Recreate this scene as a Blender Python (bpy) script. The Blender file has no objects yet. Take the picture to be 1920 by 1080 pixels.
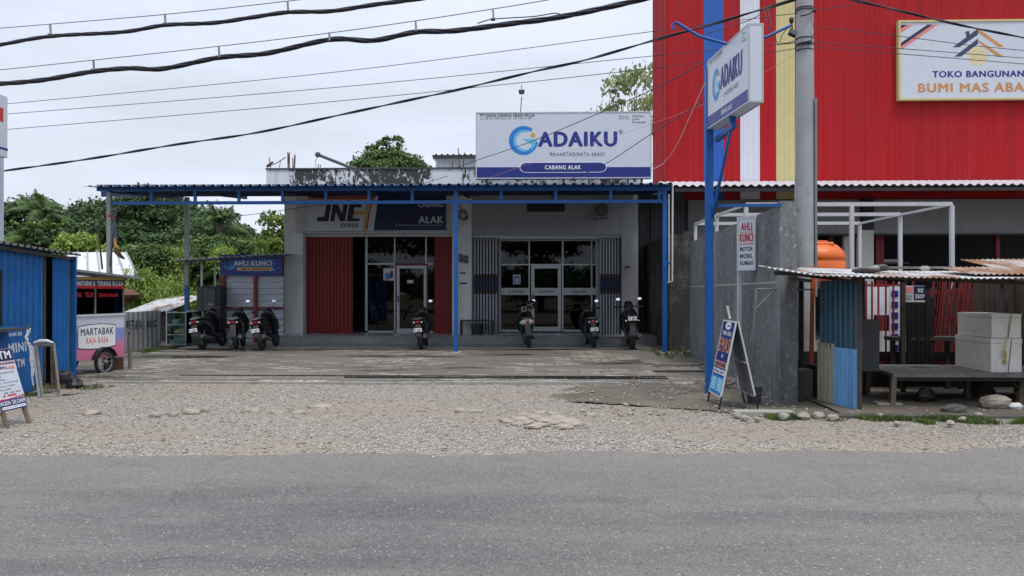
import bpy, math, random
import numpy as np
from mathutils import Matrix, Vector, noise as mnoise
R = math.radians
rnd = random.Random(7)
# ------------------------------------------------------------------ camera
F_PX = 1450.0
CAM_Z = 1.6
YAW = math.atan(43 / F_PX)
PITCH = math.atan(5 / F_PX)
scn = bpy.context.scene
col = scn.collection
cam_data = bpy.data.cameras.new('camera')
cam_data.sensor_width = 36.0
cam_data.lens = F_PX / 1920 * 36
cam_data.clip_start = 0.05
cam_data.clip_end = 3000
cam = bpy.data.objects.new('camera', cam_data)
cam.location = (0, 0, CAM_Z)
cam.rotation_euler = (math.pi / 2 + PITCH, 0, YAW)
col.objects.link(cam)
scn.camera = cam
# ------------------------------------------------------------------ light
SUN_EL, SUN_AZ = R(68), R(150)          # azimuth clockwise from +Y
world = bpy.data.worlds.new('World')
scn.world = world
world.use_nodes = True
wn, wl = world.node_tree.nodes, world.node_tree.links
wn.clear()
w_out = wn.new('ShaderNodeOutputWorld')
w_bg = wn.new('ShaderNodeBackground')
w_sky = wn.new('ShaderNodeTexSky')
w_sky.sky_type = 'NISHITA'
w_sky.sun_disc = False
w_sky.sun_elevation = SUN_EL
w_sky.sun_rotation = SUN_AZ
w_bg.inputs['Strength'].default_value = 0.10
w_co = wn.new('ShaderNodeTexCoord')
w_sep = wn.new('ShaderNodeSeparateXYZ')
wl.new(w_co.outputs['Generated'], w_sep.inputs[0])
w_map = wn.new('ShaderNodeMapping')
w_map.inputs['Scale'].default_value = (1.3, 1.3, 6.0)
wl.new(w_co.outputs['Generated'], w_map.inputs[0])
w_n = wn.new('ShaderNodeTexNoise')
w_n.inputs['Scale'].default_value = 1.5
w_n.inputs['Detail'].default_value = 7
w_n.inputs['Roughness'].default_value = 0.55
wl.new(w_map.outputs[0], w_n.inputs['Vector'])
w_r = wn.new('ShaderNodeValToRGB')
w_r.color_ramp.elements[0].position = 0.36
w_r.color_ramp.elements[0].color = (0.655, 0.71, 0.805, 1)
w_r.color_ramp.elements[1].position = 0.60
w_r.color_ramp.elements[1].color = (0.77, 0.83, 0.965, 1)
wl.new(w_n.outputs['Fac'], w_r.inputs[0])
w_g = wn.new('ShaderNodeMapRange')      # an overcast sky is brighter overhead
w_g.inputs['From Min'].default_value = 0.30
w_g.inputs['From Max'].default_value = 1.0
w_g.inputs['To Min'].default_value = 11.2
w_g.inputs['To Max'].default_value = 22.0
wl.new(w_sep.outputs['Z'], w_g.inputs['Value'])
w_sc = wn.new('ShaderNodeVectorMath'); w_sc.operation = 'SCALE'
wl.new(w_r.outputs[0], w_sc.inputs[0]); wl.new(w_g.outputs[0], w_sc.inputs['Scale'])
w_mx = wn.new('ShaderNodeMixRGB'); w_mx.inputs[0].default_value = 0.93
wl.new(w_sky.outputs[0], w_mx.inputs[1]); wl.new(w_sc.outputs[0], w_mx.inputs[2])
wl.new(w_mx.outputs[0], w_bg.inputs['Color'])
wl.new(w_bg.outputs[0], w_out.inputs['Surface'])
sun_d = bpy.data.lights.new('sun', 'SUN')
sun_d.energy = 2.2
sun_d.angle = R(14)
sun_d.color = (1.0, 0.93, 0.84)
sun = bpy.data.objects.new('sun', sun_d)
_sd = Vector((math.sin(SUN_AZ) * math.cos(SUN_EL), math.cos(SUN_AZ) * math.cos(SUN_EL), math.sin(SUN_EL)))
sun.rotation_euler = _sd.to_track_quat('Z', 'Y').to_euler()
sun.location = (0, 0, 30)
col.objects.link(sun)
vs = scn.view_settings
vs.view_transform = 'Standard'; vs.look = 'None'; vs.exposure = 0.0; vs.gamma = 1.0
vs.use_curve_mapping = False
scn.cycles.max_bounces = 7
scn.cycles.diffuse_bounces = 3
scn.cycles.glossy_bounces = 3
scn.cycles.transparent_max_bounces = 8
scn.cycles.use_denoising = True

# ------------------------------------------------------------------ placing
_R = Vector((math.cos(YAW), math.sin(YAW), 0))
_F = Vector((-math.sin(YAW) * math.cos(PITCH), math.cos(YAW) * math.cos(PITCH), math.sin(PITCH)))
_U = _R.cross(_F)
def _ray(px, py):
    return _F + _R * ((px - 960) / F_PX) + _U * ((540 - py) / F_PX)
def at(px, py, Y):
    """the point of the plane y = Y seen at this place of the photograph"""
    d = _ray(px, py); t = Y / d.y
    return Vector((d.x * t, Y, CAM_Z + d.z * t))
def gd(px, py, z=0.0):
    """the point of the ground seen at this place of the photograph"""
    d = _ray(px, py); t = (z - CAM_Z) / d.z
    return Vector((d.x * t, d.y * t, z))
def ax(px, Y): return at(px, 545, Y).x
def az(py, Y): return at(1003, py, Y).z

# ------------------------------------------------------------------ materials
def rgb(r, g, b):
    """sRGB 0-255 to linear"""
    return tuple(((c / 255) / 12.92 if c / 255 <= 0.04045 else ((c / 255 + 0.055) / 1.055) ** 2.4) for c in (r, g, b))
class NT:
    def __init__(self, name):
        self.m = bpy.data.materials.new(name); self.m.use_nodes = True
        self.n = self.m.node_tree.nodes; self.l = self.m.node_tree.links
        self.bsdf = self.n['Principled BSDF']
        self.co = self.n.new('ShaderNodeTexCoord')
    def mp(self, scale=(1, 1, 1), rot=(0, 0, 0), src='Object', loc=(0, 0, 0)):
        m = self.n.new('ShaderNodeMapping')
        m.inputs['Scale'].default_value = scale if hasattr(scale, '__len__') else (scale,) * 3
        m.inputs['Rotation'].default_value = rot
        m.inputs['Location'].default_value = loc
        self.l.new(self.co.outputs[src], m.inputs[0]); return m.outputs[0]
    def noise(self, scale, vec=None, detail=5, rough=0.55, dist=0.0):
        t = self.n.new('ShaderNodeTexNoise')
        t.inputs['Scale'].default_value = scale; t.inputs['Detail'].default_value = detail
        t.inputs['Roughness'].default_value = rough; t.inputs['Distortion'].default_value = dist
        self.l.new(vec if vec is not None else self.co.outputs['Object'], t.inputs['Vector']); return t.outputs['Fac']
    def vor(self, scale, vec=None, feature='F1', out='Distance', rand=1.0):
        t = self.n.new('ShaderNodeTexVoronoi'); t.feature = feature
        t.inputs['Scale'].default_value = scale; t.inputs['Randomness'].default_value = rand
        self.l.new(vec if vec is not None else self.co.outputs['Object'], t.inputs['Vector']); return t.outputs[out]
    def ramp(self, fac, stops, interp='LINEAR'):
        r = self.n.new('ShaderNodeValToRGB'); cr = r.color_ramp; cr.interpolation = interp
        while len(cr.elements) < len(stops): cr.elements.new(0.5)
        for e, (p, c) in zip(cr.elements, stops):
            e.position = p; e.color = (c, c, c, 1) if not hasattr(c, '__len__') else (*c[:3], 1)
        self.l.new(fac, r.inputs[0]); return r.outputs[0]
    def mix(self, fac, a, b, mode='MIX'):
        m = self.n.new('ShaderNodeMixRGB'); m.blend_type = mode
        for i, v in enumerate((fac, a, b)):
            if hasattr(v, 'links'): self.l.new(v, m.inputs[i])
            elif i == 0: m.inputs[0].default_value = v
            else: m.inputs[i].default_value = (*v, 1) if hasattr(v, '__len__') else (v, v, v, 1)
        return m.outputs[0]
    def math(self, op, a, b=0.0):
        m = self.n.new('ShaderNodeMath'); m.operation = op
        for i, v in enumerate((a, b)):
            if hasattr(v, 'links'): self.l.new(v, m.inputs[i])
            else: m.inputs[i].default_value = v
        return m.outputs[0]
    def set(self, key, v):
        s = self.bsdf.inputs[key]
        if hasattr(v, 'links'): self.l.new(v, s)
        elif hasattr(v, '__len__'): s.default_value = (*v, 1)
        else: s.default_value = v
    def bump(self, h, strength=0.3, dist=0.01):
        b = self.n.new('ShaderNodeBump'); b.inputs['Strength'].default_value = strength
        b.inputs['Distance'].default_value = dist
        self.l.new(h, b.inputs['Height']); self.l.new(b.outputs[0], self.bsdf.inputs['Normal'])
def basic(name, c, rough=0.6, metal=0.0, var=0.18, scale=3.0, bump=0.0, grime=0.0, gcol=(0.06, 0.05, 0.04), streak=False, spec=None):
    t = NT(name)
    n = t.noise(scale, detail=6)
    c = tuple(c)
    k = t.ramp(n, [(0.3, tuple(x * (1 - var) for x in c)), (0.7, tuple(min(1, x * (1 + var)) for x in c))])
    if grime > 0:
        v = t.mp((1, 1, 0.12)) if streak else t.mp(1.0)
        g = t.noise(scale * 2.3 if not streak else 7.0, v, detail=8, rough=0.7)
        k = t.mix(t.ramp(g, [(0.5 - 0.02, 0.0), (0.78, grime)]), k, gcol)
    t.set('Base Color', k)
    t.set('Roughness', t.ramp(t.noise(scale * 4), [(0.3, max(0.02, rough - 0.1)), (0.7, min(1, rough + 0.1))]))
    t.set('Metallic', metal)
    if spec is not None: t.set('Specular IOR Level', spec)
    if bump > 0: t.bump(t.noise(scale * 12, detail=6), bump, 0.01)
    return t.m
M = {}
M['blue_paint'] = basic('blue_paint', rgb(8, 84, 158), 0.45, var=0.12, grime=0.45, gcol=rgb(46, 66, 84), streak=True)
M['white_wall'] = basic('white_wall', (0.70, 0.72, 0.72), 0.8, var=0.06, scale=1.2, grime=0.35, gcol=(0.2, 0.2, 0.19), streak=True)
M['grey_wall'] = basic('grey_wall', (0.30, 0.31, 0.335), 0.8, var=0.08, scale=1.2, grime=0.3, gcol=(0.13, 0.13, 0.13), streak=True)
M['white_metal'] = basic('white_metal', (0.5, 0.52, 0.54), 0.45, var=0.08, grime=0.3, gcol=(0.25, 0.22, 0.18))
M['white_sign'] = basic('white_sign', (0.56, 0.60, 0.68), 0.35, var=0.03, grime=0.12, gcol=(0.4, 0.42, 0.45))
M['white_bright'] = basic('white_bright', (0.78, 0.8, 0.82), 0.35, var=0.03)
M['alu'] = basic('alu', (0.42, 0.45, 0.48), 0.35, 0.5, var=0.06)
M['navy'] = basic('navy', rgb(24, 40, 120), 0.4, var=0.06)
M['navy_dark'] = basic('navy_dark', rgb(22, 30, 74), 0.45, var=0.06)
M['black'] = basic('black', (0.012, 0.012, 0.014), 0.5, var=0.2)
M['gloss_black'] = basic('gloss_black', (0.010, 0.010, 0.013), 0.18, var=0.2)
M['rubber'] = basic('rubber', (0.016, 0.016, 0.017), 0.85, var=0.2, bump=0.2)
M['dark_grey'] = basic('dark_grey', (0.055, 0.06, 0.065), 0.6, var=0.2)
M['mid_grey'] = basic('mid_grey', (0.2, 0.21, 0.22), 0.6, var=0.15, grime=0.3)
M['orange'] = basic('orange', rgb(215, 100, 30), 0.45, var=0.08, grime=0.2, gcol=rgb(120, 60, 30))
M['red_paint'] = basic('red_paint', rgb(130, 24, 30), 0.5, var=0.15, grime=0.4, gcol=rgb(60, 24, 22))
M['red_letter'] = basic('red_letter', rgb(190, 40, 44), 0.5, var=0.06)
M['red_lens'] = basic('red_lens', (0.34, 0.012, 0.018), 0.15, var=0.05)
M['amber_lens'] = basic('amber_lens', (0.7, 0.62, 0.5), 0.15, var=0.05)
M['dull_orange'] = basic('dull_orange', rgb(176, 84, 52), 0.5, var=0.06)
M['gold'] = basic('gold', rgb(196, 160, 84), 0.5, var=0.06)
M['tan'] = basic('tan', rgb(196, 138, 84), 0.5, var=0.06)
M['salmon'] = basic('salmon', rgb(214, 130, 124), 0.5, var=0.06)
M['slate'] = basic('slate', rgb(50, 66, 92), 0.5, var=0.06)
M['pale_gold'] = basic('pale_gold', rgb(214, 206, 172), 0.5, var=0.1)
M['logo_blue'] = basic('logo_blue', rgb(36, 120, 196), 0.4, var=0.05)
M['logo_cyan'] = basic('logo_cyan', rgb(86, 182, 224), 0.4, var=0.05)
M['letter_navy'] = basic('letter_navy', rgb(26, 44, 130), 0.4, var=0.03)
M['letter_black'] = basic('letter_black', rgb(34, 38, 56), 0.5, var=0.03)
M['wood'] = basic('wood', (0.17, 0.125, 0.09), 0.8, var=0.3, scale=5, bump=0.2, grime=0.4)
M['wood_grey'] = basic('wood_grey', (0.17, 0.16, 0.15), 0.85, var=0.3, scale=6, bump=0.2, grime=0.4)
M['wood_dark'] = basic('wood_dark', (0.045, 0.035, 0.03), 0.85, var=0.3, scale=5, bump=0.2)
M['bark'] = basic('bark', (0.10, 0.085, 0.065), 0.9, var=0.3, scale=4, bump=0.4)
M['foam'] = basic('foam', (0.82, 0.80, 0.74), 0.75, var=0.06, scale=6, grime=0.35, gcol=(0.3, 0.27, 0.22))
M['yellow_rope'] = basic('yellow_rope', (0.5, 0.42, 0.08), 0.7)
M['cable'] = basic('cable', (0.010, 0.012, 0.022), 0.55, var=0.2)
M['steel_wire'] = basic('steel_wire', (0.09, 0.095, 0.11), 0.5, 0.4)
M['rust'] = basic('rust', (0.12, 0.055, 0.035), 0.8, 0.2, var=0.35, scale=6, bump=0.2)
M['concrete'] = basic('concrete', (0.30, 0.30, 0.28), 0.85, var=0.15, scale=2, bump=0.3, grime=0.5, gcol=(0.12, 0.115, 0.1))
M['concrete_dark'] = basic('concrete_dark', (0.08, 0.08, 0.075), 0.85, var=0.25, scale=2, bump=0.3, grime=0.5, gcol=(0.04, 0.04, 0.04))
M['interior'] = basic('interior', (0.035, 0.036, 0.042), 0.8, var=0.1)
M['galv'] = basic('galv', (0.42, 0.46, 0.52), 0.5, 0.2, var=0.12, scale=2.0, grime=0.4, gcol=(0.16, 0.15, 0.14), streak=True)
M['galv_grey'] = basic('galv_grey', (0.26, 0.275, 0.28), 0.55, 0.2, var=0.15, scale=2.0, grime=0.5, gcol=(0.15, 0.13, 0.11), streak=True)
M['blue_sheet'] = basic('blue_sheet', rgb(14, 92, 158), 0.5, 0.0, var=0.16, scale=1.5, grime=0.55, gcol=rgb(34, 66, 104), streak=True)
M['pale_blue_sheet'] = basic('pale_blue_sheet', rgb(96, 150, 196), 0.55, var=0.1, grime=0.55, gcol=rgb(60, 72, 84), streak=True)
M['dark_blue_sheet'] = basic('dark_blue_sheet', rgb(72, 106, 126), 0.55, var=0.1, grime=0.5, gcol=rgb(40, 50, 60), streak=True)
M['beige_sheet'] = basic('beige_sheet', rgb(150, 145, 130), 0.6, var=0.1, grime=0.7, gcol=rgb(84, 74, 64), streak=True)
M['fold_red'] = basic('fold_red', rgb(132, 18, 18), 0.5, var=0.12, grime=0.35, gcol=rgb(70, 20, 20), streak=True)
M['fold_grey'] = basic('fold_grey', (0.36, 0.38, 0.43), 0.5, 0.1, var=0.08, grime=0.25, gcol=(0.2, 0.2, 0.22), streak=True)
M['mirror'] = basic('mirror', (0.9, 0.92, 0.95), 0.04, 1.0, var=0.01)
M['chrome'] = basic('chrome', (0.6, 0.6, 0.62), 0.2, 1.0, var=0.05)
M['cream_body'] = basic('cream_body', (0.50, 0.49, 0.46), 0.25, var=0.04)
M['poster_pink'] = basic('poster_pink', rgb(200, 120, 140), 0.5, var=0.4, scale=8)
M['poster_white'] = basic('poster_white', (0.6, 0.62, 0.65), 0.5, var=0.12, scale=9)
def glass(name, tint=0.35, rough=0.02, tcol=(0.7, 0.85, 0.85)):
    t = NT(name); n, l = t.n, t.l
    n.remove(t.bsdf)
    tr = n.new('ShaderNodeBsdfTransparent'); tr.inputs[0].default_value = (tint * tcol[0], tint * tcol[1], tint * tcol[2], 1)
    gl = n.new('ShaderNodeBsdfGlossy'); gl.inputs['Roughness'].default_value = rough
    fr = n.new('ShaderNodeFresnel'); fr.inputs[0].default_value = 1.5
    mx = n.new('ShaderNodeMixShader')
    l.new(fr.outputs[0], mx.inputs[0]); l.new(tr.outputs[0], mx.inputs[1]); l.new(gl.outputs[0], mx.inputs[2])
    l.new(mx.outputs[0], n['Material Output'].inputs[0]); return t.m
M['glass'] = glass('glass', 0.25)
M['glass_clear'] = glass('glass_clear', 0.9, 0.02, (0.85, 1.0, 0.93))
def parapet_mat():
    t = NT('mouldy_white_paint')
    a = t.math('ADD', t.math('MULTIPLY', t.noise(5.5, t.mp((1, 1, 0.6)), detail=12, rough=0.72, dist=0.3), 0.75), t.math('MULTIPLY', t.noise(22, t.mp((1, 1, .35)), detail=6, rough=.7), 0.25))
    b = t.noise(0.42, t.mp((1, 1, 1), loc=(0.4, 0, 0)), detail=2)
    v = t.math('ADD', t.math('MULTIPLY', a, 0.8), t.math('MULTIPLY', b, 0.9))
    sx = t.n.new('ShaderNodeSeparateXYZ'); t.l.new(t.co.outputs['Object'], sx.inputs[0])
    mr = t.n.new('ShaderNodeMapRange'); mr.inputs['From Min'].default_value = -6.0; mr.inputs['From Max'].default_value = 5.0; t.l.new(sx.outputs[0], mr.inputs['Value'])
    xm = t.ramp(mr.outputs[0], [(0.0, 0.0), (0.06, 0.02), (0.11, 0.19), (0.44, 0.20), (0.49, 0.07), (0.53, 0.03), (0.56, 0.15), (1.0, 0.15)])
    v = t.math('ADD', t.math('MULTIPLY', a, 0.95), t.math('ADD', xm, t.math('MULTIPLY', b, 0.25)))
    f = t.ramp(v, [(0.755, 0.0), (0.785, 1.0)])
    k = t.mix(f, t.mix(t.ramp(t.noise(5, t.mp((1, 1, .2)), detail=6), [(.5, 0.0), (.75, .5)]), (0.66, 0.69, 0.73), (0.3, 0.31, 0.31)), t.mix(t.noise(12), (0.02, 0.024, 0.022), (0.07, 0.075, 0.07)))
    t.set('Base Color', k); t.set('Roughness', 0.85); t.bump(a, 0.4, 0.02)
    return t.m
M['parapet'] = parapet_mat()
def stained_wall():
    t = NT('stained_concrete')
    a = t.noise(1.2, t.mp((1, 1, 0.35)), detail=8, rough=0.65)
    b = t.noise(9.0, t.mp((1, 1, 0.22)), detail=9, rough=0.85)
    c = t.noise(26.0, t.mp((1, 1, 0.5)), detail=6, rough=0.7)
    k = t.ramp(a, [(0.30, (0.065, 0.070, 0.076)), (0.5, (0.120, 0.128, 0.138)), (0.70, (0.20, 0.21, 0.22))])
    k = t.mix(t.ramp(b, [(0.56, 0.0), (0.66, 0.65)]), k, (0.36, 0.36, 0.345))
    k = t.mix(t.ramp(c, [(0.56, 0.0), (0.66, 0.6)]), k, (0.03, 0.032, 0.035))
    e = t.noise(16.0, t.mp((1, 1, 0.6), loc=(4, 2, 1)), detail=8, rough=0.75)
    k = t.mix(t.ramp(e, [(0.55, 0.0), (0.62, 0.7)]), k, (0.38, 0.38, 0.36))
    t.set('Base Color', k); t.set('Roughness', 0.85); t.bump(c, 0.35, 0.01); return t.m
M['stained'] = stained_wall()
def pole_mat():
    t = NT('pole_concrete')
    a = t.noise(1.5, detail=6); b = t.noise(5, t.mp((1, 1, 0.4)), detail=8, rough=0.75)
    k = t.ramp(a, [(0.3, (0.27, 0.28, 0.30)), (0.7, (0.38, 0.39, 0.40))])
    k = t.mix(t.ramp(b, [(0.58, 0.0), (0.66, 0.65)]), k, (0.13, 0.13, 0.13))
    t.set('Base Color', k); t.set('Roughness', 0.85); t.bump(t.noise(30), 0.3, 0.01); return t.m
M['pole'] = pole_mat()
def asphalt():
    t = NT('asphalt')
    big = t.noise(0.42, t.mp((0.28, 1.2, 1), loc=(2.2, .4, 0)), detail=7, rough=0.62)
    mid = t.noise(2.6, detail=6, rough=0.7)
    k = t.ramp(big, [(0.40, (0.080, 0.076, 0.072)), (0.48, (0.130, 0.123, 0.114)), (0.60, (0.168, 0.157, 0.143))])
    sy = t.n.new('ShaderNodeSeparateXYZ'); t.l.new(t.co.outputs['Object'], sy.inputs[0])
    dn = t.math('ADD', t.math('SUBTRACT', sy.outputs[1], t.math('MULTIPLY', sy.outputs[0], 0.06)), t.math('MULTIPLY', t.noise(0.9, t.mp((0.4, 1, 1)), detail=5), 1.2))
    bd = t.ramp(t.math('MULTIPLY', sy.outputs[1], 0.1), [(0.40, 0.0), (0.52, 1.0), (0.61, 1.0), (0.69, 0.0)])
    pn = t.ramp(t.noise(0.75, t.mp((0.35, 1.6, 1), loc=(7.3, 2.1, 0)), detail=7, rough=0.6), [(0.46, 0.0), (0.57, 0.55)])
    k = t.mix(t.math('MULTIPLY', bd, pn), k, (0.062, 0.062, 0.062))
    dust = t.n.new('ShaderNodeMapRange'); dust.inputs['From Min'].default_value = 6.5; dust.inputs['From Max'].default_value = 7.9; dust.inputs['To Max'].default_value = 0.75
    t.l.new(dn, dust.inputs['Value'])
    k = t.mix(dust.outputs[0], k, (0.185, 0.170, 0.148))
    k = t.mix(0.18, k, t.ramp(mid, [(0.3, (0.07, 0.07, 0.075)), (0.7, (0.2, 0.2, 0.2))]))
    v = t.vor(120, out='Color')
    sep = t.n.new('ShaderNodeSeparateColor'); t.l.new(v, sep.inputs[0])
    k = t.mix(t.ramp(sep.outputs[0], [(0.0, 0.6), (0.35, 0.0)]), k, (0.06, 0.06, 0.06))
    k = t.mix(t.ramp(sep.outputs[1], [(0.80, 0.0), (0.98, 0.6)]), k, (0.30, 0.29, 0.28))
    v2 = t.vor(42, out='Color')
    sp2 = t.n.new('ShaderNodeSeparateColor'); t.l.new(v2, sp2.inputs[0])
    d2 = t.vor(42)
    m2 = t.math('MULTIPLY', t.ramp(sp2.outputs[0], [(0.955, 0.0), (0.97, 1.0)]), t.ramp(d2, [(0.2, 1.0), (0.4, 0.0)]))
    k = t.mix(m2, k, (0.36, 0.355, 0.34))
    m3 = t.math('MULTIPLY', t.ramp(sp2.outputs[1], [(0.86, 0.0), (0.9, 0.8)]), t.ramp(d2, [(0.2, 1.0), (0.5, 0.0)]))
    k = t.mix(m3, k, (0.035, 0.035, 0.04))
    wv = t.n.new('ShaderNodeTexNoise'); wv.inputs['Scale'].default_value = 1.6; wv.inputs['Detail'].default_value = 6; t.l.new(t.co.outputs['Object'], wv.inputs['Vector'])
    vd = t.n.new('ShaderNodeVectorMath'); vd.operation = 'MULTIPLY_ADD'; vd.inputs[1].default_value = (.9, .5, 0); t.l.new(wv.outputs['Color'], vd.inputs[0]); t.l.new(t.mp((1, 1.6, 1), loc=(.3, .2, 0)), vd.inputs[2])
    ce = t.vor(0.5, vd.outputs[0], 'DISTANCE_TO_EDGE')
    cm = t.math('MULTIPLY', t.ramp(ce, [(0.0, 0.4), (0.008, 0.0)]), t.ramp(t.noise(0.5, detail=3), [(0.52, 0.0), (0.6, 1.0)]))
    k = t.mix(cm, k, (0.03, 0.03, 0.03))
    t.set('Base Color', k); t.set('Roughness', 0.82)
    t.bump(t.mix(0.5, t.vor(110), t.noise(60, detail=4)), 0.55, 0.008); return t.m
M['asphalt'] = asphalt()
def gravel():
    t = NT('gravel_ground')
    v = t.vor(34, out='Color'); d = t.vor(34)
    s = t.n.new('ShaderNodeSeparateColor'); t.l.new(v, s.inputs[0])
    k = t.ramp(s.outputs[0], [(0.0, (0.13, 0.11, 0.085)), (0.35, (0.25, 0.22, 0.18)), (0.7, (0.36, 0.32, 0.27)), (1.0, (0.52, 0.475, 0.41))])
    k = t.mix(t.ramp(d, [(0.30, 0.0), (0.65, 0.9)]), k, (0.07, 0.056, 0.04))
    v2 = t.vor(90, out='Color'); s2 = t.n.new('ShaderNodeSeparateColor'); t.l.new(v2, s2.inputs[0])
    k = t.mix(0.35, k, t.ramp(s2.outputs[1], [(0.0, (0.12, 0.11, 0.095)), (1.0, (0.50, 0.47, 0.44))]))
    big = t.noise(0.55, t.mp((0.5, 1.2, 1)), detail=6, rough=0.65)
    k = t.mix(t.ramp(big, [(0.48, 0.0), (0.60, 0.7)]), k, (0.25, 0.21, 0.16))
    t.set('Base Color', k); t.set('Roughness', 0.9)
    t.bump(t.mix(0.5, d, t.noise(70)), 0.7, 0.015); return t.m
M['gravel'] = gravel()
def pebble():
    t = NT('pebble')
    w = t.n.new('ShaderNodeTexWhiteNoise')
    q = t.n.new('ShaderNodeVectorMath'); q.operation = 'SNAP'; q.inputs[1].default_value = (0.035, 0.035, 0.5)
    t.l.new(t.co.outputs['Object'], q.inputs[0]); t.l.new(q.outputs[0], w.inputs[0])
    k = t.ramp(w.outputs['Value'], [(0.0, (0.15, 0.125, 0.095)), (0.45, (0.31, 0.27, 0.22)), (0.85, (0.44, 0.395, 0.335)), (1.0, (0.58, 0.535, 0.47))])
    big = t.noise(0.55, t.mp((0.5, 1.2, 1)), detail=6, rough=0.65)
    k = t.mix(t.ramp(big, [(0.46, 0.0), (0.62, 0.55)]), k, (0.21, 0.175, 0.135))
    t.set('Base Color', k); t.set('Roughness', 0.85); return t.m
M['pebble'] = pebble()
M['stone'] = basic('stone', (0.32, 0.28, 0.235), 0.85, var=0.25, scale=6, bump=0.5, grime=0.4, gcol=(0.14, 0.12, 0.1))
M['stone_pale'] = basic('stone_pale', (0.30, 0.285, 0.24), 0.85, var=0.25, scale=6, bump=0.5, grime=0.4, gcol=(0.14, 0.13, 0.1))
def apron():
    t = NT('worn_paving')
    wn_ = t.noise(1.5, detail=3)
    vec = t.mp(1.0)
    big = t.noise(0.5, t.mp((0.6, 1.4, 1)), detail=7, rough=0.65)
    fine = t.noise(14, detail=7, rough=0.7)
    k = t.ramp(fine, [(0.3, (0.068, 0.060, 0.049)), (0.7, (0.150, 0.135, 0.113))])
    k = t.mix(t.ramp(big, [(0.47, 0.0), (0.58, 0.8)]), k, (0.150, 0.132, 0.108))
    b = t.n.new('ShaderNodeTexBrick'); b.inputs['Scale'].default_value = 1.0
    b.inputs['Brick Width'].default_value = 0.42; b.inputs['Row Height'].default_value = 0.20
    b.inputs['Mortar Size'].default_value = 0.035; b.inputs['Mortar Smooth'].default_value = 0.3
    b.inputs['Color1'].default_value = (0, 0, 0, 1); b.inputs['Color2'].default_value = (1, 1, 1, 1); b.inputs['Mortar'].default_value = (0, 0, 0, 1)
    t.l.new(vec, b.inputs['Vector'])
    brk = t.ramp(b.outputs['Color'], [(0.52, 0.0), (0.6, 1.0)])
    mask = t.ramp(t.noise(0.62, t.mp((0.7, 1.2, 1), loc=(3.1, 1.7, 0)), detail=5), [(0.45, 0.0), (0.56, 1.0)])
    worn = t.ramp(fine, [(0.38, 0.15), (0.6, 1.0)])
    k = t.mix(t.math('MULTIPLY', t.math('MULTIPLY', brk, mask), worn), k, (0.40, 0.365, 0.31))
    # wet and stained patches
    wet = t.noise(0.38, t.mp((0.55, 1.5, 1), loc=(1.3, 5.2, 0)), detail=6, rough=0.6)
    wf = t.ramp(wet, [(0.55, 0.0), (0.60, 1.0)])
    k = t.mix(t.math('MULTIPLY', wf, 0.6), k, (0.06, 0.052, 0.045))
    t.set('Base Color', k); t.set('Roughness', t.ramp(wet, [(0.55, 0.85), (0.61, 0.10)]))
    t.bump(fine, 0.3, 0.01); return t.m
M['apron'] = apron()
M['step'] = basic('step', (0.21, 0.215, 0.21), 0.6, var=0.2, scale=1.5, bump=0.2, grime=0.5, gcol=(0.09, 0.09, 0.08))
M['tile'] = basic('tile', (0.32, 0.34, 0.35), 0.25, var=0.08, scale=1.5)
M['dirt'] = basic('dirt', (0.115, 0.098, 0.076), 0.95, var=0.35, scale=1.5, bump=0.6, grime=0.5, gcol=(0.06, 0.065, 0.035))
M['ground'] = basic('ground', (0.11, 0.105, 0.06), 0.95, var=0.35, scale=0.4, grime=0.6, gcol=(0.06, 0.08, 0.03))
def leafmat(name, c1, c2, s=1.2):
    t = NT(name)
    oi = t.n.new('ShaderNodeObjectInfo')
    n = t.noise(s, detail=4)
    w = t.n.new('ShaderNodeTexWhiteNoise')
    q = t.n.new('ShaderNodeVectorMath'); q.operation = 'SNAP'; q.inputs[1].default_value = (0.25, 0.25, 0.25)
    t.l.new(t.co.outputs['Object'], q.inputs[0]); t.l.new(q.outputs[0], w.inputs[0])
    f = t.math('ADD', t.math('MULTIPLY', n, 0.7), t.math('MULTIPLY', w.outputs['Value'], 0.3))
    k = t.ramp(f, [(0.3, c1), (0.72, c2)])
    h = t.n.new('ShaderNodeHueSaturation'); t.l.new(k, h.inputs['Color'])
    t.l.new(t.math('ADD', t.math('MULTIPLY', oi.outputs['Random'], 0.5), 0.75), h.inputs['Value'])
    t.set('Base Color', h.outputs[0]); t.set('Roughness', 0.55); t.set('Specular IOR Level', 0.3)
    tr = t.n.new('ShaderNodeBsdfTranslucent'); t.l.new(h.outputs[0], tr.inputs[0])
    mx = t.n.new('ShaderNodeMixShader'); mx.inputs[0].default_value = 0.22
    t.l.new(t.bsdf.outputs[0], mx.inputs[1]); t.l.new(tr.outputs[0], mx.inputs[2])
    t.l.new(mx.outputs[0], t.n['Material Output'].inputs[0]); return t.m
M['leaf_dark'] = leafmat('leaf_dark', (0.028, 0.058, 0.022), (0.080, 0.145, 0.044))
M['leaf_mid'] = leafmat('leaf_mid', (0.055, 0.105, 0.030), (0.135, 0.225, 0.060))
M['leaf_light'] = leafmat('leaf_light', (0.10, 0.17, 0.03), (0.26, 0.36, 0.07))
M['leaf_olive'] = leafmat('leaf_olive', (0.15, 0.18, 0.07), (0.30, 0.34, 0.15))
M['grass'] = leafmat('grass', (0.05, 0.085, 0.02), (0.13, 0.17, 0.05), 3)
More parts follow.
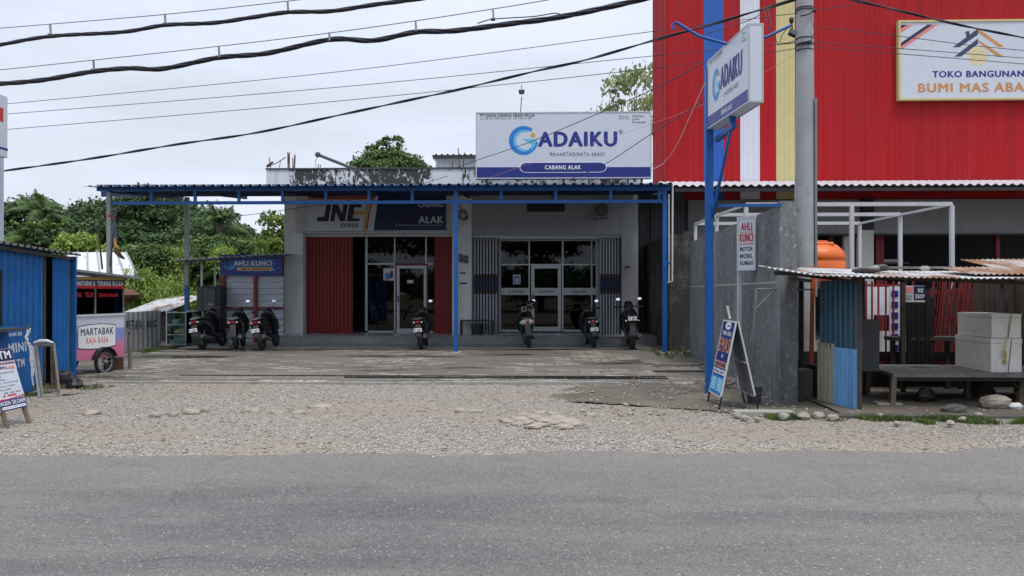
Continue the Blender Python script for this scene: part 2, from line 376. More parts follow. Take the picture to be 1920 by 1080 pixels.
def corrug_red():
    t = NT('red_cladding')
    g = t.noise(3.5, t.mp((1, 1, 0.03)), detail=5)
    k = t.ramp(g, [(0.3, rgb(154, 14, 22)), (0.7, rgb(174, 20, 29))])
    sx = t.n.new('ShaderNodeSeparateXYZ'); t.l.new(t.co.outputs['Object'], sx.inputs[0])
    w = t.n.new('ShaderNodeTexWhiteNoise'); w.noise_dimensions = '1D'; t.l.new(t.math('FLOOR', t.math('MULTIPLY', sx.outputs[0], 1.02)), w.inputs['W'])
    k = t.mix(t.math('MULTIPLY', w.outputs['Value'], 0.22), k, rgb(120, 22, 30))
    k = t.mix(t.ramp(t.noise(2.2, t.mp((1, 1, .08)), detail=8, rough=.7), [(.52, 0.0), (.8, .45)]), k, rgb(170, 60, 64))
    t.set('Base Color', k); t.set('Roughness', 0.6); t.set('Specular IOR Level', .25); return t.m
M['clad_red'] = corrug_red()
M['clad_blue'] = basic('clad_blue', rgb(24, 86, 170), 0.5, var=0.06)
M['clad_white'] = basic('clad_white', (0.62, 0.64, 0.72), 0.5, var=0.05)
M['clad_cream'] = basic('clad_cream', rgb(196, 186, 134), 0.5, var=0.05)
def rusty_roof(name, base, amount):
    t = NT(name)
    a = t.noise(1.6, t.mp((1, 0.5, 1)), detail=8, rough=0.7)
    k = t.mix(t.ramp(a, [(0.62 - amount, 0.0), (0.74 - amount, 1.0)]), base, t.ramp(t.noise(9), [(0.3, (0.16, 0.07, 0.035)), (0.7, (0.30, 0.16, 0.09))]))
    t.set('Base Color', k); t.set('Roughness', 0.75); t.bump(a, 0.2, 0.01); return t.m
M['roof_white'] = rusty_roof('roof_white', (0.55, 0.57, 0.60), 0.06)
M['roof_rust'] = rusty_roof('roof_rust', (0.40, 0.38, 0.36), 0.22)
M['roof_old'] = rusty_roof('roof_old', (0.50, 0.52, 0.54), 0.15)
M['slat_red'] = basic('slat_red', rgb(112, 26, 24), 0.6, var=0.3, scale=8, grime=0.5, gcol=rgb(40, 16, 14))
M['roof_pink'] = basic('roof_pink', (0.52, 0.50, 0.54), 0.55, var=0.08, grime=0.3, gcol=(0.3, 0.25, 0.25))
M['roof_blue'] = basic('roof_blue', rgb(24, 44, 84), 0.5, var=0.12, grime=0.2)
M['blockwork'] = None
def blockwork():
    t = NT('block_wall')
    b = t.n.new('ShaderNodeTexBrick'); b.inputs['Scale'].default_value = 1.0
    b.inputs['Brick Width'].default_value = 0.40; b.inputs['Row Height'].default_value = 0.21; b.inputs['Mortar Size'].default_value = 0.012
    b.inputs['Color1'].default_value = (0.09, 0.085, 0.072, 1); b.inputs['Color2'].default_value = (0.13, 0.12, 0.10, 1); b.inputs['Mortar'].default_value = (0.05, 0.045, 0.04, 1)
    sx = t.n.new('ShaderNodeSeparateXYZ'); t.l.new(t.co.outputs['Object'], sx.inputs[0])
    cb = t.n.new('ShaderNodeCombineXYZ')
    t.l.new(t.math('ADD', sx.outputs[0], sx.outputs[1]), cb.inputs[0]); t.l.new(sx.outputs[2], cb.inputs[1])
    t.l.new(cb.outputs[0], b.inputs['Vector'])
    g = t.noise(1.4, t.mp((1, 1, 0.5)), detail=7, rough=0.7)
    k = t.mix(t.ramp(g, [(0.38, 0.0), (0.55, 0.9)]), b.outputs['Color'], (0.022, 0.02, 0.018))
    t.set('Base Color', k); t.set('Roughness', 0.9); t.bump(b.outputs['Fac'], -0.6, 0.02); return t.m
M['blockwork'] = blockwork()
def cart_mat():
    t = NT('cart_print')
    sx = t.n.new('ShaderNodeSeparateXYZ'); t.l.new(t.co.outputs['Object'], sx.inputs[0])
    n = t.noise(2.4, detail=2)
    v = t.math('ADD', sx.outputs[2], t.math('MULTIPLY', n, 0.5))
    k = t.ramp(v, [(0.48, rgb(196, 90, 120)), (0.72, rgb(206, 120, 150)), (0.92, rgb(130, 140, 196)), (1.13, rgb(128, 146, 200))])
    t.set('Base Color', k); t.set('Roughness', 0.45); return t.m
M['cart_print'] = cart_mat()

# ------------------------------------------------------------------ mesh building
_textcache = {}
def text_mesh(s, bold):
    key = (s, bold)
    if key not in _textcache:
        cu = bpy.data.curves.new('lettering_source', 'FONT')
        cu.body = s; cu.size = 1.0; cu.resolution_u = 3; cu.extrude = 0.0; cu.offset = min(bold, 0.028); cu.space_character = 1.13 + min(bold, .06) * 1.2
        ob = bpy.data.objects.new('lettering_source', cu)
        me = bpy.data.meshes.new_from_object(ob)
        vs_ = [(v.co.x, v.co.y) for v in me.vertices]; fs = [tuple(p.vertices) for p in me.polygons]
        bpy.data.objects.remove(ob); bpy.data.curves.remove(cu); bpy.data.meshes.remove(me)
        _textcache[key] = (vs_, fs)
    return _textcache[key]
class MB:
    def __init__(self, mat=None):
        self.v = []; self.f = []; self.fm = []; self.mats = []; self.M = Matrix.Identity(4); self.mi = 0; self.sm = []
        self.smooth = False
        if mat: self.mat(mat)
    def mat(self, name):
        m = M[name]
        if m not in self.mats: self.mats.append(m)
        self.mi = self.mats.index(m); return self
    def add(self, vs_, fs, smooth=None):
        o = len(self.v)
        self.v.extend([tuple(self.M @ Vector(p)) for p in vs_])
        for f in fs:
            self.f.append(tuple(i + o for i in f)); self.fm.append(self.mi); self.sm.append(self.smooth if smooth is None else smooth)
        return self
    def box(self, x0, x1, y0, y1, z0, z1, bevel=0.0):
        x0, x1 = min(x0, x1), max(x0, x1); y0, y1 = min(y0, y1), max(y0, y1); z0, z1 = min(z0, z1), max(z0, z1)
        b = min(bevel, (x1 - x0) * .3, (y1 - y0) * .3, (z1 - z0) * .3)
        if b <= 0:
            v = [(x, y, z) for z in (z0, z1) for y in (y0, y1) for x in (x0, x1)]
            f = [(0, 2, 3, 1), (4, 5, 7, 6), (0, 1, 5, 4), (2, 6, 7, 3), (0, 4, 6, 2), (1, 3, 7, 5)]
            return self.add(v, f)
        v = []; idx = {}
        for sx in (0, 1):
            for sy in (0, 1):
                for sz in (0, 1):
                    X, Y, Z = (x0, x1)[sx], (y0, y1)[sy], (z0, z1)[sz]
                    dx, dy, dz = (b if sx == 0 else -b), (b if sy == 0 else -b), (b if sz == 0 else -b)
                    for a, p in (('x', (X, Y + dy, Z + dz)), ('y', (X + dx, Y, Z + dz)), ('z', (X + dx, Y + dy, Z))):
                        idx[(sx, sy, sz, a)] = len(v); v.append(p)
        g = lambda *k: idx[k]
        f = []
        for s in (0, 1):
            q = [g(s, 0, 0, 'x'), g(s, 1, 0, 'x'), g(s, 1, 1, 'x'), g(s, 0, 1, 'x')]; f.append(q if s else q[::-1])
            q = [g(0, s, 0, 'y'), g(1, s, 0, 'y'), g(1, s, 1, 'y'), g(0, s, 1, 'y')]; f.append(q[::-1] if s else q)
            q = [g(0, 0, s, 'z'), g(1, 0, s, 'z'), g(1, 1, s, 'z'), g(0, 1, s, 'z')]; f.append(q if s else q[::-1])
        for a in (0, 1):
            for c in (0, 1):
                f.append([g(a, c, 0, 'x'), g(a, c, 1, 'x'), g(a, c, 1, 'y'), g(a, c, 0, 'y')])
                f.append([g(a, 0, c, 'x'), g(a, 1, c, 'x'), g(a, 1, c, 'z'), g(a, 0, c, 'z')])
                f.append([g(0, a, c, 'y'), g(1, a, c, 'y'), g(1, a, c, 'z'), g(0, a, c, 'z')])
                for d in (0, 1): f.append([g(a, c, d, 'x'), g(a, c, d, 'y'), g(a, c, d, 'z')])
        return self.add(v, f)
    def tube(self, pts, r, n=8, cap=True):
        pts = [Vector(p) for p in pts]
        rs = r if hasattr(r, '__len__') else [r] * len(pts)
        rings = []; vs_ = []
        prev = None
        for i, p in enumerate(pts):
            d = (pts[min(i + 1, len(pts) - 1)] - pts[max(i - 1, 0)]).normalized()
            if prev is None:
                ref = Vector((0, 0, 1)) if abs(d.z) < 0.9 else Vector((1, 0, 0))
                a = d.cross(ref).normalized()
            else:
                a = (prev - d * prev.dot(d)).normalized()
            prev = a; b = d.cross(a)
            for k in range(n):
                t = 2 * math.pi * k / n
                vs_.append(p + (a * math.cos(t) + b * math.sin(t)) * rs[i])
        fs = []
        for i in range(len(pts) - 1):
            for k in range(n):
                fs.append((i * n + k, i * n + (k + 1) % n, (i + 1) * n + (k + 1) % n, (i + 1) * n + k))
        self.add(vs_, fs, smooth=n > 4)
        if cap:
            o = len(vs_)
            self.add(vs_[:n][::-1], [tuple(range(n))], smooth=False); self.add(vs_[-n:], [tuple(range(n))], smooth=False)
        return self
    def bar(self, p, q, w, h=None):
        """square bar from p to q"""
        p, q = Vector(p), Vector(q); h = h or w; d = (q - p).normalized()
        ref = Vector((0, 0, 1)) if abs(d.z) < 0.95 else Vector((0, 1, 0))
        a = d.cross(ref).normalized() * w / 2; b = a.cross(d).normalized() * h / 2
        v = [p - a - b, p + a - b, p + a + b, p - a + b, q - a - b, q + a - b, q + a + b, q - a + b]
        return self.add(v, [(3, 2, 1, 0), (4, 5, 6, 7), (0, 1, 5, 4), (1, 2, 6, 5), (2, 3, 7, 6), (3, 0, 4, 7)])
    def ell(self, c, r, n=12, m=8, zmin=-1.0):
        vs_ = []; fs = []
        for j in range(m + 1):
            ph = -math.pi / 2 + math.pi * j / m
            for i in range(n):
                th = 2 * math.pi * i / n
                z = max(zmin, math.sin(ph))
                vs_.append((c[0] + r[0] * math.cos(ph) * math.cos(th), c[1] + r[1] * math.cos(ph) * math.sin(th), c[2] + r[2] * z))
        for j in range(m):
            for i in range(n): fs.append((j * n + i, j * n + (i + 1) % n, (j + 1) * n + (i + 1) % n, (j + 1) * n + i))
        return self.add(vs_, fs, smooth=True)
    def loft(self, secs, n=12, power=2.6, axis='y'):
        """closed sections (cx, cy, cz, rx, rz) superellipses lofted and capped"""
        vs_ = []; fs = []
        for (cx, cy, cz, rx, rz) in secs:
            for k in range(n):
                t = 2 * math.pi * k / n; c, s = math.cos(t), math.sin(t)
                u = math.copysign(abs(c) ** (2 / power), c) * rx; w = math.copysign(abs(s) ** (2 / power), s) * rz
                vs_.append((cx + u, cy, cz + w) if axis == 'y' else (cx + u, cy + w, cz))
        for i in range(len(secs) - 1):
            for k in range(n): fs.append((i * n + k, i * n + (k + 1) % n, (i + 1) * n + (k + 1) % n, (i + 1) * n + k))
        self.add(vs_, fs, smooth=True)
        self.add(vs_[:n][::-1], [tuple(range(n))], False); self.add(vs_[-n:], [tuple(range(n))], False); return self
    def torus(self, c, Rr, r, axis='x', n=24, m=8, squash=1.0):
        vs_ = []; fs = []
        for i in range(n):
            a = 2 * math.pi * i / n
            for j in range(m):
                b = 2 * math.pi * j / m; q = Rr + r * math.cos(b); w = r * squash * math.sin(b)
                if axis == 'x': vs_.append((c[0] + w, c[1] + q * math.cos(a), c[2] + q * math.sin(a)))
                elif axis == 'y': vs_.append((c[0] + q * math.cos(a), c[1] + w, c[2] + q * math.sin(a)))
                else: vs_.append((c[0] + q * math.cos(a), c[1] + q * math.sin(a), c[2] + w))
        for i in range(n):
            for j in range(m): fs.append((i * m + j, ((i + 1) % n) * m + j, ((i + 1) % n) * m + (j + 1) % m, i * m + (j + 1) % m))
        return self.add(vs_, fs, smooth=True)
    def prism(self, pts, w0, w1):
        """polygon in the local xy plane, extruded from w0 to w1 along local z"""
        n = len(pts)
        v = [(x, y, w0) for x, y in pts] + [(x, y, w1) for x, y in pts]
        f = [tuple(range(n))[::-1], tuple(range(n, 2 * n))] + [(i, (i + 1) % n, n + (i + 1) % n, n + i) for i in range(n)]
        return self.add(v, f)
    def rect(self, u0, u1, v0, v1, w0, w1):
        return self.box(u0, u1, v0, v1, w0, w1)
    def text(self, s, u0, u1, v0, v1, w=0.004, mat=None, bold=0.02, th=0.003, italic=0.0):
        if mat: self.mat(mat)
        tv, tf = text_mesh(s, bold)
        if not tv: return self
        xs = [p[0] for p in tv]; ys = [p[1] for p in tv]
        ax0, ax1, ay0, ay1 = min(xs), max(xs), min(ys), max(ys)
        sx = (u1 - u0) / (ax1 - ax0); sy = (v1 - v0) / max(1e-6, ay1 - ay0)
        q = [(u0 + (x - ax0) * sx + italic * (y - ay0) * sy, v0 + (y - ay0) * sy, w + th) for x, y in tv]
        return self.add(q, tf)
    def heavy(self, s, u0, u1, v0, v1, w=0.004, mat=None, k=0.05, italic=0.0):
        """extra heavy lettering: offset layers, each a little higher than the last"""
        d = (v1 - v0) * k
        for i, (du, dv) in enumerate(((-1, 0), (1, 0), (0, -.6), (0, .6), (0, 0))):
            self.text(s, u0 + d + du * d, u1 - d + du * d, v0 + d * .6 + dv * d, v1 - d * .6 + dv * d, w + .0008 * i, mat, 0.0, .001, italic)
        return self
    def arcband(self, cu, cv, ri, ro, a0, a1, w0, w1, n=24, ci=(0, 0)):
        po = []; pi_ = []
        for i in range(n + 1):
            a = R(a0 + (a1 - a0) * i / n)
            po.append((cu + ro * math.cos(a), cv + ro * math.sin(a)))
            pi_.append((cu + ci[0] + ri * math.cos(a), cv + ci[1] + ri * math.sin(a)))
        for i in range(n):
            self.prism([po[i], po[i + 1], pi_[i + 1], pi_[i]], w0, w1)
        return self
    def corr(self, u0, u1, v0, v1, pitch=0.08, amp=0.012, th=0.003, kind='sine', vseg=1, sag=None):
        """corrugated sheet: waves along local x, lying in local xy, height along local z"""
        prof = []
        L = u1 - u0
        if kind == 'sine':
            n = max(8, int(L / pitch * 8))
            prof = [(u0 + L * i / n, amp * math.sin(2 * math.pi * (L * i / n) / pitch)) for i in range(n + 1)]
        else:
            u = u0; prof = [(u0, -amp)]
            while u < u1 - 1e-6:
                for du, h in ((0.55, -amp), (0.65, amp), (0.9, amp), (1.0, -amp)):
                    x = u + du * pitch
                    if x <= u1: prof.append((x, h))
                u += pitch
            if prof[-1][0] < u1 - 1e-4: prof.append((u1, -amp))
        m = len(prof); vs_ = []; fs = []
        rows = vseg + 1
        for side in (0, 1):
            for j in range(rows):
                v = v0 + (v1 - v0) * j / vseg
                for (u, h) in prof:
                    e = sag(u, v) if sag else 0
                    vs_.append((u, v, h + e - (th if side else 0)))
        o = rows * m
        for j in range(vseg):
            for i in range(m - 1):
                fs.append((j * m + i, j * m + i + 1, (j + 1) * m + i + 1, (j + 1) * m + i))
                fs.append((o + j * m + i, o + (j + 1) * m + i, o + (j + 1) * m + i + 1, o + j * m + i + 1))
        for i in range(m - 1):
            fs.append((i, o + i, o + i + 1, i + 1)); q = vseg * m
            fs.append((q + i, q + i + 1, o + q + i + 1, o + q + i))
        for j in range(vseg):
            fs.append((j * m, (j + 1) * m, o + (j + 1) * m, o + j * m)); q = m - 1
            fs.append((j * m + q, o + j * m + q, o + (j + 1) * m + q, (j + 1) * m + q))
        return self.add(vs_, fs, smooth=False)
    def build(self, name, parent=None, label=None, center=True):
        me = bpy.data.meshes.new(name)
        org = Vector((0, 0, 0))
        if parent is not None:
            pm = Matrix(parent['_m']) if '_m' in parent else Matrix.Identity(4)
            inv = pm.inverted()
            vv = [tuple(inv @ Vector(p)) for p in self.v]
        elif center:
            xs, ys, zs = zip(*self.v)
            org = Vector(((min(xs) + max(xs)) / 2, (min(ys) + max(ys)) / 2, min(zs)))
            vv = [(x - org.x, y - org.y, z - org.z) for x, y, z in self.v]
        else: vv = self.v
        me.from_pydata(vv, [], self.f)
        for m in self.mats: me.materials.append(m)
        me.polygons.foreach_set('material_index', self.fm)
        me.polygons.foreach_set('use_smooth', self.sm)
        me.update()
        o = bpy.data.objects.new(name, me); col.objects.link(o)
        o.location = org
        if parent is not None:
            o.parent = parent
            if '_m' in parent: o['_m'] = parent['_m']
        else: o['_m'] = [list(r) for r in Matrix.Translation(org)]
        if label: o['label'] = label
        return o
_mats = {}
def empty(name, loc=(0, 0, 0), rz=0.0, label=None, cat=None, group=None, kind=None):
    o = bpy.data.objects.new(name, None); col.objects.link(o)
    o.location = loc; o.rotation_euler = (0, 0, rz); o.empty_display_size = 0.2
    o['_m'] = [list(r) for r in (Matrix.Translation(Vector(loc)) @ Matrix.Rotation(rz, 4, 'Z'))]
    tag(o, label, cat, group, kind); return o
def tag(o, label=None, cat=None, group=None, kind=None):
    if label: o['label'] = label
    if cat: o['category'] = cat
    if group: o['group'] = group
    if kind: o['kind'] = kind
    return o
def frame(origin, u, v):
    """matrix whose local x, y, z are u, v and u x v"""
    u, v = Vector(u).normalized(), Vector(v).normalized(); w = u.cross(v)
    v = w.cross(u)
    m = Matrix.Identity(4)
    for i, a in enumerate((u, v, w)):
        for j in range(3): m[j][i] = a[j]
    m.translation = Vector(origin); return m
def front(origin): return frame(origin, (1, 0, 0), (0, 0, 1))     # faces the road
def copy_tree(o, parent=None):
    c = o.copy(); col.objects.link(c)
    if parent is not None: c.parent = parent
    for ch in [x for x in bpy.data.objects if x.parent == o]: copy_tree(ch, c)
    return c
# ================================================================== ground
def struct(name, mb): return tag(mb.build(name, center=False), kind='structure')
g = MB('ground'); g.box(-700, 700, -300, 1200, -0.6, -0.10); struct('ground', g)
def sheet(name, mat, xs, yfun0, yfun1, ny, zf, kind='structure'):
    """a grid between two edge curves y0(x), y1(x) with heights zf(x, y)"""
    b = MB(mat); vs_ = []; nx = len(xs)
    for j in range(ny + 1):
        for x in xs:
            y = yfun0(x) + (yfun1(x) - yfun0(x)) * j / ny
            vs_.append((x, y, zf(x, y)))
    fs = [(j * nx + i, j * nx + i + 1, (j + 1) * nx + i + 1, (j + 1) * nx + i) for j in range(ny) for i in range(nx - 1)]
    b.add(vs_, fs, smooth=True)
    return struct(name, b)
def nz(x, y, s, k=0.0): return mnoise.noise(Vector((x * s, y * s, k)))
def road_edge(x): return 7.86 + 0.060 * max(-14, min(14, x)) + 0.10 * nz(x, 0, 0.7) + 0.05 * nz(x, 3, 3.1) + 0.02 * nz(x, 9, 11)
def lin(a, b, n): return [a + (b - a) * i / n for i in range(n + 1)]
xs_fine = [-120, -60, -30, -20] + lin(-14, 14, 420) + [20, 30, 60, 120]
sheet('road', 'asphalt', xs_fine, lambda x: -5.0, road_edge, 8, lambda x, y: 0.0 - 0.012 * max(0, (y - 6.0)))
def gz(x, y):
    e = min(1.0, max(0.0, (y - road_edge(x) + .25) / 0.5)); k = min(1.0, max(0.0, (13.3 - y) / 0.5))
    z = -0.03 + 0.045 * e + 0.022 * nz(x, y, 0.55) * k + 0.012 * nz(x, y, 2.3, 4) + 0.006 * nz(x, y, 7, 2)
    return z
sheet('gravel_shoulder', 'gravel', xs_fine, lambda x: road_edge(x) - .4, lambda x: 13.35, 90, gz)
def pad_edge(x): return 13.12 + 0.05 * nz(x, 1, 0.9) + 0.03 * nz(x, 7, 4)
def pad_z(x, y): return 0.045 + 0.012 * nz(x, y, 0.4, 8) + (-0.09 if y < pad_edge(x) + 0.004 else 0)
PADX = lin(-10.2, 3.9, 180)
sheet('concrete_apron', 'apron', PADX, pad_edge, lambda x: 20.6, 40, lambda x, y: pad_z(x, y))
sheet('cement_strip', 'step', lin(-9.6, 3.9, 60), lambda x: 20.4 + 0.05 * nz(x, 0, 0.8), lambda x: 22.9, 4, lambda x, y: 0.062 + 0.006 * nz(x, y, 0.6, 8))
# yard soil on both sides
sheet('yard_soil', 'dirt', [3.86] + lin(4, 16, 90) + [30, 60], lambda x: 9.78, lambda x: 26.0, 60, lambda x, y: 0.06 + 0.02 * nz(x, y, 0.8, 3) + 0.012 * nz(x, y, 3, 1))
sheet('verge_soil', 'dirt', lin(0.2, 4.2, 60), lambda x: 9.84 + 0.52 * max(0, (2.9 - x)) + 0.12 * nz(x, 0, 1.7) + 0.05 * nz(x, 5, 6), lambda x: 13.1, 40, lambda x, y: 0.020 + 0.012 * min(1, max(0, x - .2)) + 0.022 * nz(x, y, 1.6, 1) + 0.01 * nz(x, y, 5, 1) - 0.03 * max(0, 1 - (x - .2) * 2))
sheet('side_lane', 'dirt', [-60, -30] + lin(-16, -10.15, 60), lambda x: 13.3, lambda x: 34.0, 60, lambda x, y: 0.02 + 0.02 * nz(x, y, 0.8, 3) + 0.012 * nz(x, y, 3, 1))
# thin drain kerbs along the front of the apron
b = MB('concrete')
for (x0, x1, y, h) in ((-1.7, 2.1, 13.04, 0.062), (-7.5, -1.75, 13.06, 0.045)):
    n = int((x1 - x0) / 0.3)
    for i in range(n):
        xa, xb = x0 + (x1 - x0) * i / n, x0 + (x1 - x0) * (i + 1) / n
        if rnd.random() < 0.9: b.box(xa, xb - 0.005, y + 0.02 * nz(xa, 0, 1.5) - 0.05, y + 0.02 * nz(xa, 0, 1.5) + 0.045, -0.02, h + 0.01 * rnd.random())
tag(b.build('drain_edge'), 'broken pale cement strip along the front of the paved apron', 'kerb')
b = MB('black')
b.box(-6.5, 2.35, 13.96, 13.985, 0.03, 0.062)
b.box(-3.4, 2.35, 13.70, 13.72, 0.03, 0.065)
tag(b.build('drain_slot', center=False), kind='structure')
# loose pebbles
def pebbles(name, n, region, smin, smax, mat, seed, label, z=gz):
    r = np.random.RandomState(seed)
    x0, x1, y0, y1 = region
    x = r.uniform(x0, x1, n); y = r.uniform(y0, y1, n)
    edge = np.array([road_edge(v) for v in x]); keep = y > edge - 0.12 - 0.35 * r.rand(n) ** 6 * 3
    x, y = x[keep], y[keep]; n = len(x)
    s = smin + (smax - smin) * r.rand(n) ** 3
    zz = np.array([z(a, c) for a, c in zip(x, y)])
    base = np.array([(1, 0, 0), (0, 1, 0), (-1, 0, 0), (0, -1, 0), (0, 0, 1), (0, 0, -1)], float)
    fb = np.array([(0, 1, 4), (1, 2, 4), (2, 3, 4), (3, 0, 4), (1, 0, 5), (2, 1, 5), (3, 2, 5), (0, 3, 5)])
    V = np.repeat(base[None], n, 0) * (0.7 + 0.6 * r.rand(n, 6, 1))
    V[:, :, 2] *= 0.55
    V[:, :, 0] *= (0.8 + 0.7 * r.rand(n, 1))
    a = r.rand(n) * 6.28; ca, sa = np.cos(a)[:, None], np.sin(a)[:, None]
    X = V[:, :, 0] * ca - V[:, :, 1] * sa; Y = V[:, :, 0] * sa + V[:, :, 1] * ca
    V[:, :, 0], V[:, :, 1] = X, Y
    V *= s[:, None, None]
    V[:, :, 0] += x[:, None]; V[:, :, 1] += y[:, None]; V[:, :, 2] += (zz + s * 0.15)[:, None]
    Fc = (fb[None] + (np.arange(n) * 6)[:, None, None]).reshape(-1, 3)
    me = bpy.data.meshes.new(name)
    me.vertices.add(n * 6); me.vertices.foreach_set('co', V.reshape(-1))
    me.loops.add(len(Fc) * 3); me.loops.foreach_set('vertex_index', Fc.reshape(-1).astype('i'))
    me.polygons.add(len(Fc)); me.polygons.foreach_set('loop_start', np.arange(0, len(Fc) * 3, 3, dtype='i'))
    me.update(calc_edges=True); me.materials.append(M[mat])
    o = bpy.data.objects.new(name, me); col.objects.link(o)
    return tag(o, label, 'gravel', kind='stuff')
pebbles('gravel', 35000, (-10.5, 9.0, 6.8, 13.2), 0.005, 0.024, 'pebble', 3, 'loose pale gravel between the asphalt road and the paved apron')
pebbles('rubble', 3000, (0.6, 9.0, 9.7, 13.5), 0.006, 0.035, 'pebble', 8, 'loose stones and rubble scattered on the soil around the market stall', z=lambda x, y: 0.045 + 0.02 * nz(x, y, 0.8, 3) if x > 3.9 else 0.03)
pebbles('rubble', 1500, (-10.0, 3.6, 13.15, 14.2), 0.005, 0.018, 'pebble', 9, 'fine grit spread over the front edge of the paved apron', z=lambda x, y: 0.05)
# ---- single stones
def stone_mesh(seed, r, mat='stone'):
    b = MB(mat); q = random.Random(seed)
    n, m = 10, 6
    b.ell((0, 0, 0), (1, 1, 1), n, m)
    out = []
    for (x, y, z) in b.v:
        k = 1 + 0.35 * mnoise.noise(Vector((x * 1.3 + seed * 3.1, y * 1.3, z * 1.3)))
        out.append((x * r[0] * k, y * r[1] * k, z * r[2] * k))
    b.v = out; b.sm = [False] * len(b.sm)
    return b
def stone(px, py, r, mat, label, group, seed, sink=0.35, z=0.0, rz=0.0):
    p = gd(px, py, z)
    b = stone_mesh(seed, r, mat)
    me_o = b.build('stone', center=False)
    me_o.location = (p.x, p.y, z + r[2] * (1 - sink * 2)); me_o.rotation_euler = (0, 0, rz)
    return tag(me_o, label, 'stone', group)
patch = [(952, 793, .11), (975, 789, .13), (992, 796, .10), (1003, 786, .12), (1022, 791, .16), (1040, 797, .10), (1046, 787, .15), (1063, 793, .17),
         (1078, 799, .12), (1015, 800, .12), (1000, 804, .11), (1058, 804, .13), (982, 781, .09), (1012, 778, .10), (1035, 780, .09), (970, 798, .09)]
for i, (px, py, r) in enumerate(patch):
    row_ = 0 if py <= 784 else (1 if py <= 793 else 2); k_ = sorted(q[0] for q in patch if (0 if q[1] <= 784 else (1 if q[1] <= 793 else 2)) == row_).index(px)
    stone(px, py, (r * 0.95, r * 0.6, 0.035), 'stone', 'flat pinkish stone of the broken gravel patch, %s row, %s from the shed side' % (('rear', 'middle', 'front')[row_], ('first', 'second', 'third', 'fourth', 'fifth', 'sixth', 'seventh', 'eighth')[k_]), 'flat stones of the broken patch', i, 0.2, 0.01, rnd.uniform(-.5, .5))
scat = [(172, 778, .13), (290, 782, .10), (358, 776, .13), (462, 774, .10), (478, 775, .09), (520, 778, .11), (864, 775, .10), (893, 776, .11), (1108, 784, .08), (1130, 787, .07), (600, 767, .17), (385, 773, .07), (325, 781, .07), (560, 779, .09)]
where_ = ['lowest before the food cart', 'before the scrawled fence', 'small and flat, before the glass showcases', 'one of two before the red-posted kiosk', 'second of two before the red-posted kiosk', 'straight before the white shop pillar', 'pale, before the tie of the blue centre post', 'smaller, just past the blue centre post', 'near the broken patch, in line with the round-lamped black scooter', 'beside the broken patch, toward the folding sign', 'long and flat, before the red folding doors', 'small, before the end scooter', 'small, before the rear grey post', 'small, before the narrow gap of the pillar and kiosk']
for i, (px, py, r) in enumerate(scat):
    stone(px, py, (r, r * 0.6, 0.05), 'stone_pale' if i % 2 else 'stone', 'half-buried stone in the gravel, ' + where_[i], 'half-buried stones across the gravel', 40 + i, 0.3, 0.0, rnd.uniform(-.5, .5))
verge_st = [(1383, 783, .10), (1448, 780, .09), (1470, 786, .11), (1507, 786, .13), (1535, 785, .12), (1562, 788, .11), (1682, 797, .07), (1782, 798, .09), (1805, 790, .08), (1395, 787, .08), (1420, 789, .07), (1650, 783, .08), (1715, 783, .06), (1748, 782, .07), (1835, 783, .09)]
vw_ = ['by the near feet of the folding sign', 'just past the grey slab', 'one of a close pair past the slab', 'large, below the dark gap by the stained wall', 'large and round, before the beige sheet', 'round, at the foot of the beige sheet', 'alone on the gravel before the table leg', 'alone on the gravel before the foam boxes', 'small, tucked against the yellowed kerb', 'small, beside the slab end', 'small and flat, touching the slab', 'small, under the plain grey sheet', 'small, before the concrete footing block', 'small, in the weeds before the bench', 'in the weeds below the foam boxes']
for i, (px, py, r) in enumerate(verge_st):
    stone(px, py, (r * 0.62, r * 0.5, r * 0.42), 'stone_pale', 'pale verge stone ' + vw_[i], 'stones along the weedy verge', 70 + i, 0.15, 0.03, rnd.uniform(-.5, .5))
b = MB('concrete')
p = gd(1440, 776, .05); b.box(p.x - .42, p.x + .32, p.y - .06, p.y + .12, 0, .09, .01)
tag(b.build('concrete_slab'), 'flat grey concrete slab lying beside the grey bucket', 'slab')
b = MB('concrete'); b.box(6.1, 9.5, 9.62, 9.78, -.05, .13, .015)
tag(b.build('kerb_block'), 'low yellowed concrete kerb below the white foam boxes', 'kerb')
b = MB('concrete_dark'); b.box(3.3, 6.05, 9.68, 9.80, -.05, .075, .02)
tag(b.build('kerb_block'), 'dark sunken concrete kerb below the blue sheet panel', 'kerb')
# planks on the apron
for i, (px, py, L, w, rz_) in enumerate(((1268, 686, .95, .14, .02), (1276, 697, 1.05, .16, -.02), (1316, 684, .5, .12, .1), (1330, 692, .35, .2, -.3), (1345, 726, .5, .1, .3))):
    p = gd(px, py, .05); b = MB('wood_grey'); b.box(-L / 2, L / 2, -w / 2, w / 2, 0, .035, .004)
    o = b.build('plank', center=False); o.location = (p.x, p.y, .065); o.rotation_euler = (0, 0, rz_)
    tag(o, ['weathered plank lying farthest back on the apron by the blue corner post', 'long weathered plank lying in front of a parallel one on the apron', 'short plank end beside the foot of the grey wall', 'wide board piece at the foot of the stained wall', 'thin board lying behind the folding sign'][i], 'plank', 'planks lying by the stained wall')
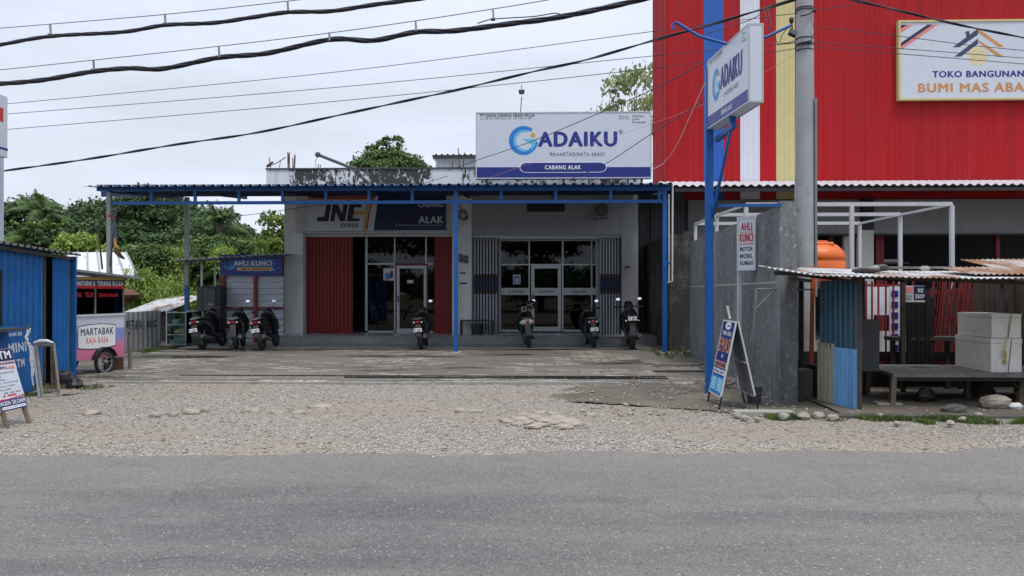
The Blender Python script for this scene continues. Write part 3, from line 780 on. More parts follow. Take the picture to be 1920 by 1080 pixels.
# grass
def grass(name, n, spots, h, mat, label, seed):
    r = random.Random(seed); b = MB(mat); vs_ = []; fs = []
    for _ in range(n):
        (x0, x1, y0, y1, z) = spots[r.randrange(len(spots))]
        x, y = r.uniform(x0, x1), r.uniform(y0, y1)
        if nz(x, y, 2.2, 5) < -0.05: continue
        for k in range(5):
            a = r.uniform(0, 6.28); L = h * r.uniform(.4, 1.1); w = r.uniform(.004, .009); bx, by = x + r.uniform(-.03, .03), y + r.uniform(-.03, .03)
            dx, dy = math.cos(a), math.sin(a); t = r.uniform(.1, .8)
            o = len(vs_)
            vs_ += [(bx - dy * w, by + dx * w, z), (bx + dy * w, by - dx * w, z), (bx + dx * L * t * .4 + dy * w * .7, by + dy * L * t * .4 - dx * w * .7, z + L * .7), (bx + dx * L * t, by + dy * L * t, z + L)]
            fs += [(o, o + 1, o + 2), (o, o + 2, o + 3)]
    b.add(vs_, fs); return tag(b.build(name, center=False), label, 'grass', kind='stuff')
grass('grass', 3600, [(2.9, 4.2, 9.55, 9.8, .0), (4.6, 6.0, 9.3, 9.65, .0), (6.2, 7.0, 9.3, 9.6, 0), (3.1, 5.4, 9.5, 9.75, 0)], .08, 'grass', 'short green weeds along the verge in front of the stalls', 1)
grass('grass', 700, [(-8.0, -6.9, 12.0, 12.9, .01), (-7.9, -7.5, 10.4, 12.0, 0.01)], .05, 'grass', 'short grass patch beside the blue sheet-metal shed', 2)
grass('grass', 260, [(2.9, 3.9, 17.5, 20.5, .05), (-10.0, -9.7, 18.8, 21.2, .04)], .10, 'grass', 'sparse weeds along the foot of the boundary walls', 4)
# ================================================================== the two shops
WY, GY, PY = 23.4, 24.2, 22.2            # wall plane, glass plane, porch front
PZ = 0.29
shop = empty('shop_building', (ax(865, WY), WY, 0), label='low whitewashed two-unit shop building with a mouldy white parapet', cat='building')
X = lambda px: ax(px, WY); Z = lambda py: az(py, WY)
WTOP = 4.75
b = MB('white_wall')
b.box(X(533), X(568), WY, WY + .9, PZ, WTOP)
b.box(X(568), X(848), WY, WY + .25, Z(437), WTOP)
b.box(X(848), X(862), WY - .02, WY + .9, PZ, WTOP)
b.box(X(862), X(884), WY + .03, WY + .9, PZ, WTOP - .01)
b.box(X(533), X(534.5), WY + .9, WY + 9, 0, WTOP)
b.build('wall', shop)
b = MB('grey_wall')
b.box(X(884), X(1166), WY + .05, WY + .3, Z(440), WTOP - .01)
b.box(X(1166), X(1197), WY + .04, WY + .9, PZ, WTOP - .02)
b.box(X(884), X(888), WY + .3, WY + .9, PZ, Z(440))
b.box(X(1192), X(1195), WY + .9, WY + 9, 0, WTOP - .02)
b.box(X(888), X(1054), WY + .035, WY + .05, Z(423), Z(421.5))        # thin plaster ledge
b.build('wall', shop, 'grey painted wall of the unit with glass doors')
# porch
b = MB('step'); b.box(X(528), X(1262), PY, WY + 9, 0.0, PZ - .012)
b.mat('tile'); b.box(X(527), X(1263), PY - .02, WY + 3, PZ - .012, PZ)
b.build('porch', shop)
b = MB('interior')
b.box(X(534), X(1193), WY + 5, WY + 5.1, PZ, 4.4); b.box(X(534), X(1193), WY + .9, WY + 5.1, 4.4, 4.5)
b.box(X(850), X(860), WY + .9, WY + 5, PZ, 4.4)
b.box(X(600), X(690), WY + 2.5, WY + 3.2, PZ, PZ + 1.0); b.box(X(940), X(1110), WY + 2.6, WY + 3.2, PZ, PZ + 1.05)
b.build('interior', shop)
b = MB('white_wall')
b.box(X(534), X(1195), WY + .3, WY + 9, WTOP, WTOP + .12)
b.build('roof', shop)
PAY = 22.5
b = MB('parapet'); b.box(ax(499, PAY), ax(1200, PAY), PAY, PAY + .14, az(347, PAY), az(315.5, PAY)); b.box(ax(499, PAY), ax(499, PAY) + .14, PAY + .14, PAY + 9, az(347, PAY), az(315.5, PAY))
b.box(ax(499, PAY), ax(1200, PAY), PAY + .14, WY + .3, az(347, PAY), az(347, PAY) + .1)
b.mat('concrete_dark'); b.box(ax(498, PAY), ax(1201, PAY), PAY - .03, PAY + .17, az(315.5, PAY), az(313, PAY))
b.build('parapet', shop)
# rebar stubs on the parapet
for px, top in ((508, 292), (540, 281), (543.5, 282), (541, 284), (550, 286), (552.5, 288), (549, 292), (600, 306), (596, 305), (862, 276), (868, 284), (847, 300)):
    b = MB('rust'); x = ax(px, PAY + .1); b.tube([(x, PAY + .08, 5.1), (x + rnd.uniform(-.05, .05), PAY + .08, az(top, PAY))], .014, 5); b.build('rebar', shop)
b = MB('rust'); b.tube([at(500, 314, PAY), at(520, 305, PAY), at(536, 295, PAY)], .014, 5); b.tube([at(526, 300, PAY), at(524, 316, PAY)], .01, 5)
b.tube([at(500, 312, PAY), at(512, 304, PAY)], .035, 5)
b.build('rebar', shop)
# red folding doors
def folding(x0, x1, z0, z1, mat, pitch, name='folding_door', lbl=None):
    b = MB(mat); b.M = front(((x0 + x1) / 2, WY + .28, z0))
    w = (x1 - x0) / 2
    n = int((2 * w) / pitch); pts = []
    for i in range(n):
        u = -w + 2 * w * i / n; d = 2 * w / n
        b.prism([(0, 0)] * 0 or [(u, 0), (u + d * .52, 0), (u + d * .52, z1 - z0), (u, z1 - z0)], 0.0, .03)
        b.prism([(u + d * .52, 0), (u + d, 0), (u + d, z1 - z0), (u + d * .52, z1 - z0)], -.035, -.005)
    return b.build(name, shop, lbl)
zt, zb = Z(442), PZ + .01
folding(X(570), X(657), zb, zt, 'fold_red', .105, lbl='wide red pleated metal folding door')
folding(X(813), X(850), zb, zt, 'fold_red', .075, lbl='narrow red pleated metal folding door')
b = MB('alu'); b.box(X(566.5), X(851), WY + .26, WY + .34, Z(442), Z(436)); b.box(X(566), X(570), WY + .2, WY + .34, zb, Z(442)); b.build('door_track', shop)
# glass front of the first unit
def zg(py): return az(py, GY)
def xg(px): return ax(px, GY)
def glazing(x0, x1, z0, z1, nm='glass_pane'):
    b = MB('glass'); b.box(x0, x1, GY - .004, GY + .004, z0, z1); return b
b = MB('alu')
W1 = [(685, 689.5, 442, 624), (739, 741.5, 442, 624), (797.5, 800.5, 442, 497), (685, 812, 620.5, 624), (690, 741, 493, 496)]
for a, c, t0, t1 in W1: b.box(xg(a), xg(c), GY - .03, GY + .03, zg(t1), zg(t0))
b.box(xg(800.5), xg(812), GY - .028, GY + .028, zg(496), zg(493))
b.build('window_frame', shop)
b = glazing(xg(689), xg(740), zg(621), zg(443)); b.box(xg(741), xg(798), GY - .004, GY + .004, zg(494), zg(443)); b.box(xg(800), xg(814), GY - .004, GY + .004, zg(621), zg(443)); b.build('window_pane', shop)
b = MB('red_paint')
for q in ((741.5, 744.2, 496, 624), (800.5, 802.5, 496, 624)): b.box(xg(q[0]), xg(q[1]), GY - .035, GY + .03, zg(q[3]), zg(q[2]))
b.box(xg(741.5), xg(802.5), GY - .032, GY + .03, zg(497.5), zg(494.5)); b.build('door_frame', shop, 'red painted door frame')
def door(x0, x1, z0, z1, st, lbl, band=None):
    b = MB('alu')
    b.box(x0, x0 + st, GY - .05, GY - .01, z0, z1); b.box(x1 - st, x1, GY - .05, GY - .01, z0, z1)
    b.box(x0 + st, x1 - st, GY - .05, GY - .01, z1 - st, z1); b.box(x0 + st, x1 - st, GY - .05, GY - .01, z0, z0 + st * 1.4)
    d = b.build('door', shop, lbl)
    g_ = MB('glass'); g_.box(x0 + st, x1 - st, GY - .034, GY - .026, z0 + st * 1.4, z1 - st); g_.build('door_pane', d)
    h = MB('black'); h.box(x0 + st * .3, x0 + st * .7, GY - .1, GY - .05, z0 + .95, z0 + 1.15); h.build('handle', d)
    return d
d1 = door(xg(744.5), xg(800), zg(623.5), zg(498), .085, 'white aluminium framed glass door between red frames')
b = MB('poster_white'); b.box(xg(764), xg(775.5), GY - .06, GY - .051 + .012, zg(531), zg(525)); b.build('notice', d1)
# posters behind the glass
b = MB('poster_white'); b.box(xg(719), xg(739), GY - .012, GY - .006, zg(526), zg(503))
b.mat('logo_blue'); b.box(xg(722), xg(732), GY - .016, GY - .012, zg(523), zg(512)); b.mat('red_letter'); b.box(xg(720), xg(730), GY - .0165, GY - .012, zg(525.5), zg(524)); b.mat('letter_black'); b.box(xg(732), xg(737), GY - .016, GY - .012, zg(521), zg(508))
b.build('poster', shop, 'small blue and white poster taped to the glass')
b = MB('dark_grey'); b.box(xg(690.5), xg(722), GY + .03, GY + .04, zg(608), zg(520)); b.mat('mid_grey')
for k, (t0, t1, a, c) in enumerate(((527, 530, 693, 716), (538, 540, 694, 714), (551, 556, 705, 718), (566, 578, 700, 708), (570, 576, 710, 718))): b.box(xg(a), xg(c), GY + .024, GY + .03, zg(t1), zg(t0))
b.mat('red_letter'); b.box(xg(695), xg(718), GY + .023, GY + .03, zg(600), zg(588)); b.build('poster', shop, 'tall dark poster with a red patch behind the glass')
# header details of the second unit, glass front
b = MB('black'); b.box(X(988), X(1059), WY + .03, WY + .05, Z(397), Z(378)); 
b.build('vent_window', shop)
b = MB('alu')
for a, c, t0, t1 in ((935, 939.5, 449, 622), (991, 993.5, 452, 621), (1053.5, 1056.5, 452, 621), (1108, 1110.5, 452, 621), (1117, 1127, 449, 622)): b.box(xg(a), xg(c), GY - .03, GY + .03, zg(t1), zg(t0))
for a, c, t0, t1 in ((939.5, 1117, 449, 452), (939.5, 1117, 495, 497.5), (939.5, 991, 618, 622), (1056.5, 1117, 618, 622)): b.box(xg(a), xg(c), GY - .028, GY + .028, zg(t1), zg(t0))
b.box(xg(884), xg(1170), WY + .3, GY - .03, Z(447), Z(440))
b.box(xg(926), xg(935), GY - .04, GY + .03, zg(622), zg(447)); 
b.build('window_frame', shop, 'white aluminium frame of the glass shopfront')
b = MB('glass'); b.box(xg(938), xg(1120), GY - .004, GY + .004, zg(621), zg(450)); b.build('window_pane', shop)
b = MB('alu')
b.box(xg(939), xg(992), GY - .034, GY - .029, zg(553), zg(540)); b.box(xg(1056), xg(1109), GY - .034, GY - .029, zg(553), zg(540)); b.box(xg(1110), xg(1118), GY - .034, GY - .029, zg(553), zg(540))
b.M = front((0, GY - .034, 0))
def mini_logo(b, u0, v0, h, mat='letter_navy'):
    b.mat(mat); b.arcband(u0 + h * .55, v0 + h * .5, h * .38, h * .58, 45, 330, .001, .004, 12, (.02 * h, 0)); b.prism([(u0 + h * .55, v0 + h * .5), (u0 + h * 1.1, v0 + h * .5), (u0 + h * 1.0, v0 + h * .2), (u0 + h * .9, v0 + h * .38)], .001, .004)
for px in ():
    mini_logo(b, xg(px), zg(549.5), .095); b.text('ADAIKU', xg(px + 7), xg(px + 30), zg(549.5), zg(543.5), .001, 'letter_black', .028)
b.build('name_band_backing', shop)
for px in (953, 1070):
    b = MB('alu'); b.M = front((0, GY - .034, 0)); mini_logo(b, xg(px), zg(549.5), .095); b.text('ADAIKU', xg(px + 7), xg(px + 30), zg(549.5), zg(543.5), .001, 'letter_black', .028); b.build('name_band', shop)
b = MB('poster_white'); b.box(xg(962), xg(976), GY - .012, GY - .006, zg(533), zg(515)); b.mat('logo_blue'); b.box(xg(964), xg(974), GY - .016, GY - .012, zg(531), zg(517)); b.mat('poster_white'); b.box(xg(966), xg(972), GY - .018, GY - .016, zg(529), zg(522)); b.build('notice', shop, 'small framed blue and white notice on the glass')
d2 = door(xg(996), xg(1052), zg(621), zg(497.5), .10, 'white aluminium glass door with a name band at mid height')
b = MB('alu'); b.box(xg(999), xg(1049), GY - .056, GY - .0505, zg(554), zg(540)); b.M = front((0, GY - .056, 0)); mini_logo(b, xg(1010), zg(549.5), .095); b.text('ADAIKU', xg(1017), xg(1040), zg(549.5), zg(543.5), .001, 'letter_black', .028); b.build('name_band', d2)
# grey folding grilles with navy band
def grille(x0, x1, lbl):
    b = MB('fold_grey'); n = int((x1 - x0) / .088); w = (x1 - x0) / n
    for i in range(n):
        b.box(x0 + i * w, x0 + i * w + w * .5, WY + .22, WY + .27, zb, Z(444))
    b.mat('dark_grey'); b.box(x0, x1, WY + .30, WY + .31, zb, Z(444))
    b.mat('navy_dark')
    for i in range(n):
        b.box(x0 + i * w - .003, x0 + i * w + w * .5 + .003, WY + .213, WY + .275, Z(546), Z(519))
    b.box(x0, x1, WY + .294, WY + .30, Z(546), Z(519))
    b.mat('rust')
    for i in range(n):
        for q in ((519, 514), (551, 546)): b.box(x0 + i * w - .003, x0 + i * w + w * .5 + .003, WY + .213, WY + .275, Z(q[0]), Z(q[1]))
    return b.build('folding_grille', shop, lbl)
grille(X(888), X(934), 'grey slatted folding grille with a navy band beside the bench'); grille(X(1126), X(1165), 'grey slatted folding grille with a navy band beside the end pillar')
b = MB('alu'); b.box(X(884), X(1170), WY + .21, WY + .32, Z(444), Z(440)); b.build('door_track', shop)
# small fixtures on the pillars
for px, py in ((864, 483), (874, 485)):
    b = MB('dark_grey'); b.box(X(px - 3.5), X(px + 3.5), WY - .06, WY + .03, Z(py + 8), Z(py - 6), .01); b.mat('mid_grey'); b.box(X(px - 2), X(px + 2), WY - .066, WY - .06, Z(py + 3), Z(py - 3))
    b.build('meter_box', shop)
for px, py, w in ((868, 512, 5), (869, 531, 6), (1177, 501, 5)): b = MB('navy_dark'); b.box(X(px - w), X(px + w), WY + (.018 if px < 1000 else .03), WY + .045, Z(py + 1.5), Z(py - 1.5)); b.build('number_plate', shop)
# right-hand recess beside the second unit
b = MB('dark_grey'); b.M = front((X(1197), WY + 1.2, 0)); b.corr(0, 1.6, PZ, 5.0, .12, .014, kind='trap'); b.M = Matrix.Identity(4)
b.mat('black')
for px in (1200, 1222, 1248): b.bar((ax(px, WY + 1.1), WY + 1.1, PZ), (ax(px, WY + 1.1), WY + 1.1, 4.4), .06)
for py in (462, 500, 530): b.bar((ax(1198, WY + 1.1), WY + 1.08, az(py, WY + 1.1)), (ax(1256, WY + 1.1), WY + 1.08, az(py, WY + 1.1)), .05)
b.box(ax(1204, WY), ax(1209, WY), WY + 1.0, WY + 1.16, PZ, az(540, WY)); b.box(ax(1240, WY), ax(1252, WY), WY + 1.0, WY + 1.16, PZ, az(537, WY))
b.box(X(1197), X(1270), WY - .2, WY + 1.2, 4.62, 4.68)
tag(b.build('sheet_partition'), 'dark corrugated partition in the recess beside the glass shopfront', 'partition')

# ---- JNE sign
def sign(name, org, w, h, t, face, frame_m, fr, label, cat='sign', grp=None):
    """box sign whose lower corner is at org in local frame; returns (empty, matrix)"""
    o = empty(name, org, 0, label, cat, grp); return o
js = empty('shop_sign', (X(707), WY - .12, Z(434)), label='wide sign in white and dark blue over the red folding doors', cat='shop sign')
b = MB('white_sign'); b.box(X(580), X(838), WY - .14, WY - .005, Z(433), Z(363)); b.build('panel', js)
b = MB('white_metal'); b.box(X(555), X(580), WY - .02, WY - .002, Z(434), Z(366)); b.box(X(838), X(848), WY - .02, WY - .004, Z(434), Z(366)); b.box(X(555), X(848), WY - .10, WY - .001, Z(436.5), Z(434)); b.build('frame', js)
b = MB('salmon'); b.M = front((X(580), WY - .14, Z(433))); sc = (X(581) - X(580)); U = lambda px: (px - 580) * sc; V = lambda py: (433 - py) * sc
b.mat('dull_orange'); b.prism([(U(580), V(375)), (U(704), V(375)), (U(708), V(364)), (U(580), V(364))], .001, .004)
b.mat('navy_dark'); b.prism([(U(702), V(432)), (U(836), V(432)), (U(836), V(366)), (U(711), V(366))], .001, .004)
b.mat('dull_orange'); b.prism([(U(697), V(375.2)), (U(700), V(375.2)), (U(690), V(432)), (U(686), V(432))], .001, .004)
b.mat('gold'); b.prism([(U(690.5), V(375.2)), (U(696), V(375.2)), (U(685), V(432)), (U(681), V(432))], .001, .003)
b.mat('letter_black'); SL = lambda L, w=.005: b.prism([(U(x + (415 - y) * .16), V(y)) for x, y in L], .001, w)
SL([(596, 415), (618, 415), (618, 384), (609, 384), (609, 407), (596, 407)]); SL([(621, 415), (629, 415), (629, 398), (640, 415), (649, 415), (649, 384), (641, 384), (641, 400), (630, 384), (621, 384)]); SL([(652, 415), (675, 415), (675, 409.5), (662, 409.5), (662, 403), (672, 403), (672, 396.5), (662, 396.5), (662, 389.5), (675, 389.5), (675, 384), (652, 384)])
b.mat('gold'); b.prism([(U(665), V(403.5)), (U(684), V(403.5)), (U(685.5), V(396)), (U(666.5), V(396))], .006, .009)
b.text('EXPRESS', U(641), U(673), V(426.5), V(419), .002, 'letter_black', .04, italic=.1)
b.heavy('CABANG', U(784), U(831), V(389.5), V(381), .005, 'white_sign', .05); b.heavy('ALAK', U(785), U(831), V(419), V(406), .005, 'white_sign', .05)
b.text('Jl. Pahlawan, Kelurahan Namosain', U(742), U(829), V(424.5), V(421), .005, 'white_sign', .0); b.build('lettering', js)

# ---- air conditioner
ac = empty('air_conditioner', (X(1127), WY - .2, Z(410)), label='white outdoor air-conditioner unit on the grey wall over the slatted grille', cat='air conditioner')
b = MB('mid_grey'); b.box(X(1113), X(1139), WY - .28, WY + .02, Z(410), Z(381), .02); b.build('casing', ac)
b = MB('black'); b.M = frame((X(1126), WY - .29, Z(396)), (1, 0, 0), (0, 0, 1)); b.torus((0, 0, 0), .17, .012, 'z', 20, 5)
for k in range(5): b.torus((0, 0, 0), .03 + .028 * k, .004, 'z', 16, 4)
b.build('fan_grille', ac)
b = MB('dark_grey'); b.bar((X(1115), WY, Z(411)), (X(1115), WY - .3, Z(411)), .03); b.bar((X(1137), WY, Z(411)), (X(1137), WY - .3, Z(411)), .03); b.build('bracket', ac)
# ---- bench under the grey wall
bn = empty('bench', (X(895), WY - .3, PZ), label='black steel box bench against the wall between the two shops', cat='bench')
b = MB('gloss_black'); x0, x1 = X(866), X(926); y0, y1 = WY - .55, WY - .1; h = PZ + .44
b.box(x0, x1, y0, y1, h - .04, h); b.build('seat', bn)
for (x, y) in ((x0, y0), (x1 - .04, y0), (x0, y1 - .04), (x1 - .04, y1 - .04)):
    b = MB('gloss_black'); b.box(x, x + .04, y, y + .04, PZ, h - .04); b.build('leg', bn)
b = MB('black'); b.M = Matrix.Translation((X(895), WY - .25, PZ)); b.loft([(0, 0, 0.0, .15, .1), (0, 0, .3, .18, .12)], 12, 4, 'z'); tag(b.build('waste_bin'), 'small black bin standing under the box bench', 'bin')
# ---- cable coil on the pillar
b = MB('cable')
for k in range(4): b.torus((X(866.5) + .02 * k, WY - .03 - .01 * k, Z(402) - .02 * k), .15 - .012 * k, .008, 'y', 24, 5)
b.tube([at(861, 384, WY - .04), at(866, 396, WY - .04), at(873, 402, WY - .05), at(872, 420, WY - .04)], .008, 5); b.tube([at(868, 404, WY - .04), at(869, 424, WY - .04)], .007, 5)
tag(b.build('cable_coil'), 'coil of black cable hanging on the pillar between the shops', 'cable')

# ================================================================== blue canopy
CF, CB = 19.0, 23.35
cn = empty('canopy', (ax(700, 19.3), 19.3, 0), label='long blue steel carport canopy with a corrugated roof over the parking apron', cat='canopy')
zf, zk = az(345, CF), az(361, CB)
xa, xb = ax(156, CF), ax(1262, CF)
b = MB('roof_blue'); Ln = math.hypot(CB - CF, zk - zf)
b.M = frame((xa + .0, CF, zf), (1, 0, 0), (0, CB - CF, zk - zf))
b.corr(.30, xb - xa, 0, Ln, .235, .022, .002, 'trap')
b.mat('roof_pink'); 
b.build('roof_sheet', cn)
b = MB('roof_old'); b.M = frame((xa + .0, CF, zf + .003), (1, 0, 0), (0, CB - CF, zk - zf)); b.corr(.30, xb - xa, -.06, 0.0, .235, .022, .003, 'trap'); b.corr(0, .42, -.02, Ln - .2, .235, .012, .003, 'trap'); b.build('roof_edge', cn, 'pale upper edge of the corrugated roof')
TY = 19.3
b = MB('blue_paint')
P_ = lambda px, py: at(px, py, TY)
b.bar(P_(183, 352.5), P_(1256, 351), .10, .16)
b.build('top_beam', cn)
b = MB('blue_paint'); b.bar(P_(206, 381), P_(1252, 377.5), .06, .08); b.build('bottom_beam', cn)
for px in (284, 366, 448, 530, 611, 692, 773, 940, 1042, 1145, 1236):
    b = MB('blue_paint'); b.bar(P_(px, 356), P_(px, 378), .07, .05); b.build('strut', cn)
for y_ in (20.4, 21.5, 22.6):
    b = MB('roof_blue')
    z_ = zf + (zk - zf) * (y_ - CF) / (CB - CF) - .075
    b.bar((ax(190, y_), y_, z_), (ax(1250, y_) , y_, z_), .06, .08); b.build('purlin', cn)
for px in (205, 350, 530, 692, 855, 1042, 1240):
    b = MB('roof_blue'); x_ = ax(px, TY); b.bar((x_, TY, zf - .10), (x_, CB, zk - .13), .05, .09); b.build('rafter', cn)
for px, pb, m, w, lbl in ((855, 666, 'blue_paint', .10, None), (1246, 667, 'blue_paint', .10, None), (205, 640, 'galv_grey', .10, 'grey-green steel post')):
    x_ = ax(px, TY); b = MB(m); b.box(x_ - w / 2, x_ + w / 2, TY - w / 2, TY + w / 2, 0.03, zf - .13); b.mat('concrete'); b.box(x_ - .12, x_ + .12, TY - .12, TY + .12, .0, .075, .01); b.build('post', cn, lbl)
x_ = ax(350.5, 23.0); b = MB('galv_grey'); b.box(x_ - .055, x_ + .055, 22.95, 23.06, az(535, 23), zk - .15); b.mat('blue_paint'); b.box(x_ - .057, x_ + .057, 22.948, 23.062, 0, az(535, 23)); b.build('post', cn, 'thin rear post painted blue at its foot')
b = MB('white_metal'); x_ = ax(1261, TY); b.tube([(x_, TY - .02, az(348, TY)), (x_, TY - .02, az(527, TY)), (x_ - .12, TY - .02, az(530, TY))], .022, 8); b.tube([(x_ - .09, TY, az(365, TY)), (x_ - .09, TY, az(527, TY))], .02, 8); b.build('drain_pipe', cn)
b = MB('blue_paint'); b.bar(at(1247, 493, TY), at(1257, 493, TY), .05); b.build('pipe_clip', cn)

# ================================================================== billboard
BY = 21.5
bx = lambda px: ax(px, BY); bz = lambda py: az(py, BY)
bb = empty('billboard', (bx(1057), BY, bz(335)), label='large white and navy rooftop billboard over the blue canopy', cat='billboard')
b = MB('white_sign'); b.box(bx(893.5), bx(1220.5), BY, BY + .22, bz(334), bz(211.5)); b.build('panel', bb)
b = MB('white_metal'); t_ = .03
b.box(bx(892), bx(892) + t_, BY - .012, BY + .23, bz(335), bz(210)); b.box(bx(1222) - t_, bx(1222), BY - .012, BY + .23, bz(335), bz(210)); b.box(bx(892) + t_, bx(1222) - t_, BY - .012, BY + .23, bz(210) - t_, bz(210)); b.box(bx(892) + t_, bx(1222) - t_, BY - .012, BY + .23, bz(335), bz(335) + t_); b.build('frame', bb)
b = MB('dark_grey')
for px in (912, 1057, 1204): b.bar((bx(px), BY + .1, bz(334)), (bx(px), BY + .1, 4.35), .06); b.bar((bx(px), BY + .2, bz(250)), (bx(px), BY + 1.2, 4.75), .04)
b.build('support', bb)
def big_logo(b, U, V, s):
    """letters and emblem laid out in billboard pixels, s = metres per pixel"""
    b.mat('navy'); b.prism([(U(894), V(334)), (U(1220), V(334)), (U(1220), V(314)), (U(894), V(313))], .001, .003)
    pill = lambda k: [(U(988 - (1 - k)) + math.cos(R(a)) * s * 12 * k, V(314) + math.sin(R(a)) * s * 8.8 * k) for a in range(90, 271, 15)] + [(U(1125 + (1 - k)) + math.cos(R(a)) * s * 12 * k, V(314) + math.sin(R(a)) * s * 8.8 * k) for a in range(-90, 91, 15)]
    b.mat('white_bright'); b.prism(pill(1.12), .004, .006); b.mat('navy'); b.prism(pill(1.0), .0065, .008)
    b.heavy('CABANG ALAK', U(1022), U(1090), V(318), V(310), .0085, 'white_bright', .04)
    b.heavy('PT GADAI CAHAYA ABADI MULIA', U(901), U(1003), V(218.7), V(212.7), .002, 'letter_black', .03)
    b.text('Izin OJK No : KEP-5/NB.1/2021 Tgl. 2 Januari 2021', U(901), U(998), V(223.7), V(220.0), .002, 'letter_black', .0)
    b.text('Berizin dan', U(1162), U(1179), V(220), V(217), .002, 'letter_black', 0); b.text('Diawasi Oleh :', U(1162), U(1182), V(224), V(221), .002, 'letter_black', 0)
    b.rect(U(1186), U(1186.6), V(231.5), V(216), .001, .003)
    for i, w in enumerate(('Otoritas', 'Jasa', 'Keuangan')): b.text(w, U(1188), U(1188 + (19, 11, 24)[i]), V(220.4 + 6 * i), V(216 + 6 * i), .002, 'letter_black', .01)
    b.mat('logo_blue'); b.arcband(U(982), V(263), s * 18.5, s * 27.5, 52, 352, .001, .003, 32, (s * 3.0, s * 1.5))
    b.mat('logo_cyan'); b.arcband(U(983.5), V(263.5), s * 17.0, s * 20.5, 70, 300, .0035, .005, 28, (s * 1.5, s * .5))
    b.mat('logo_cyan'); b.prism([(U(980), V(260)), (U(1007), V(261)), (U(1004), V(274)), (U(996), V(283)), (U(998), V(270)), (U(990), V(265))], .0035, .005)
    b.mat('gold'); b.prism([(U(1000) + s * 4.8 * math.cos(R(a)), V(253) + s * 4.8 * math.sin(R(a))) for a in range(0, 360, 20)], .001, .005)
    b.heavy('ADAIKU', U(1009), U(1158), V(275.5), V(246.5), .002, 'letter_navy', .065)
    b.text('R', U(1163), U(1166.5), V(250), V(245.5), .002, 'letter_navy', .0); b.arcband(U(1164.7), V(247.8), s * 3.0, s * 3.7, 0, 360, .001, .003, 20)
    b.text('by', U(1032), U(1042), V(294), V(284), .002, 'letter_black', .01); b.text('HARTADINATA ABADI', U(1044), U(1134), V(293), V(286), .002, 'letter_black', -.004)
b = MB('navy'); b.M = front((bx(892), BY, bz(335))); s_ = (bx(1222) - bx(892)) / 330
big_logo(b, lambda p: (p - 892) * s_, lambda p: (335 - p) * s_, s_); b.build('lettering', bb)
for px, lx in ((978, 0), (1152, 1)):
    lm = empty('floodlight', (bx(px), BY + .1, bz(210)), label=['thin-stemmed lamp on the billboard top above the emblem', 'thin-stemmed lamp on the billboard top in front of the sparse tree'][lx], cat='lamp', group='lamps on the billboard top')
    b = MB('steel_wire'); b.tube([(bx(px) - .03, BY + .1, bz(210)), (bx(px), BY + .05, bz(180))], .014, 6); b.build('stem', lm)
    b = MB('dark_grey'); c = (bx(px), BY + .05, bz(172)); b.loft([(c[0], c[1], c[2] - .05, .07, .05), (c[0], c[1], c[2] + .05, .09, .06)], 10, 3, 'z'); b.tube([(c[0], c[1], c[2] + .05), (c[0], c[1], c[2] + .2)], .012, 6)
    b.mat('white_metal'); b.box(c[0] - .085, c[0] + .085, c[1] - .06, c[1] + .06, c[2] + .05, c[2] + .065); b.build('lamp_head', lm)
# ---- things on the roof
b = MB('dark_grey'); p0, p1 = at(596, 290, 24), at(652, 312, 24); b.tube([p0, p1, at(668, 316, 24)], .05, 8); b.ell(tuple(p0), (.09, .09, .09)); b.mat('steel_wire'); b.tube([p0, at(592, 300, 24), at(592, 314, 24)], .008, 4)
tag(b.build('roof_boom'), 'grey pipe boom with a round end leaning over the mouldy parapet', 'pipe')
sh = empty('rooftop_shed', (ax(850, 27), 27, 4.8), label='small corrugated shed on the roof behind the billboard edge', cat='shed')
b = MB('galv'); b.M = front((ax(817, 27), 27, az(330, 27))); b.corr(0, 2.4, 0, az(296, 27) - az(330, 27), .2, .008, kind='sine'); b.M = Matrix.Identity(4); b.mat('galv_grey'); b.box(ax(817, 27), ax(817, 27) + 2.4, 27.02, 29, az(330, 27), az(300, 27)); b.build('wall', sh)
b = MB('dark_grey'); b.M = frame((ax(809, 26.4), 26.4, az(288.5, 26.4)), (1, 0, 0), (0, 1, -.04)); b.corr(0, 3.0, 0, 3.0, .2, .02, .004, 'trap'); b.M = Matrix.Identity(4); b.box(ax(811, 26.45), ax(890, 26.45) + .6, 26.5, 26.56, az(297, 26.5), az(290, 26.5)); b.build('roof', sh)
b = MB('concrete_dark'); b.box(ax(817, 27), ax(817, 27) + 2.3, 27.1, 28.9, 4.72, az(330, 27)); b.build('base', sh)
# ================================================================== red building
RY = 25.5
rb = empty('hardware_store', (ax(1600, RY), RY, 0), label='tall hardware store clad in red metal with blue, white and cream stripes', cat='building')
rx = lambda px: ax(px, RY); rz_ = lambda py: az(py, RY)
zb_, zt_ = rz_(375), 13.5
segs = [(1247, 1320, 'clad_red'), (1320, 1357, 'clad_blue'), (1357, 1388.5, 'clad_red'), (1388.5, 1425, 'clad_white'), (1425, 1456, 'clad_red'), (1456, 1491, 'clad_cream'), (1491, 2500, 'clad_red')]
b = MB('clad_red')
for a, c, m in segs:
    b.mat(m); b.M = front((rx(a), RY, zb_)); b.corr(0, rx(c) - rx(a), 0, zt_ - zb_, .165, .0055, .01, 'trap')
b.M = Matrix.Identity(4)
b.mat('clad_red')
b.M = frame((rx(1247) - .02, RY + 2.6, zb_), (0, -1, 0), (0, 0, 1)); b.corr(0, 2.6, 0, zt_ - zb_, .34, .02, .01, 'trap'); b.M = Matrix.Identity(4)
b.box(rx(1247), rx(1252), RY - .02, RY + .02, zb_, zt_)
b.build('cladding', rb)
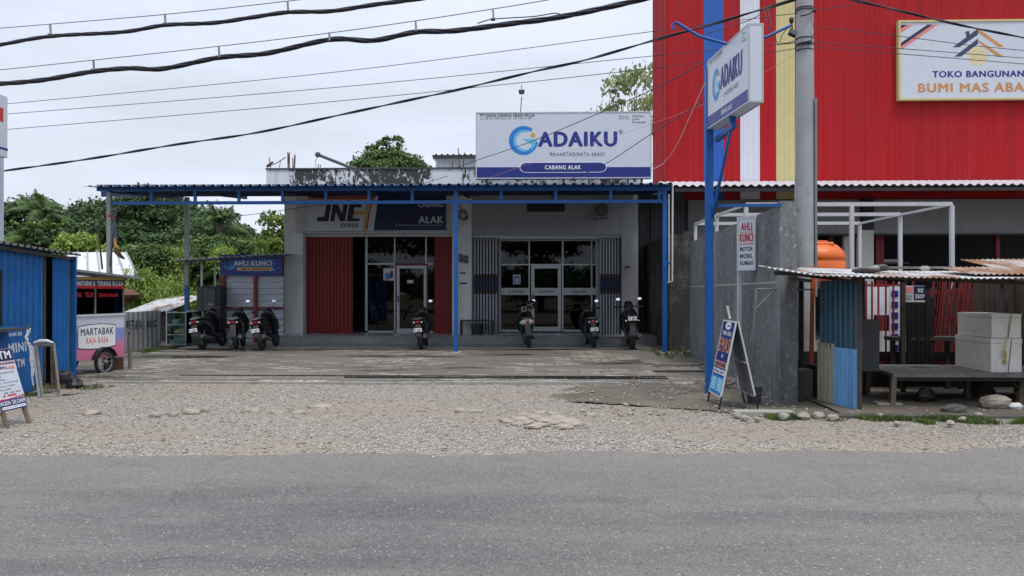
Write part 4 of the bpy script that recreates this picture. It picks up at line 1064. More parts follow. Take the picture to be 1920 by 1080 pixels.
b = MB('dark_grey'); b.box(rx(1247), rx(2500), RY + .06, RY + 2.5, zt_ - .2, zt_ - .1); b.box(rx(1247), rx(2500), RY + .3, RY + .36, zb_, zt_ - .2); b.build('backing', rb)
b = MB('grey_wall')
b.box(rx(1262), rx(2500), RY + .02, RY + .3, rz_(441), zb_ - .02)
b.box(rx(1268), rx(1330), RY - .35, RY + .02, rz_(452), rz_(436)); b.mat('white_wall'); b.box(rx(1612), rx(1636), RY - .1, RY + .3, 0, rz_(433)); b.box(rx(1590), rx(1602), RY + .31, RY + .5, 0, rz_(442))
b.build('wall', rb)
b = MB('black'); b.box(rx(1268), rx(1290), RY - .05, RY + .01, 0, zb_); b.box(rx(1265), rx(2500), RY - .03, RY + .02, rz_(443), rz_(439.5)); b.box(rx(1614), rx(1636), RY - .12, RY + .015, rz_(433), rz_(375)); b.build('column', rb, 'dark steel column and lintel')
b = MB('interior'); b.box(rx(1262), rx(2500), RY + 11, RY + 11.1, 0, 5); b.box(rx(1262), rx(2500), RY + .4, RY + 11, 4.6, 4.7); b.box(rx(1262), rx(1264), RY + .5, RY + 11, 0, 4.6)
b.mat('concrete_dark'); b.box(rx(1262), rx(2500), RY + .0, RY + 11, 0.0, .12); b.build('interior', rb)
for px in (1530, 1570, 1648, 1660, 1668, 1890): b = MB('red_paint'); b.bar((rx(px), RY + .6, 0.1), (rx(px), RY + .6, 4.5), .13); b.build('steel_column', rb)
b = MB('red_paint')
for k in range(6): b.box(rx(1640), rx(1700), RY + 4, RY + 4.8, .4 + .6 * k, .45 + .6 * k)
b.build('goods_rack', rb)
b = MB('white_bright'); b.box(rx(1716), rx(1776), RY + 3, RY + 3.4, rz_(486), rz_(480)); b.mat('mid_grey'); b.box(rx(1700), rx(1786), RY + 2.9, RY + 3.6, rz_(489), rz_(486.5)); b.build('daylight_shelf', rb)  # white box stands for daylight through a gap, over a grey shelf
# store sign
ss = empty('store_sign', (rx(1835), RY - .12, rz_(193)), label='white store sign with a golden seal under two roof chevrons, cream frame', cat='shop sign')
SY = RY - .17; sx = lambda px: ax(px, SY); sz = lambda py: az(py, SY)
b = MB('white_sign'); b.box(sx(1688), sx(1982), SY, SY + .12, sz(191), sz(48)); b.build('panel', ss)
b = MB('clad_cream'); b.box(sx(1685), sx(1689), SY - .03, SY + .14, sz(193), sz(45.5)); b.box(sx(1981), sx(1985), SY - .03, SY + .14, sz(193), sz(45.5)); b.box(sx(1689), sx(1981), SY - .03, SY + .14, sz(49), sz(45.5)); b.box(sx(1689), sx(1981), SY - .03, SY + .14, sz(193), sz(189.5)); b.build('frame', ss)
b = MB('slate'); s_ = (sx(1885) - sx(1685)) / 200; b.M = front((sx(1685), SY, sz(193)))
U = lambda p: (p - 1685) * s_; V = lambda p: (193 - p) * s_
P2 = lambda m, L, w=.003: (b.mat(m), b.prism([(U(x), V(y)) for x, y in L], .001, w))
P2('slate', [(1787, 92.5), (1800, 92.5), (1835, 69), (1835, 57)]); P2('slate', [(1812, 66), (1819, 66), (1819, 68), (1813, 72)], .004); P2('slate', [(1813, 74), (1819, 70), (1819, 62), (1813, 62)]); P2('slate', [(1809, 66), (1813, 62), (1813, 65)])
P2('slate', [(1790, 110.5), (1803, 110.5), (1835, 86), (1835, 76)])
P2('tan', [(1835, 57), (1835, 65), (1872, 92.5), (1884, 92.5)]); P2('tan', [(1836, 79), (1836, 84), (1871, 111.5), (1884, 111.5)])
b.mat('pale_gold'); b.prism([(U(1834) + s_ * 19 * math.cos(R(a)), V(109) + s_ * 19 * math.sin(R(a))) for a in range(0, 360, 15)], .0005, .0008)
b.mat('gold')
for r_ in (18.5, 14, 11.5): b.arcband(U(1834), V(109), s_ * (r_ - .6), s_ * r_, 0, 360, .0009, .0014, 28)
for k in range(8): b.rect(U(1824), U(1844), V(117 - 2.2 * k), V(116.4 - 2.2 * k), .0009, .0013)
for q in ((1690, 56, 1701, 48.7, 'navy_dark'), (1690, 64, 1713, 48.7, 'salmon'),): pass
P2('navy_dark', [(1690, 56), (1702, 48.7), (1690, 48.7)]); P2('salmon', [(1690, 64), (1714, 48.7), (1702, 48.7), (1690, 56)])
P2('navy_dark', [(1690, 90), (1750, 48.7), (1740, 48.7), (1690, 83)]); P2('salmon', [(1690, 97), (1760, 48.7), (1750, 48.7), (1690, 90)])
b.heavy('TOKO BANGUNAN', U(1749), U(1921), V(150), V(137.5), .002, 'letter_navy', .06)
b.heavy('BUMI MAS ABADI', U(1722), U(1950), V(178.5), V(160.5), .002, 'tan', .06)
b.mat('mid_grey'); b.rect(U(1834.8), U(1835.1), V(190), V(178), .0005, .0012); b.rect(U(1834.8), U(1835.1), V(57), V(48.5), .0005, .0012)
b.build('lettering', ss)
# front awning
aw = empty('awning', (rx(1600), 22.2, 4.4), label='long pale corrugated awning across the front of the red store', cat='awning')
AY = 22.6
b = MB('roof_pink'); za = az(349, AY); zb2 = rz_(343); b.M = frame((ax(1264, AY), AY, za), (1, 0, 0), (0, RY - .06 - AY, zb2 - za)); b.corr(0, 18, 0, math.hypot(RY - .06 - AY, zb2 - za), .24, .03, .004, 'sine'); b.build('roof_sheet', aw)
b = MB('rust'); b.mat('dark_grey'); b.box(ax(1268, AY), ax(1268, AY) + 17.5, AY + .1, AY + .18, za - .16, za - .06); b.box(ax(1268, AY), ax(1268, AY) + 17.5, RY - .2, RY - .1, zb2 - .22, zb2 - .1)
for k in range(9): b.bar((ax(1280, AY) + 2.1 * k, AY + .1, za - .08), (ax(1280, AY) + 2.1 * k, RY - .1, zb2 - .14), .05, .07)
b.build('frame', aw)

# ================================================================== block wall and stained wall
b = MB('blockwork'); bxx = gd(1253, 664).x; b.box(ax(1256, 20.0), ax(1300, 20.0), 20.0, 25.2, 0, az(440, 20.0))
tag(b.build('block_wall'), 'dark unplastered concrete block wall behind the end of the stained wall', 'wall')
sw = empty('boundary_wall', (4.1, 14.5, 0), label='tall streaky grey concrete wall running back from the verge', cat='wall')
A0 = gd(1458, 757, .0); A1 = gd(1293, 668, .0)
b = MB('stained'); d = (A1 - A0); n_ = Vector((d.y, -d.x, 0)).normalized() * .16
if n_.x < 0: n_ = -n_
top0 = az(388, A0.y); top1 = az(455, A1.y); zl0 = az(530, A0.y); zl1 = az(538, A1.y)
def slabq(b, p0, p1, z00, z01, z10, z11, n):
    b.add([(p0.x, p0.y, z00), (p1.x, p1.y, z10), (p1.x, p1.y, z11), (p0.x, p0.y, z01), (p0.x + n.x, p0.y + n.y, z00), (p1.x + n.x, p1.y + n.y, z10), (p1.x + n.x, p1.y + n.y, z11), (p0.x + n.x, p0.y + n.y, z01)],
          [(0, 3, 2, 1), (4, 5, 6, 7), (0, 1, 5, 4), (3, 7, 6, 2), (0, 4, 7, 3), (1, 2, 6, 5)])
slabq(b, A0, A1, -.05, zl0, -.05, zl1, n_); b.build('lower_panel', sw)
b = MB('stained'); q = n_ * .85; slabq(b, A0 + n_ * .12, A1 + n_ * .12, zl0 + .012, top0, zl1 + .012, top1, q); b.build('upper_panel', sw)
b = MB('stained'); b.box(A0.x, A0.x + .24, A0.y - .12, A0.y - .005, -.05, top0 + .06); b.build('pier', sw)
b = MB('concrete'); o_ = n_ * -.02; slabq(b, A0 + o_, A1 + o_, zl0 - .01, zl0 + .02, zl1 - .01, zl1 + .02, n_ * .1); b.build('seam_ledge', sw)
b = MB('blue_paint'); b.bar((ax(1336, 11.9), 11.9, az(387, 11.9)), (ax(1461, A0.y - .1), A0.y - .17, az(387, A0.y - .1)), .045); tag(b.build('tie_bar'), 'thin blue steel bar from the sign post to the stained wall', 'bar')

# ================================================================== lattice frame
lf = empty('steel_frame', (6, 17, 0), label='open white steel tube frame standing behind the orange tank', cat='frame')
LH = 1.6 + 160 * 15 / F_PX
rows = [(15.0, 1399, 1785), (17.0, 1344, 1688), (19.2, 1304, 1612)]
b = MB('white_metal')
pts = []
for (y, a, c) in rows:
    xl, xr = ax(a, y), ax(c, y); pts.append((xl, xr, y))
    b.bar((xl, y, LH), (xr, y, LH), .055, .075)
xl, xr = pts[0][0], pts[0][1]
for i in range(2):
    for k in (0, 1): b.bar((pts[i][k], pts[i][2], LH - .01), (pts[i + 1][k], pts[i + 1][2], LH - .01), .045, .05)
b.build('beam', lf)
for (y, x) in [(15.0, pts[0][0]), (15.0, pts[0][1]), (15.0, ax(1597, 15)), (17.0, pts[1][0]), (17, pts[1][1]), (19.2, pts[2][0]), (19.2, pts[2][1])]:
    b = MB('white_metal'); b.bar((x, y, 0), (x, y, LH - .03), .07); b.build('post', lf)

# ================================================================== utility pole
up = empty('utility_pole', (ax(1508, 12.9), 12.9, 0), label='thick tapering grey concrete utility pole with bands of wires', cat='utility pole')
b = MB('pole')
x0 = ax(1509, 12.9)
b.tube([(x0 - .02, 12.9, -.2), (x0 - .01, 12.9, 2.2), (x0 + .005, 12.9, 4.0), (x0 + .01, 12.9, 9.5)], [.185, .165, .150, .112], 20); b.build('shaft', up)
b = MB('mid_grey'); b.box(x0 + .12, x0 + .155, 12.76, 12.80, 1.5, 4.75); b.build('cable_duct', up)
for py in (22, 26, 78, 88, 91, 100): b = MB('steel_wire'); b.torus((x0, 12.9, az(py, 12.9)), .142, .010, 'z', 20, 4); b.build('band', up)
b = MB('cable')
for k in range(5):
    q = [at(1494 + rnd.uniform(-3, 3), 92 + rnd.uniform(-8, 8), 12.72), at(1506, 84 + rnd.uniform(-6, 6), 12.70), at(1522, 88 + rnd.uniform(-14, 6), 12.74)]; b.tube(q, .006, 4)
b.tube([at(1527, 20, 12.75), at(1515, 27, 12.7), at(1500, 30, 12.72)], .012, 5); b.ell(tuple(at(1527, 20, 12.75)), (.03, .03, .03), 8, 6); b.tube([at(1524, 40, 12.74), at(1527, 60, 12.74), at(1518, 84, 12.72)], .005, 4)
b.build('loose_wire', up)

# ================================================================== projecting sign on the blue post
ps = empty('post_sign', (ax(1330, 11.9), 11.9, 0), label='white box sign on a blue steel post, end-on to the road', cat='sign post')
YF, YN = 11.9, 10.2
xsg = 2.70
ztp, zbt = 5.10, 4.07
b = MB('blue_paint'); xp = ax(1330, 11.95); b.box(xp - .055, xp + .055, 11.9, 12.01, 0, ztp - .1); b.build('post', ps)
b = MB('blue_paint'); b.bar((xsg + .1, 11.98, az(262, 11.9)), (xsg + .1, 10.95, az(262, 11.9) + .0), .07); b.bar((xsg + .1, 11.05, az(262, 11.9)), (xsg + .1, 11.05, zbt), .08); b.bar((xp + .03, 11.98, az(420, 11.9)), (xsg + .1, 11.15, az(264, 11.9)), .04); b.build('bracket', ps)
Lg = math.hypot(.16, 1.7); TH = .19; Hg = ztp - zbt
Mg = frame((2.64, YF, zbt), (.16, -1.7, 0), (0, 0, 1))
b = MB('white_sign'); b.M = Mg; b.box(0, Lg, 0, Hg, -TH, 0, .004); b.build('panel', ps)
b = MB('alu'); b.M = Mg
for (ya, yb) in ((-.004, .02), (Lg - .02, Lg + .004)):
    b.box(ya, yb, -.006, .02, -TH - .006, .006); b.box(ya, yb, Hg - .02, Hg + .006, -TH - .006, .006)
    for x in (-TH - .006, -.014): b.box(ya, yb, .02, Hg - .02, x, x + .02)
for z in (-.006, Hg - .014):
    for x in (-TH - .006, -.014): b.box(.02, Lg - .02, z, z + .02, x, x + .02)
for k in range(9):
    for x in (-.006, -TH + .006): b.ell((Lg + .006, .06 + .115 * k, x), (.004, .007, .007), 6, 4)
b.build('frame', ps)
b = MB('navy'); b.M = Mg; s1 = 1.66 / 330
b2 = (1.66 / 330); sv = (ztp - zbt) / 125
class _Sc: pass
def logo_tall(b):
    U = lambda p: .02 + (p - 892) * s1; V = lambda p: (335 - p) * sv
    b.mat('letter_navy'); b.prism([(U(894), V(334)), (U(1220), V(334)), (U(1220), V(313)), (U(894), V(313))], .001, .003)
    b.text('CABANG ALAK', U(1012), U(1105), V(327), V(318), .004, 'white_bright', .02)
    b.text('PT GADAI CAHAYA ABADI MULIA', U(901), U(1025), V(219), V(213), .002, 'letter_black', .01); b.text('Izin OJK No : KEP-5/NB.1/2021', U(901), U(1010), V(224), V(221), .002, 'letter_black', 0)
    for i, w in enumerate(('Otoritas', 'Jasa', 'Keuangan')): b.text(w, U(1180), U(1180 + (24, 14, 30)[i]), V(220.4 + 6 * i), V(216 + 6 * i), .002, 'letter_black', .01)
    s = s1 * 1.0
    b.mat('slate'); cu, cv = U(968), V(266)
    n = 28
    for (ro, ri, a0, a1, m, w, off) in ((34, 21, 50, 350, 'logo_blue', .001, 5), (22.5, 18, 70, 300, 'logo_cyan', .0035, 3)):
        b.mat(m); sva = sv / s1 * .84
        for i in range(n):
            q = [R(a0 + (a1 - a0) * (i + k) / n) for k in (0, 1)]
            b.prism([(cu + ro * s * math.cos(q[0]), cv + ro * s * sva * math.sin(q[0])), (cu + ro * s * math.cos(q[1]), cv + ro * s * sva * math.sin(q[1])), (cu + off * s + ri * s * math.cos(q[1]), cv + ri * s * sva * math.sin(q[1])), (cu + off * s + ri * s * math.cos(q[0]), cv + ri * s * sva * math.sin(q[0]))], w, w + .002)
    b.mat('logo_cyan'); b.prism([(U(965), V(262)), (U(1000), V(263)), (U(995), V(285)), (U(985), V(274))], .0055, .007)
    b.mat('gold'); b.prism([(U(991) + s * 6 * math.cos(R(a)), V(250) + s * 6 * math.sin(R(a))) for a in range(0, 360, 20)], .001, .005)
    b.heavy('ADAIKU', U(1004), U(1180), V(282), V(242), .002, 'letter_navy', .05); b.text('R', U(1184), U(1189), V(247), V(242), .002, 'letter_navy')
    b.text('by HARTADINATA ABADI', U(1034), U(1150), V(300), V(290), .002, 'letter_black', -.002)
logo_tall(b); b.build('lettering', ps)
b = MB('navy'); b.M = frame(Mg @ Vector((Lg, 0, -TH)), (-.16, 1.7, 0), (0, 0, 1)); logo_tall(b); b.build('lettering', ps)
b = MB('blue_paint'); ym = 11.05
b.tube([(xsg + .02, ym, ztp + .005), (xsg - .15, ym, ztp + .05), (xsg - .38, ym, ztp + .12), at(1268, 42, ym)], .022, 6); b.tube([(xsg + .18, ym, ztp - .02), at(1440, 68, ym), at(1482, 48, ym)], .022, 6); b.tube([at(1268, 42, ym), at(1261, 46, ym), at(1264, 56, ym)], .02, 6)
b.build('lamp_arm', ps)
b = MB('black'); c = at(1486, 62, ym); b.M = Matrix.Translation(c) @ Matrix.Rotation(R(25), 4, 'Y') @ Matrix.Rotation(R(-25), 4, 'X'); b.box(-.055, .055, -.03, .03, -.05, .05, .008); b.M = Matrix.Identity(4); c2 = at(1484, 38, ym); b.ell(tuple(c2), (.035, .035, .05), 8, 6); b.tube([c2, c], .012, 5)
b.build('floodlight', ps)
b = MB('cable'); b.tube([at(1482, 46, ym), at(1466, 66, ym), at(1462, 82, ym), at(1478, 80, ym), at(1494, 76, 12.6)], .006, 5); b.tube([at(1438, 10, 11.6), at(1445, 40, 11.4), at(1448, 66, 11.3), at(1460, 84, 11.3), at(1490, 78, 12.7)], .006, 5); b.tube([at(1432, 12, 11.6), at(1436, 30, 11.4), at(1442, 60, 11.3)], .006, 5); b.build('loose_wire', ps)

# ================================================================== locksmith sign on white post
ls = empty('locksmith_sign', (ax(1386, 12.6), 12.6, 0), label='narrow white-framed board on a thin white post by the stained wall', cat='sign')
b = MB('white_metal'); xq = ax(1386, 12.6); b.bar((xq, 12.6, 0), (xq, 12.6, az(409, 12.6)), .055); b.build('post', ls)
q0 = at(1388, 405, 12.55); q1 = at(1410, 405, 12.2)
b = MB('white_sign'); uu = Vector((q1.x - q0.x, q1.y - q0.y, 0)); Lw = .40; uu.normalize(); H_ = az(408, 12.4) - az(509, 12.4)
uu = Vector((.60, -.80, 0)); Lw = .36
org = Vector((xq - .02, 12.6, az(508, 12.6)))
b.M = frame(org, uu, (0, 0, 1)); b.rect(.03, Lw - .03, .03, H_ - .03, .0, .015); b.build('panel', ls)
b = MB('white_metal'); b.M = frame(org, uu, (0, 0, 1))
b.rect(0, .03, 0, H_, -.01, .025); b.rect(Lw - .03, Lw, 0, H_, -.01, .025); b.rect(.03, Lw - .03, H_ - .03, H_, -.01, .025); b.rect(.03, Lw - .03, 0, .03, -.01, .025); b.build('frame', ls)
b = MB('red_letter'); b.M = frame(org, uu, (0, 0, 1))
b.heavy('AHLI', .07, Lw - .07, H_ * .74, H_ * .89, .016, 'red_letter', .04); b.heavy('KUNCI', .05, Lw - .05, H_ * .53, H_ * .69, .016, 'red_letter', .04); b.rect(.05, Lw - .05, H_ * .485, H_ * .50, .015, .018); b.rect(.05, Lw - .05, H_ * .705, H_ * .715, .015, .018)
for i, w in enumerate(('MOTOR', 'MOBIL', 'RUMAH')): b.text(w, .06, Lw - .06, H_ * (.36 - .13 * i), H_ * (.44 - .13 * i), .016, 'letter_black', .04)
b.build('lettering', ls)

# ================================================================== folding sign
fs = empty('folding_sign', (2.68, 10.65, 0), label='tall navy and orange folding sign standing by the blue post', cat='sidewalk sign')
TZ = 1.19; ya, yb = 10.27, 10.94; xl_, xr_, xm = 2.42, 2.94, 2.66
def lean(xbase, x_top, y, t): return Vector((xbase + (x_top - xbase) * t, y, .02 + (TZ - .02) * t))
for y in (ya, yb):
    b = MB('black'); b.bar(lean(xl_, xm, y, 0), lean(xl_, xm, y, .16), .02); b.build('leg', fs); b = MB('black'); b.bar(lean(xr_, xm + .02, y, 0), lean(xr_, xm + .02, y, .17 if y == ya else .6), .02); b.build('leg', fs)
vdir = lean(xl_, xm, ya, 1) - lean(xl_, xm, ya, 0); Lp = vdir.length * .86
o1 = lean(xl_, xm, yb, .14)
Mf = frame(o1, (0, -1, 0), vdir)
b = MB('navy'); b.M = Mf; W_ = yb - ya; b.rect(.02, W_ - .02, .02, Lp - .02, .0, .012); b.build('front_panel', fs)
b = MB('white_metal'); b.M = Mf
for q in ((0, .02, 0, Lp), (W_ - .02, W_, 0, Lp), (.02, W_ - .02, 0, .02), (.02, W_ - .02, Lp - .02, Lp)): b.rect(*q, -.004, .018)
b.build('frame', fs)
b = MB('white_bright'); b.M = Mf; u0, u1 = .04, W_ - .04
b.prism([(W_ / 2 + .15 * math.cos(R(a)), Lp * .93 + .055 * math.sin(R(a))) for a in range(0, 360, 20)], .0125, .014); mini_logo(b, W_ / 2 - .13, Lp * .905, .06); b.text('GADAIKU', W_ / 2 - .06, W_ / 2 + .12, Lp * .915, Lp * .945, .0145, 'letter_navy', .03)
b.text('TERIMA GADAI', u0 + .06, u1 - .06, Lp * .80, Lp * .86, .0125, 'white_bright', .04); b.heavy('EMAS', u0 + .01, u1 - .01, Lp * .57, Lp * .77, .0125, 'tan', .05)
b.text('DAN', W_ / 2 - .06, W_ / 2 + .06, Lp * .50, Lp * .545, .0125, 'white_bright', .04); b.mat('tan'); b.rect(u0, u1, Lp * .365, Lp * .45, .0125, .014); b.text('ELEKTRONIK', u0 + .02, u1 - .02, Lp * .38, Lp * .435, .0145, 'navy', .04)
b.mat('white_bright'); b.rect(u0, u1, Lp * .28, Lp * .345, .0125, .014); b.text('PROSES CEPAT', u0 + .03, u1 - .03, Lp * .295, Lp * .33, .0145, 'letter_navy', .03)
b.mat('logo_blue'); b.rect(.022, W_ - .022, .03, Lp * .26, .0125, .0145); b.mat('logo_cyan'); b.rect(u0, W_ / 2 - .02, .06, Lp * .23, .015, .0165); b.rect(W_ / 2 + .02, u1, .06, Lp * .23, .015, .0165)
b.mat('white_bright')
for k in range(5): b.rect(u0 + .03, W_ / 2 - .05, .08 + .035 * k, .09 + .035 * k, .017, .018); b.rect(W_ / 2 + .05, u1 - .03, .08 + .035 * k, .09 + .035 * k, .017, .018)
b.build('lettering', fs)
vd2 = lean(xr_, xm + .02, ya, 1) - lean(xr_, xm + .02, ya, 0); o2 = lean(xr_, xm + .02, ya, .15)
M2 = frame(o2, (0, 1, 0), vd2); L2 = vd2.length * .85
b = MB('mid_grey'); b.M = M2; b.rect(.02, W_ - .02, .02, L2, -.006, .006); b.mat('white_metal'); b.rect(0, .02, 0, L2, -.01, .01); b.rect(W_ - .02, W_, 0, L2, -.01, .01); b.rect(.02, W_ - .02, L2 * .45, L2 * .47, -.03, -.008); b.rect(0.02, W_ - .02, 0.0, .02, -.01, .01); b.build('back_panel', fs)
b = MB('cream_body'); p = at(1369, 598, 10.6); b.bar(p, p + Vector((-.04, 0, .18)), .03, .01); b.build('hinge_tab', fs)
# bucket
bk = empty('bucket', (gd(1418, 762).x, gd(1418, 762).y, 0), label='grey plastic bucket standing beside the folding sign', cat='bucket')
b = MB('dark_grey'); c = gd(1418, 762); b.M = Matrix.Translation((c.x, c.y + .1, .03)); b.loft([(0, 0, 0, .085, .085), (0, 0, .24, .115, .115)], 18, 2, 'z'); b.build('body', bk)
b = MB('mid_grey'); b.M = Matrix.Translation((c.x, c.y + .1, .03)); b.torus((0, 0, .245), .115, .010, 'z', 24, 6); b.tube([(-.115, 0, .23), (-.1, -.09, .17), (0, -.13, .14), (.1, -.09, .17), (.115, 0, .23)], .004, 5); b.build('rim', bk)
# hook frame
hf = empty('pipe_hook', (ax(1412, 11), 11.0, 0), label='bent rusty pipe stand with a crossbar in front of the wall', cat='pipe stand')
b = MB('wood_grey'); b.mat('mid_grey'); b.tube([gd(1410, 752) , at(1412, 640, 11.1), at(1418, 542, 11.1)], .014, 6); b.tube([at(1418, 542, 11.1), at(1526, 543, 11.1)], .013, 6); b.tube([at(1419, 577, 11.1), at(1454, 543, 11.1)], .012, 6); b.tube([at(1474, 538, 11.1), at(1500, 541, 11.05)], .012, 6); b.build('pipe', hf)

# ================================================================== tank
tk = empty('water_tank', (ax(1530, 14.2), 14.2, 0), label='orange plastic water tank raised behind the utility pole', cat='water tank')
b = MB('orange'); ty = 14.4; cx, rr = ax(1530, ty), .51; zt2, zs = az(455, ty), az(476, ty)
prof = [(.0, zt2), (.20, zt2), (.22, zt2 - .03), (.36, zt2 - .06), (.46, zs + .05), (rr, zs - .04), (rr, zs - .12), (rr - .015, zs - .14), (rr, zs - .16), (rr, 1.72), (rr - .03, 1.68), (0, 1.68)]
vs_ = []; fs_ = []; n = 36
for (r_, z) in prof:
    for k in range(n): vs_.append((cx + max(.001, r_) * math.cos(2 * math.pi * k / n), ty + max(.001, r_) * math.sin(2 * math.pi * k / n), z))
for i in range(len(prof) - 1):
    for k in range(n): fs_.append((i * n + k, (i + 1) * n + k, (i + 1) * n + (k + 1) % n, i * n + (k + 1) % n))
b.add(vs_, fs_, True); b.box(cx - .12, cx + .2, ty - .36, ty - .1, zt2 - .18, zt2 - .02, .02); b.build('tank', tk)
b = MB('orange'); b.torus((cx, ty, zt2 + .0), .19, .02, 'z', 24, 6); b.build('lid', tk)
b = MB('red_paint')
for sx_ in (-.4, .4):
    for sy_ in (-.4, .4): b.bar((cx + sx_, ty + sy_, 0), (cx + sx_, ty + sy_, 1.66), .05)
b.box(cx - .5, cx + .5, ty - .5, ty + .5, 1.64, 1.68)
b.build('stand', tk)
# orange pipe and gate bars by the shed
b = MB('orange'); b.bar(at(1524, 500, 12.0), at(1521, 690, 12.0), .05); tag(b.build('pipe'), 'upright orange pipe beside the faded blue sheets', 'pipe')
gt = empty('low_gate', (ax(1500, 13.5), 13.5, 0), label='rusty red metal gate standing behind the pole', cat='gate')
b = MB('red_paint')
for px in (1483, 1496, 1509, 1519): b.bar((ax(px, 13.3), 13.3, .45), (ax(px, 13.3), 13.3, 1.75), .02)
for py in (672, 690, 545): b.bar(at(1481, py, 13.3), at(1530, py, 13.3), .03)
b.build('frame', gt)
b = MB('black'); b.mat('concrete_dark'); b.box(ax(1480, 11.2), ax(1524, 11.2), 11.2, 11.5, 0, az(692, 11.2)); tag(b.build('low_wall'), 'dark low concrete block between stained wall and stall', 'wall')

# ================================================================== market stall
ms = empty('market_stall', (5.8, 10.6, 0), label='open market stall under a low rusty corrugated roof', cat='stall')
def roofq(b, p00, p10, p11, pitch=.075, amp=.010):
    """corrugated sheet from corner p00 along p10 (waves) and p11 (slope)"""
    p00, p10, p11 = Vector(p00), Vector(p10), Vector(p11); b.M = frame(p00, p10 - p00, p11 - p00); L = (p10 - p00).length
    b.corr(0, L, 0, (p11 - p00).length, pitch, amp, .003, 'sine', 4, lambda u, v: .012 * mnoise.noise(Vector((u * 1.3, v * 1.3, 1)))); b.M = Matrix.Identity(4)
r0 = at(1434, 500, 9.9); r1 = at(1535, 516, 9.9)
b = MB('roof_old'); roofq(b, r0, r1, r0 + Vector((0, .30, .02))); roofq(b, r0.lerp(r1, .45) + Vector((0, .28, .03)), r1 + Vector((0, .28, .022)), r0.lerp(r1, .45) + Vector((0, .9, .05))); b.build('roof_sheet', ms, 'bent pale roof sheet hanging over the passage')
r2 = at(1532, 516, 9.85); r3 = at(1790, 521, 9.85)
b = MB('roof_old'); roofq(b, r2, r3, r2 + Vector((0, 2.0, .16))); b.build('roof_sheet', ms)
r5 = at(1990, 524, 9.8) + Vector((0, 0, .012))
b = MB('roof_rust'); roofq(b, (5.55, 10.0, 1.815), (9.0, 10.0, 1.80), (5.55, 10.85, 1.925)); roofq(b, (6.3, 10.7, 1.90), (9.4, 10.7, 1.90), (6.3, 11.65, 2.06)); b.mat('roof_old'); roofq(b, at(1785, 521, 9.85), r5 + Vector((.5, 0, 0)), at(1785, 521, 9.85) + Vector((0, 1.5, .12))); b.build('roof_sheet', ms, 'rusty brown roof sheets at the higher end')
b = MB('wood_dark'); b.bar(at(1452, 512, 10.1), at(2000, 534, 10.1), .05, .05); b.bar((4.1, 11.7, 1.83), (7.4, 11.7, 1.9), .05); 
for px in (1520, 1600, 1700, 1800, 1900): b.bar(at(px, 527, 10.1), at(px, 527, 10.1) + Vector((0, 2.0, .12)), .04)
b.build('roof_frame', ms)
for (x, y) in ((4.18, 10.12), (4.05, 11.9), (5.6, 11.95), (7.3, 11.95), (6.95, 10.1)):
    b = MB('wood_dark'); b.bar((x, y, 0), (x, y, 1.75), .06); b.build('post', ms)
# side panel
xs0, ys0 = gd(1598, 775, .03).x, gd(1598, 775, .03).y
pA = Vector((3.97, 11.0, 0)); pB = Vector((4.16, 10.08, 0))
du = (pB - pA).normalized(); Lp_ = (pB - pA).length
Mside = frame(pA, du, (0, 0, 1))
b = MB('beige_sheet'); b.M = Mside; b.corr(0, Lp_ * .47, .06, .88, .085, .012, .003, 'sine'); b.build('side_sheet', ms, 'weathered beige lower side sheet')
b = MB('pale_blue_sheet'); b.M = Mside @ Matrix.Translation((0, 0, .02)); b.corr(Lp_ * .45, Lp_, .02, .84, .085, .012, .003, 'sine'); b.build('side_sheet', ms, 'bright pale blue lower side sheet')
b = MB('dark_blue_sheet'); b.M = Mside @ Matrix.Translation((0, 0, -.03)); b.corr(0, Lp_ * .98, .82, 1.74, .115, .034, .003, 'trap'); b.mat('red_letter'); b.prism([(Lp_ * .83 + .025 * math.cos(R(a)), 1.15 + .05 * math.sin(R(a))) for a in range(0, 360, 30)], .022, .025); b.build('side_sheet', ms, 'dull blue upper side sheet with a red spot')
# back panels
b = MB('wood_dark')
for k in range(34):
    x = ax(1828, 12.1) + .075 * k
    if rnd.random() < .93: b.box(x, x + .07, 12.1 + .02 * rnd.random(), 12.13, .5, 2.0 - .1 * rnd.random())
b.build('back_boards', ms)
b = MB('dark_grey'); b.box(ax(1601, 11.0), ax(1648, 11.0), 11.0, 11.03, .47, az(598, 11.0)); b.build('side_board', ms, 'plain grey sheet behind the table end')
b = MB('black'); b.box(ax(1598, 11.6), ax(1622, 11.6), 11.6, 11.65, .0, 1.8); b.box(4.3, 9.6, 12.6, 12.65, 0, .62); b.box(8.6, 8.65, 9.9, 12.6, 0, 1.9); b.box(4.12, 4.16, 10.2, 12.5, .0, .5); b.build('light_block', ms)  # black sheets added to keep light out of the stall
# red bars
b = MB('red_paint')
for px in (1624, 1635, 1647, 1661, 1675, 1690, 1712): b.bar(at(px, 527, 12.5), at(px, 690, 12.5), .022)
b.bar(at(1622, 535, 12.5), at(1700, 535, 12.5), .03); b.bar(at(1622, 680, 12.5), at(1830, 680, 12.5), .03)
tag(b.build('bar_gate'), 'row of upright dark red bars behind the grey sheet and bench', 'gate')
b = MB('slat_red')
for k in range(24):
    px = 1738 + k * 4.2; o_ = rnd.uniform(-6, 6)
    b.bar(at(px + 14 + o_, 528, 12.9 + .25 * (k % 2)), at(px - 6 + o_, 690, 12.9 + .25 * (k % 2)), .03, .018)
for py in (550, 600, 655): b.bar(at(1738, py, 13.05), at(1835, py - 8, 13.05), .03)
tag(b.build('slat_screen'), 'leaning red slatted screen behind the stall table', 'screen')
b = MB('poster_white'); b.box(ax(1622, 13.2), ax(1672, 13.2), 13.2, 13.22, az(590, 13.2), az(538, 13.2)); b.box(ax(1650, 13.4), ax(1690, 13.4), 13.4, 13.42, .2, az(620, 13.4))
